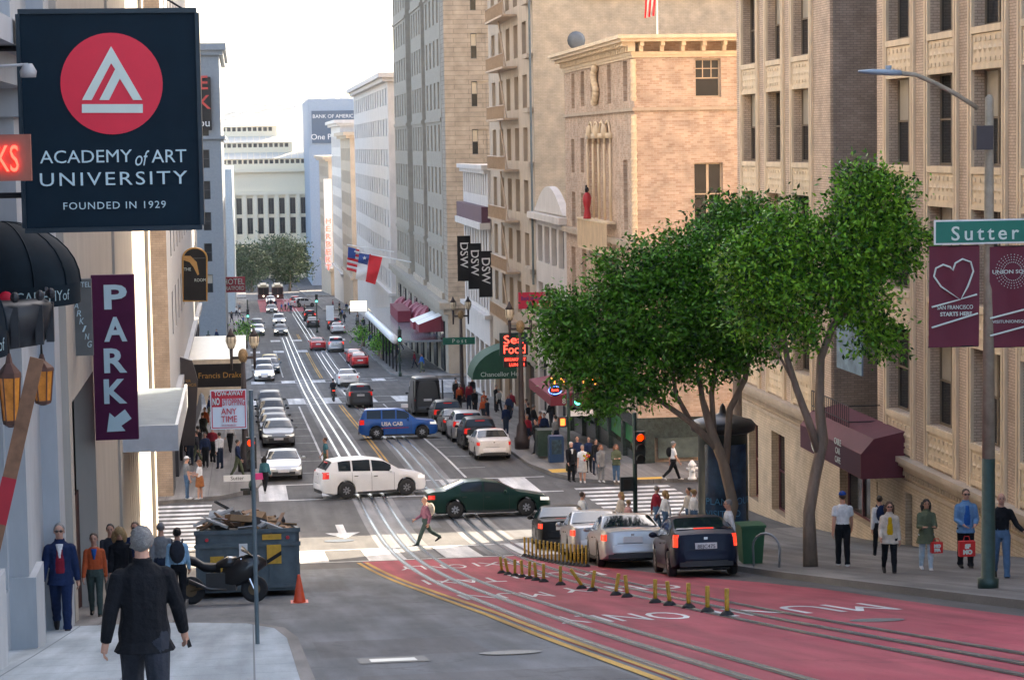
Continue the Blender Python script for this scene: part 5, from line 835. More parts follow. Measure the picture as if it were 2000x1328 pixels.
def fit_text(s, u0, u1, v, Y, hpx, m, parent, **k):
    me = text_mesh(s, 1, **k); co = np.array([q.co[:] for q in me.vertices]); w_ = np.ptp(co[:, 0]); h_ = np.ptp(co[:, 1]); a, c_ = at(u0, v, Y), at(u1, v, Y); hz = at(u0, v-hpx/2, Y).z-at(u0, v+hpx/2, Y).z
    me.transform(Matrix.Translation(-Vector((co[:, 0].min()+w_/2, co[:, 1].min()+h_/2, 0)))); me.transform(Matrix.Diagonal(((c_.x-a.x)/w_, hz/h_, 1, 1))); me.transform(Matrix.Translation(((a.x+c_.x)/2, Y-.012, (a.z+c_.z)/2)) @ TXT_N); return mkobj('lettering', me, m, parent, True)
def serifs(s, u0, u1, v, hpx): pass
fit_text('ACADEMY', 78, 258, 306, 27.99, 25, SWB, sg, bold=.0); fit_text('of', 264, 292, 309, 27.99, 30, SWB, sg, shear=.3); fit_text('ART', 296, 364, 305, 27.99, 25, SWB, sg); fit_text('UNIVERSITY', 78, 366, 349, 27.99, 26, SWB, sg, spacing=1.2); fit_text('FOUNDED IN 1929', 124, 324, 401, 27.99, 14, SWB, sg, spacing=1.15)
b = MB(); [b.tube([(x0-.9, 28.2, z), (x0, 28.2, z)], .04, 6) for z in (z0+.4, z1-.4)]; b.tube([(x1-.05, 28.2, z1), (x1-1.5, 28.2, z1+.9), (-3.3, 28.2, z1+1.4)], .012, 4); b.obj('bracket', BLACK, sg, world=True)
NEON = mat('neon_red', (.9, .1, .06), .4, var=0, emit=(1, .05, .03), es=1.3); NEONO = mat('neon_orange', (.9, .3, .05), .4, var=0, emit=(1, .3, .03), es=1.2)
k, *_ = board('neon_sign', 'rust coloured board with red neon letters at the left edge', 'sign', -30, 263, 60, 354, 25, mat('rust_board', (.30, .11, .075), .6)); fit_text('KS', -6, 36, 310, 24.98, 52, NEON, k, ext=.012)
DOMEM = mat('awning_navy', (.006, .014, .022), .8, var=.25, spec=.15)
def dome(label, X_, Y_, z, r, ht, seg='ACADEMYof'):
    o = thing('dome_awning', label, 'awning', (X_, Y_, z)); b = MB(); b.loft([[(r*math.cos(t)*math.sin(p), -r*1.25*math.cos(t)*math.cos(p), .28+ht*math.sin(t)) for t in np.linspace(0, PI/2-.03, 9)] for p in np.linspace(0, PI, 17)], False, False); b.obj('canopy', DOMEM, o, True)
    b = MB(); b.loft([[(r*math.sin(p), -r*1.25*math.cos(p), zz) for zz in (0, .29)] for p in np.linspace(0, PI, 17)], False, False); b.obj('valance', DOMEM, o, True)
    for p in np.linspace(0, PI, 7): b = MB(); b.tube([((r+.006)*math.cos(t)*math.sin(p), -(r+.006)*1.25*math.cos(t)*math.cos(p), .28+ht*math.sin(t)) for t in np.linspace(0, PI/2-.03, 9)], .012, 4); b.obj('rib', DOMEM, o)
    me = text_mesh(seg, .2, ext=0.002)
    for v in me.vertices: p = .62+ (v.co.x+.0)/ (r*1.12); q = v.co.y; v.co = ((r+.012)*math.sin(p), -(r*1.25+.012)*math.cos(p), .14+q)
    mkobj('lettering', me, SWB, o); b = MB(); b.ell((r*.16, -r*1.25-.0, .15), (.1, .02, .1), 12, 6); b.obj('emblem', SREDM, o, True); return o
p = at(92, 597, 31); dome('dark domed awning lettered ACADEMY beneath the large sign', -3.3, 31.6, p.z, 1.05, .85); p = at(20, 700, 25); dome('nearer dark domed awning cut by the left edge', -3.35, 25.4, p.z, .72, .80, 'ACADEMY of')
IRN = mat('dark_iron', (.035, .04, .048), .5, .4, var=.3)
o = thing('iron_balcony', 'ornate dark iron balcony crown below the domed awning', 'balcony', (-3.4, 30.2, at(80, 685, 30).z)); b = MB(); b.lathe([(.2, 0), (.75, .08), (.85, .35), (.9, .6), (.8, .66)], n=16); b.obj('bowl', IRN, o, True)
for i in range(7): a = -1.5+i*.5; b = MB(); b.ell((.86*math.cos(a), .86*math.sin(a), .74), (.06, .06, .07), 8, 6); b.box(.84*math.cos(a)-.05, .84*math.cos(a)+.05, .84*math.sin(a)-.06, .84*math.sin(a)+.06, .1, .62); b.obj('finial', IRN, o)
COPPER = mat('copper_brown', (.13, .065, .05), .5, .4, var=.25); AMB = mat('amber_glass', (.45, .17, .025), .3, var=.4, scale=8, emit=(1, .35, .05), es=.02)
for (u, v, Y, lb) in ((20, 780, 26, 'copper lantern with amber glass nearest the left edge'), (83, 745, 30.5, 'copper lantern with amber glass behind the wooden plank')):
    q = at(u, v, Y); o = thing('wall_lantern', lb, 'lantern', (q.x, Y, q.z-.32)); o.scale = (.68, .68, .92) if Y < 28 else (.8, .8, .75)
    b = MB(); b.lathe([(.05, 0), (.13, .04), (.14, .09)], n=6); b.lathe([(.2, .62), (.19, .68), (.06, .80), (.03, .92)], n=6); [b.tube([(.13*math.cos(a), .13*math.sin(a), .08), (.18*math.cos(a), .18*math.sin(a), .63)], .012, 4) for a in [i*PI/3 for i in range(6)]]; b.obj('frame', COPPER, o); b = MB(); b.lathe([(.12, .09), (.17, .62)], n=6); b.obj('glass', AMB, o); b = MB(); b.tube([(0, 0, .9), (0, 0, 1.15), (-.5, .0, 1.2)], .025, 6); b.obj('arm', BLACK, o)
o = thing('wooden_plank', 'long wooden plank with red tape leaning at the left edge', 'plank', at(0, 1060, 24.5)); a_, c_ = at(72, 700, 24.5), at(-14, 1075, 24.5); b = MB(); d = (c_-a_); n_ = Vector((d.z, 0, -d.x)).normalized()*.075
b.add([a_-n_, a_+n_, c_+n_, c_-n_]+[q+Vector((0, .05, 0)) for q in (a_-n_, a_+n_, c_+n_, c_-n_)], [(0, 1, 2, 3), (4, 7, 6, 5), (0, 4, 5, 1), (1, 5, 6, 2), (2, 6, 7, 3), (3, 7, 4, 0)]); b.obj('board', mat('plank_wood', (.22, .11, .06), .7, var=.3, scale=6), o, world=True)
b = MB(); e0, e1 = a_+d*.62, a_+d*.86; n2 = n_*1.04; b.add([q+Vector((0, -.004, 0)) for q in (e0-n2, e0+n2, e1+n2, e1-n2)], [(0, 1, 2, 3)]); b.obj('tape', mat('red_tape', (.40, .015, .03), .5), o, world=True)
PURP = mat('sign_plum', (.085, .010, .048), .55, var=.12, spec=.2)
pk, *_ = board('park_sign', 'tall plum PARK sign with white letters and arrow', 'sign', 182, 537, 266, 859, 47.3, PURP, .25); 
for ch, v in zip('PARK', (583, 645, 706, 758+8)): fit_text(ch, 203, 248, v-2 if ch != 'P' else 580, 47.28, 48, SWB, pk, bold=.03)
b = MB(); b.prism([(pj(u, v, 47.3).x, pj(u, v, 47.3).z) for u, v in ((214, 806), (209, 843), (245, 841), (237, 831), (257, 817), (244, 799), (224, 815))], 47.27, 47.29); b.obj('arrow', SWB, pk, world=True)
hp, *_ = board('hotel_parking_sign', 'grey hotel parking sign behind the plum PARK sign', 'sign', 126, 545, 180, 695, 43.2, mat('sign_grey', (.12, .125, .12), .6), .15); fit_text('HOTEL', 140, 177, 556, 43.18, 10, SWB, hp)
for i, ch in enumerate('PARKING'): fit_text(ch, 139+i*5.3, 148+i*5.3, 582+i*15, 43.18, 12, SWB, hp, shear=.2)
rm_, *_ = board('arched_bar_sign', 'black arched hanging sign reading THE ROOM with gold rim', 'sign', 357, 505, 404, 588, 122, BLACK, .2); ca, cb = at(357, 505, 122), at(404, 505, 122); rr = (cb.x-ca.x)/2
b = MB(); b.prism([(ca.x+rr-rr*math.cos(t), ca.z+rr*.85*math.sin(t)) for t in np.linspace(0, PI, 14)], 122, 122.2); b.obj('arch', BLACK, rm_, world=True); b = MB(); q0, q1 = at(357, 588, 122), at(404, 588, 122); b.tube([q0, ca]+[(ca.x+rr-rr*math.cos(t), 122, ca.z+rr*.85*math.sin(t)) for t in np.linspace(0, PI, 14)]+[cb, q1, q0], .05, 5); b.obj('gold_rim', GOLD, rm_, world=True); fit_text('THE', 359, 373, 526, 121.98, 6, SWHITE, rm_); fit_text('ROOM', 380, 402, 547, 121.98, 6, SWHITE, rm_)
b = MB(); b.loft([[(lambda q: (q.x, 121.97, q.z))(at(u, v, 121.97)) for u, v in r_] for r_ in (((357, 500), (357, 508)), ((372, 500), (370, 512)), ((384, 512), (378, 522)), ((389, 536), (386, 538)))], False, False); b.obj('crescent', mat('gold_flat', (.5, .28, .08), .5), rm_, world=True)
hs, *_ = board('hotel_sign', 'red HOTEL sign far down the left side of the street', 'sign', 430, 541, 479, 571, 300, mat('hotel_red', (.35, .02, .04), .5), .3); fit_text('HOTEL', 436, 477, 550, 299.9, 11, SWHITE, hs); fit_text('STRATFORD', 432, 477, 563, 299.9, 8, SWHITE, hs)
o = thing('wall_lamp', 'small grey floodlight in front of the large navy sign', 'lamp', at(55, 140, 27)); b = MB(); b.tube([(-.6, 0, .05), (0, 0, .08)], .02, 6); b.lathe([(.09, -.07), (.1, 0), (.05, .09)], n=10); b.obj('housing', GREYS, o, True)
# tow-away sign on its pole
p = gnd(503, 1257, KH); o = thing('tow_away_sign', 'white and red TOW-AWAY NO STOPPING sign on a grey pole', 'sign', p); zt = at(486, 762, p.y).z; b = MB(); b.tube([(p.x, p.y, p.z), (p.x, p.y, zt+.0)], .032, 10); b.obj('pole', mat('pole_grey', (.13, .17, .19), .45, .5, var=.2), o, world=True)
Y = p.y-.05; x0, x1, z0, z1 = rectY(411, 761, 482, 838, Y); b = MB(); b.box(x0, x1, Y, Y+.012, z0, z1); b.obj('plate', mat('plate_sign', (.68, .70, .72), .4, var=.05), o, world=True)
TR = mat('traffic_red', (.55, .02, .035), .45, var=.05); e = .016; b = MB(); [b.box(*q) for q in ((x0+e, x1-e, Y-.003, Y, z1-.125, z1-e), (x0+e, x0+.165, Y-.0035, Y, z1-.24, z1-.125), (x0+e, x1-e, Y-.003, Y, z0+e, z0+e+.012), (x0+e, x0+e+.012, Y-.003, Y, z0+e+.012, z1-.24), (x1-e-.012, x1-e, Y-.003, Y, z0+e+.012, z1-.125))]; b.obj('red_panel', TR, o, world=True)
fit_text('TOW-AWAY', 418, 475, 768, Y-.004, 9, SWHITE, o, bold=.01); fit_text('NO', 415, 429, 784, Y-.004, 14, SWHITE, o, bold=.02); fit_text('STOPPING', 435, 478, 785, Y, 13, TR, o); fit_text('ANY', 432, 462, 803, Y, 12, TR, o); fit_text('TIME', 432, 463, 818, Y, 12, TR, o); fit_text('7AM TO 7PM EVERY DAY', 433, 462, 830, Y, 2.5, TR, o)
# traffic lights
LR = mat('lens_red', (.5, .02, .01), .3, var=0, emit=(1, .03, .0), es=.7); LG = mat('lens_green', (.02, .3, .2), .3, var=0, emit=(.1, 1, .7), es=1.2); LD = mat('lens_dark', (.03, .025, .02), .3, var=0); HAND = mat('hand_orange', (.6, .08, .02), .4, var=0, emit=(1, .12, .02), es=1.2); SHELL = mat('signal_shell', (.025, .03, .03), .5, var=.1)
def signal(label, X_, Y_, hgt, zt, lit=0, s=1., ped=None, sign=None, base=KH, dx=0.):
    o = thing('traffic_light', label, 'traffic light', (X_, Y_, g(Y_)+base)); b = MB(); b.lathe([(.16, 0), (.16, .3), (.09, .45)], n=12); b.tube([(0, 0, .3), (0, 0, hgt)], .075, 10); b.obj('pole', GREENP, o, True)
    z = zt-(g(Y_)+base)
    hd = MB(); hd.box(dx-.18*s, dx+.18*s, -.32, -.1, z-.56*s, z+.56*s); h_ = hd.obj('head', SHELL, o)
    for i in range(3):
        zz = z+.36*s-.36*s*i; b = MB(); b.lathe([(.13*s, -.335), (.12*s, -.325)], (dx, 0, zz), 14, 'Y'); b.obj('lens', (LR if i == 0 and lit == 0 else (LG if i == 2 and lit == 2 else LD)), h_); b = MB(); b.loft([[(dx+.15*s*math.cos(t), yy, zz+.15*s*math.sin(t)) for t in np.linspace(-.3, PI+.3, 10)] for yy in (-.55, -.32)], False, False); b.obj('visor', SHELL, h_, True)
    if ped: q = ped-(g(Y_)+base); b = MB(); b.box(-.52, -.10, -.25, 0, q-.24, q+.24); pz = b.obj('pedestrian_signal', SHELL, o); b = MB(); b.box(-.42, -.2, -.262, -.252, q-.16, q+.16); b.obj('hand', HAND if lit == 2 else LD, pz)
    if sign: q = sign[1]-(g(Y_)+base); b = MB(); b.box(sign[2], sign[3], -.04, 0, q-.14, q+.14); sb = b.obj('street_sign', WHITE, o); t = text(sign[0], ((sign[2]+sign[3])/2, -.045, q), .24, BLACK, sb, world=False)
    return o
signal('red traffic light on the far left corner behind the tow-away pole', .12, 99.8, 4.0, at(475, 885, 99.5).z, 0, 1.25, at(458, 965, 99.5).z, ('Sutter', at(448, 936, 99.5).z, -1.25, -.05))
p = at(1240, 900, 72.5); signal('red traffic light on the green pole behind the silver sedan', p.x, 72.5, 4.3, at(1248, 872, 72.5).z, 0, .95, at(1262, 942, 72.5).z, dx=.12)
p = at(1110, 800, 103.5); signal('traffic light with orange hand at the right corner by the newsracks', p.x, 103.5, 4.6, at(1125, 765, 103.5).z, 2, 1.2, at(1128, 822, 103.5).z, ('Sutter', at(1143, 806, 103.5).z, .1, 1.3), dx=.4)
for (u, v, Y, lb) in ((780, 655, 204, 'green traffic light by the hotel canopy'), (407, 665, 204, 'green traffic light at the left edge of the square'), (618, 583, 300, 'distant green traffic light on the right'), (484, 612, 300, 'distant green traffic light on the left')): q = at(u, v, Y); signal(lb, q.x, Y, 4.6, q.z, 2, 1.0)
# twin-globe street lamps
BRZ = mat('lamp_bronze', (.045, .035, .038), .5, .3, var=.2)
def twin(label, X_, Y_, Hh, sign=None):
    o = thing('street_lamp', label, 'street lamp', (X_, Y_, g(Y_)+KH), 0, 'twin globe street lamps'); b = MB(); b.lathe([(.38, 0), (.40, .5), (.30, .7), (.26, 1.2), (.16, 1.4), (.13, Hh*.6), (.10, Hh-1.3)], n=12); b.tube([(-.55, 0, Hh-1.1), (.55, 0, Hh-1.1)], .07, 8); b.obj('post', BRZ, o, True); b = MB(); b.ell((0, 0, Hh-1.0), (.24, .2, .35), 10, 7); b.obj('crest', mat('crest_gold', (.3, .2, .1), .5, .3, var=.5, scale=20), o, True)
    for s_ in (-.55, .55):
        b = MB(); b.tube([(s_, 0, Hh-1.7), (s_, 0, Hh-.62)], [.05, .09], 8); b.lathe([(.23, Hh-.08), (.12, Hh+.1), (.03, Hh+.32)], (s_, 0, 0), 10); b.obj('holder', BRZ, o, True); b = MB(); b.lathe([(.12, Hh-.65), (.22, Hh-.45), (.24, Hh-.2), (.22, Hh-.08)], (s_, 0, 0), 12); gl = b.obj('globe', LAMPGLASS, o, True); b = MB(); [b.tube([(s_+.125*math.cos(a), .125*math.sin(a), Hh-.65), (s_+.245*math.cos(a), .245*math.sin(a), Hh-.3), (s_+.23*math.cos(a), .23*math.sin(a), Hh-.06)], .014, 4) for a in [i*PI/4 for i in range(8)]]; b.obj('cage', BRZ, gl)
    if sign: b = MB(); b.box(-1.35, 1.0, -.2, -.15, sign[1]-.26, sign[1]+.26); sb = b.obj('street_sign', mat('street_green', (.0, .14, .09), .45), o); text(sign[0], (-.15, -.21, sign[1]), .42, SWHITE, sb, world=False, spacing=1.5)
    return o
twin('dark twin globe street lamp at the right kerb beside the newsracks', 14.2, 116, 7.4); twin('dark twin globe street lamp with green Post sign at the next corner', 15.6, 163, 7.4, ('Post', 4.5)); twin('twin globe street lamp in front of the hotel marquee on the left', -.15, 108.5, 6.6)
# right foreground lamp standard with banners
p = gnd(1930, 1148, KH); o = thing('lamp_standard', 'tall cobra head lamp post with street sign at the right edge', 'street lamp', p); zt = at(1917, 192, p.y).z; zg = at(1925, 895, p.y).z; b = MB(); b.lathe([(.19, 0), (.2, .18), (.13, .2), (.12, zg-p.z)], n=14); b.obj('post_base', GREENP, o, True); POLEC = mat('pole_concrete', (.33, .28, .21), .6, var=.25, scale=5); b = MB(); b.lathe([(.118, zg-p.z), (.075, zt-p.z), (.03, zt-p.z+.06)], n=14); b.obj('post', POLEC, o, True)
a_ = at(1910, 212, p.y); m1 = at(1830, 165, p.y); e_ = at(1755, 143, p.y); b = MB(); b.tube([a_-p, at(1870, 186, p.y)-p, m1-p, at(1790, 147, p.y)-p, e_-p], .042, 8); b.obj('arm', POLEC, o, True); b = MB(); q0, q1 = at(1760, 143, p.y)-p, at(1677, 140, p.y)-p; b.loft([ring((0, 0, 0), 0, 0)]*0+[[(q0.x+(q1.x-q0.x)*t, w_*math.cos(a), q0.z+(q1.z-q0.z)*t+h_*math.sin(a)) for a in [2*PI*i/8 for i in range(8)]] for t, w_, h_ in ((0, .05, .05), (.2, .12, .06), (.7, .13, .05), (1, .05, .02))]); b.cbox((q0.x*.7+q1.x*.3, 0, q0.z+.09), (.09, .09, .09)); b.obj('luminaire', mat('luminaire', (.30, .38, .46), .4), o, True)
x0, x1, z0, z1 = rectY(1903, 246, 1936, 293, p.y-.2); b = MB(); b.box(x0, x1, p.y-.32, p.y-.1, z0, z1); b.obj('control_box', mat('box_brown', (.05, .04, .045), .5), o, world=True)
ss = thing('street_name_sign', 'green Sutter street name sign at the right edge', 'sign', (p.x, p.y-.15, at(1917, 475, p.y).z)); x0, x1, z0, z1 = rectY(1824, 428, 2060, 476, p.y-.17); b = MB(); b.box(x0, x1, p.y-.19, p.y-.16, z0, z1); b.obj('border', WHITE, ss, world=True); b = MB(); b.box(x0+.03, x1-.03, p.y-.197, p.y-.191, z0+.03, z1-.03); b.obj('panel', mat('street_green2', (.0, .17, .12), .45, var=.05), ss, world=True); fit_text('Sutter', 1858, 1990, 455, p.y-.20, 28, SWHITE, ss, spacing=1.35, bold=.01)
BANR = mat('banner_maroon', (.13, .010, .03), .6, var=.08)
for (u0, u1, lb, nm) in ((1814, 1912, 'maroon banner with white heart outline left of the lamp post', 'h'), (1932, 2040, 'maroon UNION SQUARE banner right of the lamp post', 'u')):
    x0, x1, z0, z1 = rectY(u0, 481, u1, 677, p.y-.08); bn = thing('street_banner', lb, 'banner', ((x0+x1)/2, p.y-.08, z0), 0, 'street banners'); b = MB(); b.loft([[(x0+(x1-x0)*t, p.y-.08+.03*math.sin(t*7+zz), zz) for t in np.linspace(0, 1, 9)] for zz in np.linspace(z0, z1, 7)], False, False); b.obj('cloth', BANR, bn, True, world=True); b = MB(); [b.tube([(x0, p.y-.05, zz), (x1, p.y-.05, zz)], .015, 6) for zz in (z0, z1)]; b.obj('rod', BLACK, bn, world=True)
    Yb = p.y-.125; L2 = lambda pts, r_=.018: (lambda b: (b.tube([at(u, v, Yb) for u, v in pts], r_, 6), b.obj('line', SWHITE, bn, world=True)))(MB())
    if nm == 'h':
        L2([(1820, 600), (1875, 585), (1838, 560), (1824, 540), (1828, 524), (1842, 517), (1856, 522), (1861, 528), (1866, 514), (1880, 506), (1896, 512), (1901, 530), (1890, 560), (1877, 584), (1908, 575)]); L2([(1820, 640), (1910, 612)]); fit_text('SAN FRANCISCO', 1830, 1900, 600, Yb, 8, SWHITE, bn); fit_text('STARTS HERE', 1836, 1898, 613, Yb, 8, SWHITE, bn, bold=.02)
    else:
        fit_text('UNION SQUARE', 1938, 2030, 531, Yb, 9, SWHITE, bn, bold=.01); fit_text('VISITUNIONSQUARESF', 1938, 2030, 628, Yb, 7, SWHITE, bn); L2([(1934, 622), (2030, 597)]); L2([(1934, 656), (2030, 630)])
        b = MB()
        for rg_ in range(4):
            for k in range(30): a = 2*PI*k/30; q = at(1978+(18+5*rg_)*math.cos(a), 530+(18+5*rg_)*math.sin(a), Yb); b.ell(q, (.010, .006, .010), 5, 3)
        b.obj('dot_emblem', SWHITE, bn, world=True)['kind'] = 'stuff'
# advertising column, bins, hydrant, rack
o = thing('advertising_column', 'dark green advertising column with blue poster and domed cap', 'kiosk', (14.55, 67.8, g(67.8)+KH)); b = MB(); b.lathe([(.86, 0), (.86, .35), (.78, .4), (.76, 3.55), (.82, 3.6)], n=28); b.obj('drum', mat('kiosk_green', (.012, .022, .02), .35, var=.2), o, True); b = MB(); b.lathe([(.82, 3.6), (.98, 3.68), (1.02, 3.85), (.9, 3.98), (.5, 4.1), (.12, 4.2), (.08, 4.4), (.02, 4.5)], n=28); b.obj('cap', mat('kiosk_cap', (.018, .018, .02), .4, var=.2), o, True)
b = MB(); b.loft([[(.785*math.sin(a), -.785*math.cos(a), zz) for a in np.linspace(-1.0, .9, 15)] for zz in (.5, 1.2, 3.3)], False, False); ps = b.obj('poster', mat('poster_blue', (.02, .05, .10), .2, var=.9, scale=1.6), o, True)
for i, s_ in enumerate(('PLAN YOUR', 'VISIT TO', 'CHASE CENTER')):
    me = text_mesh(s_, .3, ext=.001, align='LEFT')
    for v in me.vertices: a = -.95+v.co.x/.79; v.co = (.795*math.sin(a), -.795*math.cos(a), 1.55-.38*i+v.co.y)
    mkobj('lettering', me, mat('poster_text', (.10, .36, .60), .4), ps)
o = thing('fire_hydrant', 'white fire hydrant on the far right corner', 'hydrant', gnd(1352, 936, KH)); b = MB(); b.lathe([(.2, 0), (.2, .08), (.14, .1), (.14, .55), (.19, .6), (.19, .68), (.13, .75), (.05, .86)], n=12); b.tube([(-.26, 0, .48), (.26, 0, .48)], .07, 8); b.tube([(0, -.25, .42), (0, 0, .42)], .09, 8); b.obj('barrel', WHITE, o, True)
o = thing('wheeled_bin', 'green wheeled bin behind the dark hatchback', 'bin', gnd(1466, 1100, KH)); b = MB(); b.loft([[(x*s_, y*s_, zz) for x, y in ((-.3, -.33), (.3, -.33), (.3, .33), (-.3, .33))] for zz, s_ in ((.05, .85), (1.0, 1.05))]); b.obj('body', mat('bin_green', (.02, .10, .045), .5), o); b = MB(); b.box(-.34, .34, -.38, .36, 1.0, 1.07); b.obj('lid', MATS['bin_green'], o)
o = thing('bike_rack', 'grey steel hoop bicycle rack on the right pavement', 'bike rack', gnd(1497, 1108, KH)); b = MB(); b.tube([(-.0, -.35, 0), (0, -.37, .5)]+[(0, -.37*math.cos(t), .5+.37*math.sin(t)) for t in np.linspace(0, PI, 9)]+[(0, .35, 0)], .03, 8); b.obj('hoop', mat('galv', (.32, .34, .36), .35, .7), o, True); o.rotation_euler = (0, 0, .9)
o = thing('news_rack', 'blue newspaper box on the right corner', 'newspaper box', gnd(1086, 902, KH)); b = MB(); b.loft([[(x, y, zz) for x, y in ((-.36*s_, -.3), (.36*s_, -.3), (.36*s_, .3), (-.36*s_, .3))] for zz, s_ in ((0, .92), (.12, 1), (1.2, 1), (1.3, .9))]); b.obj('cabinet', mat('rack_blue', (.012, .045, .12), .4), o); b = MB(); b.box(-.24, .24, -.312, -.305, .42, 1.12); b.obj('poster', mat('rack_poster', (.03, .06, .08), .3, var=.9, scale=5), o)
o = thing('utility_cabinet', 'dark green utility cabinet behind the newspaper box', 'cabinet', gnd(1062, 893, KH)); b = MB(); b.box(-.34, .34, -.5, .5, .12, 1.35); b.box(-.36, .36, -.53, .53, 1.35, 1.42); b.obj('cabinet', GREENP, o)
# delineator posts
POSTY = mat('post_yellow', (.42, .25, .015), .5, var=.4, scale=14)
def delineator(u, v, lb, tilt=0., grp=None, hh=.46):
    q = gnd(u, v); o = thing('delineator_post', lb, 'traffic post', (q.x, q.y, q.z+.01), 0, grp); b = MB(); b.lathe([(.13, 0), (.11, .04), (.05, .09)], n=10); b.obj('base', RUBBER, o, True); b = MB(); t_ = math.tan(tilt); b.tube([(0, 0, .07), (t_*.05, 0, .14), (t_*(hh-.1), 0, hh)], [.040, .040, .040] if hh < .5 else [.03, .032, .032], 9); b.obj('post', POSTY, o, True)
ORD = ('first', 'second', 'third', 'fourth', 'fifth', 'sixth', 'seventh', 'eighth', 'ninth', 'tenth', 'eleventh', 'twelfth', 'thirteenth', 'fourteenth', 'fifteenth', 'sixteenth', 'seventeenth', 'eighteenth', 'nineteenth', 'twentieth')
for i, (u, v, t_) in enumerate(((1420, 1203, 0), (1382, 1196, 0), (1345, 1188, 0), (1308, 1183, -.12), (1280, 1178, 0), (1225, 1167, -.1), (1203, 1163, .18), (1157, 1155, .15), (1136, 1150, -.6), (1095, 1143, 0), (1062, 1137, 0), (1047, 1134, -.1), (1034, 1131, .05), (1020, 1128, -.05), (1006, 1126, 0), (992, 1123, -.2), (980, 1120, -.1))): delineator(u, v, 'yellow delineator post on the red lane, %s from the nearest%s' % (ORD[i], ', bent over' if abs(t_) > .5 else ''), t_, 'delineator posts on the red lane')
for i in range(17): t_ = i/16; delineator(1025+120*t_, 1087+20*t_+3*math.sin(t_*3), 'yellow post in the close row beside the queue, %s from the crosswalk' % ORD[i], 0, 'close row of yellow posts', .62)
# dumpster with debris, cone
DUMP = mat('dumpster_blue', (.085, .115, .13), .55, .2, var=.3, scale=3); o = thing('dumpster', 'blue grey steel dumpster heaped with debris', 'dumpster'); qd = gnd(486, 1166); place(o, qd.x, qd.y+2.3, UP, .02); HT = 1.58; b = MB(); W2, L2_ = 1.22, 2.3
for (xa, xb, ya, yb) in ((-L2_, L2_, -W2, -W2+.07), (-L2_, L2_, W2-.07, W2), (-L2_, -L2_+.07, -W2, W2), (L2_-.07, L2_, -W2, W2)): b.box(xa, xb, ya, yb, .15, HT)
b.box(-L2_, L2_, -W2, W2, .12, .2); b.obj('shell', DUMP, o)
for zz in (.18, HT-.42, HT-.1): b = MB(); b.box(L2_, L2_+.06, -W2-.03, W2+.03, zz, zz+.1); b.obj('rail', DUMP, o)
for yy in (-W2, -.5, 0, .5, W2-.08): b = MB(); b.box(L2_, L2_+.05, yy, yy+.08, .28, HT-.42); b.obj('rib', DUMP, o)
for (yy, zz) in ((-.95, HT-.22), (.95, HT-.22), (-.95, .7)): b = MB(); b.lathe([(.045, 0), (.04, .02)], (L2_+.06, yy, zz), 10, 'X'); b.obj('reflector', TR, o)
b = MB(); b.box(L2_+.061, L2_+.068, .35, .8, HT-.26, HT-.13); b.obj('label_plate', YEL, o)
for (yy, zz, w_, h_) in ((-.72, .35, .32, .62), (.62, .75, .34, .45)):
    b = MB(); b.box(L2_+.055, L2_+.062, yy-w_/2, yy+w_/2, zz, zz+h_); wp = b.obj('hazard_panel', YEL, o); b = MB(); [b.prism([(yy-w_/2, zz+k*.2), (yy-w_/2, zz+k*.2+.1), (yy+w_/2, zz+min(h_, k*.2+.3)), (yy+w_/2, zz+min(h_, k*.2+.2))], L2_+.063, L2_+.067, 'X') for k in range(int(h_/.2)-1)]; b.obj('stripe', BLACK, wp)
b = MB(); b.box(L2_+.055, L2_+.062, -.2, .0, .95, 1.25); b.obj('notice', WHITE, o)
DC = [mat('cardboard', (.34, .21, .11), .8, var=.2), mat('scrap_wood', (.22, .13, .08), .8, var=.3), mat('scrap_grey', (.35, .36, .36), .6, var=.3), mat('scrap_blue', (.03, .12, .4), .5), WHITE, mat('scrap_dark', (.05, .05, .05), .7)]
b = MB()
for i in range(95):
    b.m = random.choice((0, 0, 0, 1, 1, 2, 2, 4, 5, 3 if i % 6 == 0 else 1)); lx = random.uniform(-2.0, 2.15); ly = random.uniform(-.9, .9); b.T = Matrix.Translation((lx, ly, HT-.12+random.uniform(0, .42)*(1-abs(ly)*.4)+(.22 if ly < -.2 and lx > .8 else 0))) @ Matrix.Rotation(random.uniform(0, 6), 4, 'Z') @ Matrix.Rotation(random.uniform(-.7, .7), 4, 'X') @ Matrix.Rotation(random.uniform(-.5, .5), 4, 'Y')
    if i % 3: b.cbox((0, 0, 0), (random.uniform(.4, 1.2), random.uniform(.06, .2), random.uniform(.015, .05)))
    else: b.cbox((0, 0, 0), (random.uniform(.3, .55), random.uniform(.25, .5), random.uniform(.08, .3)))
db = b.obj('debris', DC); db.matrix_basis = o.matrix_basis.copy(); struct(db, 'stuff'); tag(db, 'heap of cardboard and scrap wood on top of the dumpster', 'debris')
o = thing('traffic_cone', 'orange traffic cone beside the dumpster', 'cone', gnd(585, 1177)); b = MB(); b.lathe([(.15, .03), (.13, .06), (.03, .62), (.02, .63)], n=14); b.obj('cone', mat('cone_orange', (.75, .09, .03), .5), o, True); b = MB(); b.box(-.19, .19, -.19, .19, 0, .035); b.obj('base', MATS['cone_orange'], o)
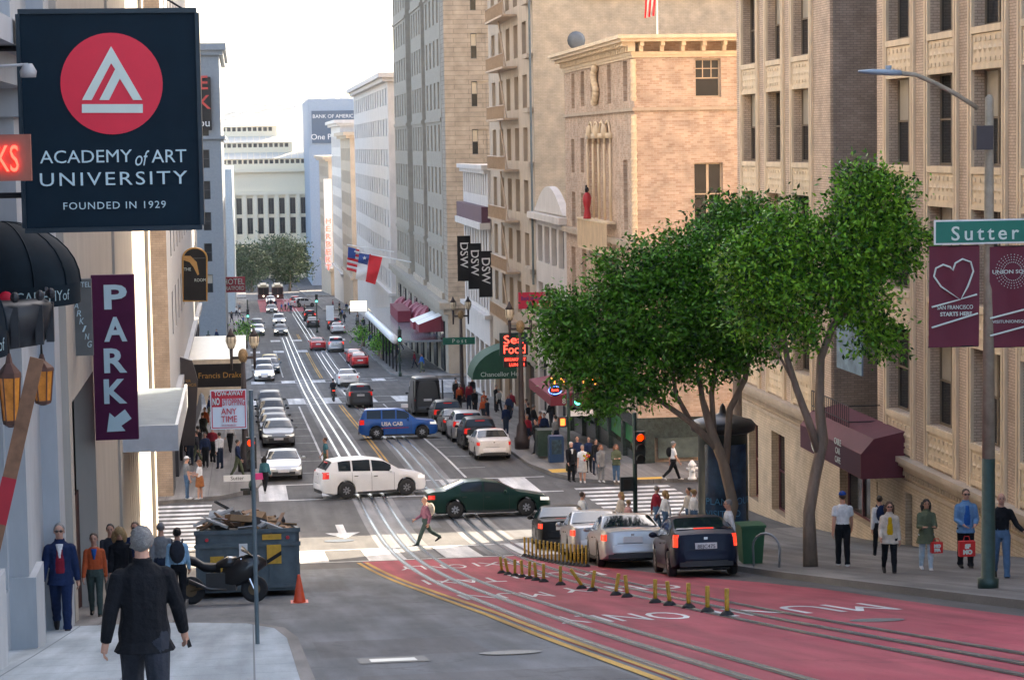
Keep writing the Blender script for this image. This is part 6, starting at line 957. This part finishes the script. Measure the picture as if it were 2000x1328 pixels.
# cafe awning and shop signs on the right
ya, yb = 65.2, 72.6; zb_ = at(1680, 918, 67).z; CAFE = mat('cafe_maroon', (.12, .022, .035), .7, var=.12); o = thing('cafe_awning', 'maroon Cable Car Cafe awning over the right pavement', 'awning', (19.5, 67.7, zb_)); XA = 18.2; b = MB()
b.loft([[(XA, y, zb_), (XA, y, zb_+.75), (XA+.4, y, zb_+1.2), (19.55, y, zb_+1.4)] for y in np.linspace(ya, yb, 6)], False, False); b.obj('canopy', CAFE, o, world=True)
for y in (ya, yb): b = MB(); b.add([(XA, y, zb_), (XA, y, zb_+.75), (XA+.4, y, zb_+1.2), (19.55, y, zb_+1.4), (19.55, y, zb_)], [(0, 1, 2, 3, 4)]); b.obj('side_panel', CAFE, o, world=True)
b = MB(); b.box(XA-.004, XA-.002, ya+.05, yb-.05, zb_+.02, zb_+.73); b.obj('valance', mat('cafe_plum', (.055, .010, .03), .7), o, world=True)
text('CABLE\nCAR\nCAFE', (XA-.02, 67.8, zb_+.5), .28, SWHITE, o, rot=TXT_E); b = MB(); b.prism([(70.6+.5*math.cos(t), zb_+.38+.3*math.sin(t)) for t in np.linspace(0, 2*PI, 14)[:-1]], XA-.03, XA-.008, 'X'); em_ = b.obj('emblem', SWHITE, o, world=True); b = MB(); b.box(XA-.04, XA-.031, 70.35, 70.85, zb_+.22, zb_+.55); b.obj('cable_car_picture', YEL, em_, world=True)
def sign_n(name, lb, cat, u0, v0, u1, v1, Y, m, txts=(), th=.2): o, *_ = board(name, lb, cat, u0, v0, u1, v1, Y, m, th); [fit_text(s_, a, c_, v, Y-.01, h_, mm, o, **kw) for s_, a, c_, v, h_, mm, kw in txts]; return o
BLUM = mat('sign_blue', (.02, .03, .22), .5)
sign_n('bank_sign', 'red bank sign projecting from the low building on the right', 'sign', 1013, 571, 1077, 603, 135, mat('bank_red', (.62, .02, .06), .5), (('Bank of America', 1018, 1072, 582, 8, BLUM, dict(bold=.01)),))
sign_n('seafood_sign', 'dark sign with red neon Sea Food lettering beside the street lamp', 'sign', 976, 650, 1031, 694, 132, mat('neon_board', (.01, .04, .035), .5), (('Sea', 984, 1022, 663, 16, NEON, {}), ('Food', 984, 1026, 682, 17, NEON, {}))); sign_n('breakfast_sign', 'small red neon BREAKFAST LUNCH sign below the seafood sign', 'sign', 984, 697, 1029, 717, 131.5, mat('neon_board2', (.04, .01, .01), .5), (('BREAKFAST', 986, 1027, 702, 6, NEON, {}), ('LUNCH', 995, 1024, 712, 6, NEON, {})))
o = thing('tap_room_awning', 'maroon shop awning numbered 81 under orange neon', 'awning', (17.8, 121, g(121)+2.6)); b = MB(); b.prism([(-2.0, 0), (.6, 0), (.6, .9), (-2.0, .5)], -4.6, 4.4, 'Y'); b.obj('canopy', MAROON, o); text('81', (-1.2, -4.62, .22), .4, SWHITE, o, world=False); text('TAP ROOM', (-.4, -4.65, 1.25), .62, NEONO, o, world=False, ext=.03)
o = thing('neon_oval_sign', 'small oval blue and red neon sign under the tree', 'sign', at(1084, 762, 112)); b = MB(); b.lathe([(.32, 0), (.3, .06)], n=16, axis='Y'); b.obj('plate', BLACK, o); b = MB(); b.tube([(.33*math.cos(t), -.03, .2*math.sin(t)) for t in np.linspace(0, 2*PI, 20)], .02, 5); b.obj('tube', mat('neon_blue', (.1, .2, .9), .4, var=0, emit=(.1, .2, 1), es=1.6), o); text('BAR', (0, -.04, 0), .2, NEON, o, world=False)
o = thing('entrance_awning', 'green rounded hotel entrance awning with white lettering', 'awning', (17.4, 146, g(146)+2.7)); b = MB(); b.loft([[(-2.9*math.cos(t), y, 2.1*math.sin(t)) for t in np.linspace(0, PI/2, 9)] for y in (-1.7, 1.7)], False, False); b.add([(-2.9*math.cos(t), -1.7, 2.1*math.sin(t)) for t in np.linspace(0, PI/2, 9)]+[(0, -1.7, 0)], [tuple(range(10))]); b.obj('canopy', mat('awning_green', (.008, .075, .04), .7), o, True); text('Chancellor Hotel', (-.9, -1.72, .3), .42, SWHITE, o, world=False)
sign_n('herbert_sign', 'tall white blade sign with red HERBERT letters far down the right side', 'sign', 634, 350, 649, 525, 480, WHITE, [(c_, 637, 646, 432+i*15, 10, NEON, {}) for i, c_ in enumerate('HERBERT')], .5); sign_n('tan_blade_sign', 'tall tan blade sign beside the HERBERT sign', 'sign', 655, 375, 668, 515, 470, mat('tan_sign', (.25, .12, .04), .6), [(c_, 658, 666, 390+i*12, 8, GOLD, {}) for i, c_ in enumerate('FLORENCE')], .5); sign_n('theatre_sign', 'lit white box sign in the distance above the hotel canopy', 'sign', 684, 588, 716, 608, 262, mat('lit_box', (.5, .48, .4), .5, emit=(1, .85, .6), es=.5))
sign_n('no_entry_sign', 'small distant sign post with white plate and red disc', 'sign', 637, 597, 652, 626, 262, WHITE)
# flags
def flag(label, uh, vh, ux, vx, Y, quads, kindm):
    a_, c_ = at(uh, vh, Y), at(ux, vx, Y); o = thing('hotel_flag', label, 'flag', c_, 0, 'flags on the hotel front'); b = MB(); b.tube([c_+Vector((.0, 0, 0)), a_], .07, 6); b.obj('flag_pole', WHITE, o, world=True); return o
WF, RF, BF = mat('flag_white', (.66, .66, .66), .8, var=.08), mat('flag_red', (.62, .02, .03), .8, var=.08), mat('flag_blue', (.02, .06, .24), .8, var=.08)
def patch(b, q, n=6, amp=.15):
    A, B_, C_, D = q; b.loft([[A.lerp(B_, t).lerp(D.lerp(C_, t), s_)+Vector((0, amp*math.sin(s_*6+t*2.5), 0)) for t in np.linspace(0, 1, n)] for s_ in np.linspace(0, 1, n+2)], False, False)
o = flag('white red and blue flag with a star hanging from the hotel pole', 692, 491, 803, 512, 222, None, None)
for q, m in ((((702, 492), (722, 496), (718, 518), (699, 513)), BF), (((722, 496), (747, 503), (733, 556), (714, 550)), RF), (((699, 513), (718, 518), (714, 550), (694, 545)), WF)): b = MB(); patch(b, [at(u, v, 221.9) for u, v in q]); b.obj('cloth', m, o, True, world=True)
c_ = at(712, 504, 221.5); b = MB(); b.prism([(c_.x+(.22 if k % 2 == 0 else .09)*math.sin(k*PI/5), c_.z+(.22 if k % 2 == 0 else .09)*math.cos(k*PI/5)) for k in range(10)], 221.5, 221.55); b.obj('star', WF, o, world=True)
o = flag('striped American flag on the hotel pole behind the star flag', 678, 478, 770, 492, 232, None, None)
for i in range(9): b = MB(); f0, f1 = i/9, (i+1)/9; P0 = lambda f, t: at(680+22*t-3*f, 482+6*t+45*f, 231.8); patch(b, [P0(f0, 0), P0(f0, 1), P0(f1, 1), P0(f1, 0)], 3, .08); b.obj('stripe', (RF if i % 2 == 0 else WF), o, True, world=True)
b = MB(); patch(b, [at(u, v, 231.4) for u, v in ((680, 482), (695, 486), (694, 506), (679, 503))], 3, .05); b.obj('canton', BF, o, True, world=True)
c_ = at(1270, 40, 112); o = thing('roof_flag', 'striped flag on the roof of the brick building', 'flag', (c_.x, 112, 5)); b = MB(); b.tube([(c_.x+.35, 112, 5), (c_.x+.35, 112, 8.6)], .05, 6); b.obj('flag_pole', WHITE, o, world=True)
for i in range(5): b = MB(); patch(b, [at(1262+i*4, -45+i*2, 111.9), at(1266+i*4, -43+i*2, 111.9), at(1263+i*4, 36-i, 111.9), at(1258+i*4, 36-i, 111.9)], 4, .1); b.obj('stripe', (RF if i % 2 == 0 else WF), o, True, world=True)
c_ = at(1112, 72, 127); o = thing('satellite_dish', 'grey satellite dish on the roof edge of the brick building', 'satellite dish', (c_.x+.4, 127, 5.02)); b = MB(); b.tube([(0, 0, 0), (0, 0, .5)], .05, 6); b.lathe([(.02, -.12), (.3, -.08), (.52, .06), (.5, .07), (.28, -.05), (.02, -.09)], (0, 0, .75), 16, 'Y'); b.obj('dish', mat('dish_grey', (.12, .14, .16), .5), o, True)
# bags and phone
BAGR = mat('bag_red', (.62, .02, .02), .45, var=.05)
for (u, v, lb, tx, s_) in ((1888, 1070, 'large red shopping bag lettered SF MO held by the man in sunglasses', 'SF\nMO', .36), (1829, 1068, 'small red shopping bag hanging beside the olive parka', 'MO\nMA', .26)):
    q = gnd(u, 1112, KH); y_ = q.y-.28; c_ = at(u, v, y_); o = thing('shopping_bag', lb, 'bag', c_+Vector((0, 0, -s_*.5))); b = MB(); b.box(-s_/2, s_/2, -.07, .07, 0, s_*.95); b.obj('bag', BAGR, o); text(tx, (0, -.075, s_*.45), s_*.36, SWHITE, o, world=False, bold=.01); b = MB(); b.tube([(-.08, 0, s_*.95), (-.05, 0, s_*1.25), (.05, 0, s_*1.25), (.08, 0, s_*.95)], .01, 5); b.obj('handle', BAGR, o)
o = thing('pink_handbag', 'bright pink handbag carried by the woman crossing at the coupe', 'bag', (lambda q: (q.x-.28, q.y-.1, q.z+.62))(gnd(518, 962))); b = MB(); b.loft([[(x*s_, y, zz) for x, y in ((-.2, -.07), (.2, -.07), (.2, .07), (-.2, .07))] for zz, s_ in ((0, 1.05), (.28, .9))]); b.obj('bag', mat('bag_pink', (.6, .03, .2), .5), o)
for (u, v, Hh, cc, lb, m) in ((350, 1192, 1.66, -1, 'dark backpack on the person in light blue', CHAR), (1718, 1088, 1.70, -1, 'navy backpack on the person in the white hoodie', NAVY), (1315, 938, 1.8, 0, 'black backpack on the young man striding past', BLKC), (832, 1064, 1.75, 2, 'pale rucksack on the man in the plum shirt', CREAMC)):
    q = gnd(u, v, KH if cc < 1 else 0); d = Vector({-1: (0, -1, 0), 0: (-1, -.15, 0), 2: (1, -.25, 0)}[cc]); o = thing('backpack', lb, 'backpack', q+d*.19+Vector((0, 0, Hh*.60))); b = MB(); b.ell((0, 0, .2), ((.13, .1, .23) if cc != -1 else (.15, .10, .23)), 10, 8); b.obj('pack', m, o, True); b = MB(); [b.tube([Vector((0, 0, .36))+Vector((d.y, -d.x, 0))*s_*.09, -d*.14+Vector((d.y, -d.x, 0))*s_*.1+Vector((0, 0, .42)), -d*.25+Vector((d.y, -d.x, 0))*s_*.1+Vector((0, 0, .2))], .016, 5) for s_ in (-1, 1)]; b.obj('strap', m, o)
o = thing('smartphone', 'dark phone in the right hand of the man in black', 'phone', at(366, 1248, 20.1)); b = MB(); b.cbox((0, 0, 0), (.035, .012, .15)); b.obj('case', BLACK, o); o.rotation_euler = (0, -.3, .4)
o = thing('flower_bouquet', 'bouquet of red and yellow flowers held by the woman in the spotted skirt', 'flowers', at(1146, 893, gnd(1138, 942, KH).y-.35)); b = MB()
for i in range(14): b.m = i % 3; b.ell((random.uniform(-.14, .14), random.uniform(-.1, .1), random.uniform(-.16, .16)), (.05, .05, .05), 6, 4)
b.obj('blooms', [BAGR, YELS, mat('stem_green', (.05, .18, .03), .7)], o, True)
# far cable cars
for i, (u, lb) in enumerate(((515, 'dark cable car waiting at the far turntable, left one'), (543, 'dark cable car waiting at the far turntable, right one'))):
    q = gnd(u, 588); o = thing('cable_car', lb, 'cable car', (q.x, q.y, g(q.y))); b = MB(); b.box(-1.15, 1.15, 0, 8, .4, 1.3); b.obj('body', mat('cc_maroon', (.08, .02, .02), .5), o); b = MB(); b.box(-1.1, 1.1, .2, 7.8, 2.7, 2.95); b.box(-.6, .6, .4, 7.6, 2.95, 3.25); b.obj('roof', mat('cc_cream', (.4, .35, .25), .6), o)
    for (x, y) in ((-1.05, .1), (1.05, .1), (0, .1), (-1.05, 7.8), (1.05, 7.8)): b = MB(); b.box(x-.06, x+.06, y, y+.12, 1.3, 2.7); b.obj('pillar', MATS['cc_maroon'], o)
    b = MB(); b.lathe([(.14, -.06), (.12, 0)], (0, 0, 1.0), 10, 'Y'); b.obj('headlamp', HEADON, o); b = MB(); b.box(-.95, .95, .5, 7.5, 1.3, 2.7); b.obj('cabin', BLACK, o)
# ------------------------------------------------------------------ trees
LEAF = mat('leaf', (.07, .235, .014), .42, var=.35, scale=2.2, spec=.35); LEAF2 = mat('leaf_light', (.19, .42, .028), .42, var=.4, scale=3, spec=.35); LEAF3 = mat('leaf_dark', (.015, .06, .010), .5, var=.3, scale=3, spec=.3); BARK = mat('bark', (.22, .17, .13), .85, var=.3, scale=6, bump=.6, bscale=25, streak=.3)
def leaves(blobs, per, size, seed):
    r = np.random.default_rng(seed); P = []; Nn = []
    for (c, rad, dens) in blobs:
        n = int(per*dens*rad[0]*rad[2]); d = r.normal(size=(n, 3)); d /= np.linalg.norm(d, axis=1)[:, None]; f = r.uniform(.45, 1.06, n)**.6
        lump = 1+.16*np.sin(d[:, 0]*7+c[0]*3)*np.sin(d[:, 1]*6+1)*np.sin(d[:, 2]*8+c[2]); P.append(np.array(c)+d*np.array(rad)*(f*lump)[:, None]); Nn.append(d)
    P = np.concatenate(P); Nn = np.concatenate(Nn); n = len(P); k = max(4, n//60); ci = r.integers(0, n, k); out = 1+.10*r.random(k)[:, None]; idx = r.integers(0, k, n); keep = r.random(n) < .10
    Q = P[ci][idx]+Nn[ci][idx]*(size*.9*r.normal(size=(n, 1)))+r.normal(size=(n, 3))*size*np.array([1.45, 1.45, .95]); P = np.where(keep[:, None], P, Q); Nn = np.where(keep[:, None], Nn, Nn[ci][idx])
    ax = r.normal(size=(n, 3))+Nn*.6+np.array([0, 0, -.25]); ax /= np.linalg.norm(ax, axis=1)[:, None]; up = r.normal(size=(n, 3))+Nn*.9+np.array([0, 0, .6]); sd_ = np.cross(ax, up); sd_ /= np.linalg.norm(sd_, axis=1)[:, None]+1e-6; nr = np.cross(sd_, ax)
    L_ = size*r.uniform(.7, 1.3, n)[:, None]; W_ = L_*.23
    V = np.stack([P, P+ax*L_*.45+sd_*W_+nr*L_*.06, P+ax*L_, P+ax*L_*.45-sd_*W_+nr*L_*.06], 1).reshape(-1, 3); return V, n, r
def tree(name, label, base, trunk, blobs, per, size, seed, group=None, mats=(LEAF, LEAF2, LEAF3)):
    o = thing(name, label, 'tree', base, 0, group); b = MB()
    for path, r_ in trunk: b.tube([Vector(p)-Vector(base) for p in path], r_, 10)
    b.obj('trunk', BARK, o, True); V, n, r = leaves(blobs, per, size, seed); V = V-np.array(base); me = bpy.data.meshes.new('crown'); me.vertices.add(4*n); me.vertices.foreach_set('co', V.astype(np.float32).ravel()); me.loops.add(6*n); me.polygons.add(2*n)
    i4 = np.arange(n)[:, None]*4; tri = np.concatenate([i4+np.array([[0, 1, 2]]), i4+np.array([[0, 2, 3]])], 1).reshape(-1); me.loops.foreach_set('vertex_index', tri.astype(np.int32)); me.polygons.foreach_set('loop_start', np.arange(0, 6*n, 3, dtype=np.int32)); mi = np.repeat(r.choice([0, 0, 0, 1, 1, 2] if len(mats) < 4 else [0, 0, 1, 2, 2, 3], n), 2).astype(np.int32); me.update(); me.polygons.foreach_set('material_index', mi); me.validate(); me.update()
    mkobj('crown', me, list(mats), o); return o
def B3(u, v, Y, ru, rv, s, dens=1., dy=None): c = at(u, v, Y); return (tuple(c), (ru/s, (dy or (ru+rv)/2/s*.9), rv/s), dens)
q = gnd(1583, 1106, KH); Y = q.y; s = 4400/Y; PT = lambda u, v, dy=0: tuple(at(u, v, Y+dy))
tree('street_tree', 'leafy green street tree with forked pale trunk on the right pavement', tuple(q), [([tuple(q), PT(1580, 1000), PT(1592, 930), PT(1607, 860), PT(1600, 790), PT(1603, 700), PT(1625, 640), PT(1690, 560), PT(1710, 470)], [.19, .15, .145, .14, .12, .10, .09, .06, .03]), ([PT(1600, 885), PT(1578, 820), PT(1556, 760), PT(1537, 700), PT(1528, 640), PT(1530, 540)], [.11, .10, .085, .075, .06, .03]), ([PT(1556, 760), PT(1520, 690), PT(1490, 655)], [.035, .03, .015]), ([PT(1603, 700), PT(1585, 640), PT(1580, 600)], [.05, .04, .02])],
 [B3(1700, 400, Y, 78, 75, s), B3(1745, 470, Y, 60, 70, s), B3(1660, 480, Y, 62, 80, s), B3(1700, 590, Y, 52, 90, s), B3(1722, 670, Y, 38, 48, s), B3(1690, 360, Y, 50, 40, s), B3(1640, 560, Y, 50, 70, s), B3(1535, 470, Y, 75, 62, s), B3(1470, 520, Y, 62, 70, s), B3(1545, 560, Y, 70, 80, s), B3(1480, 600, Y, 50, 60, s), B3(1560, 640, Y, 45, 45, s)], 4600, .14, 3, mats=(LEAF, LEAF2, LEAF2, LEAF3))
q = Vector((14.05, 65.8, g(65.8)+KH)); Y = 65.8; s = 4400/Y
tree('street_tree', 'wide dark crowned street tree in front of the advertising column', tuple(q), [([tuple(q), PT(1432, 985), PT(1412, 900), PT(1392, 850), PT(1372, 780), PT(1360, 700)], [.18, .165, .16, .15, .09, .05]), ([PT(1418, 905), PT(1425, 800), PT(1455, 740), PT(1470, 660)], [.11, .10, .09, .04]), ([PT(1405, 880), PT(1350, 825), PT(1300, 790), PT(1230, 740)], [.12, .10, .08, .04]), ([PT(1395, 860), PT(1390, 770), PT(1400, 690)], [.09, .08, .04]), ([PT(1350, 825), PT(1320, 770), PT(1310, 700)], [.08, .07, .04])],
 [B3(1300, 610, Y, 130, 110, s), B3(1190, 630, Y, 100, 95, s), B3(1110, 650, Y, 62, 70, s), B3(1400, 600, Y, 105, 105, s), B3(1330, 520, Y, 100, 70, s), B3(1420, 500, Y, 90, 75, s), B3(1230, 540, Y, 80, 60, s), B3(1150, 720, Y, 75, 55, s), B3(1250, 710, Y, 95, 70, s), B3(1380, 690, Y, 85, 65, s), B3(1450, 650, Y, 60, 80, s), B3(1200, 775, Y, 55, 35, s), B3(1450, 430, Y, 55, 42, s), B3(1095, 600, Y, 45, 35, s)], 3300, .155, 5, mats=(LEAF, LEAF, LEAF3))
q = Vector((17.0, 77.5, g(77)+KH)); Y = 77.5; s = 4400/Y
tree('street_tree', 'dark street tree crown rising behind the wide tree near the brick building', tuple(q), [([tuple(q), PT(1440, 800), PT(1440, 600), PT(1450, 480)], [.2, .17, .12, .05])], [B3(1440, 440, Y, 75, 55, s), B3(1520, 420, Y, 55, 40, s), B3(1380, 470, Y, 60, 45, s), B3(1470, 520, Y, 90, 70, s)], 1300, .2, 8, mats=(LEAF, LEAF3, LEAF3))
for i, (u, v, ru, rv, lb) in enumerate(((490, 515, 36, 40, 'left'), (565, 512, 38, 42, 'right'), (540, 492, 34, 34, 'middle rear'), (470, 538, 24, 30, 'far left'))):
    Y = 560+i*6; s = 4400/Y; c_ = at(u, v, Y); base = (c_.x, Y, g(Y)); tree('plaza_tree', 'round olive green plaza tree at the street end, %s' % lb, base, [([base, tuple(c_)], [.35, .15])], [B3(u, v, Y, ru, rv, s), B3(u-ru*.5, v+10, Y, ru*.6, rv*.6, s), B3(u+ru*.5, v+5, Y, ru*.6, rv*.6, s), B3(u, v-rv*.5, Y, ru*.6, rv*.5, s)], 90, .75, 20+i, 'trees at the street end', mats=(mat('olive_leaf', (.03, .06, .018), .6, var=.3), mat('olive_leaf2', (.07, .10, .035), .6, var=.3), LEAF3))
for i, (x, y, lb) in enumerate(((.0, 268, 'left'), (13.6, 262, 'right'), (14.2, 241, 'by the hotel entrance'), (14.2, 236, 'by the hotel canopy'))): tree('planter_shrub', 'rounded green planter shrub %s' % lb, (x, y, g(y)+KH), [([(x, y, g(y)), (x, y, g(y)+1.4)], [.3, .1])], [((x, y, g(y)+1.8), (1.0, 1.0, .9), 1.)], 700, .3, 40+i, 'shrubs in planters')
# ------------------------------------------------------------------ air between here and the far end
b = MB(); b.box(-900, 1400, -40, 3900, -75, 62); hz = b.obj('haze', []); struct(hz, 'stuff')
hm = bpy.data.materials.new('haze'); hm.use_nodes = True; n = hm.node_tree.nodes; n.remove(n['Principled BSDF']); v = n.new('ShaderNodeVolumePrincipled'); v.inputs['Color'].default_value = (.9, .94, 1, 1); v.inputs['Density'].default_value = .00007; v.inputs['Anisotropy'].default_value = .3; hm.node_tree.links.new(v.outputs[0], n['Material Output'].inputs['Volume']); hz.data.materials.append(hm)
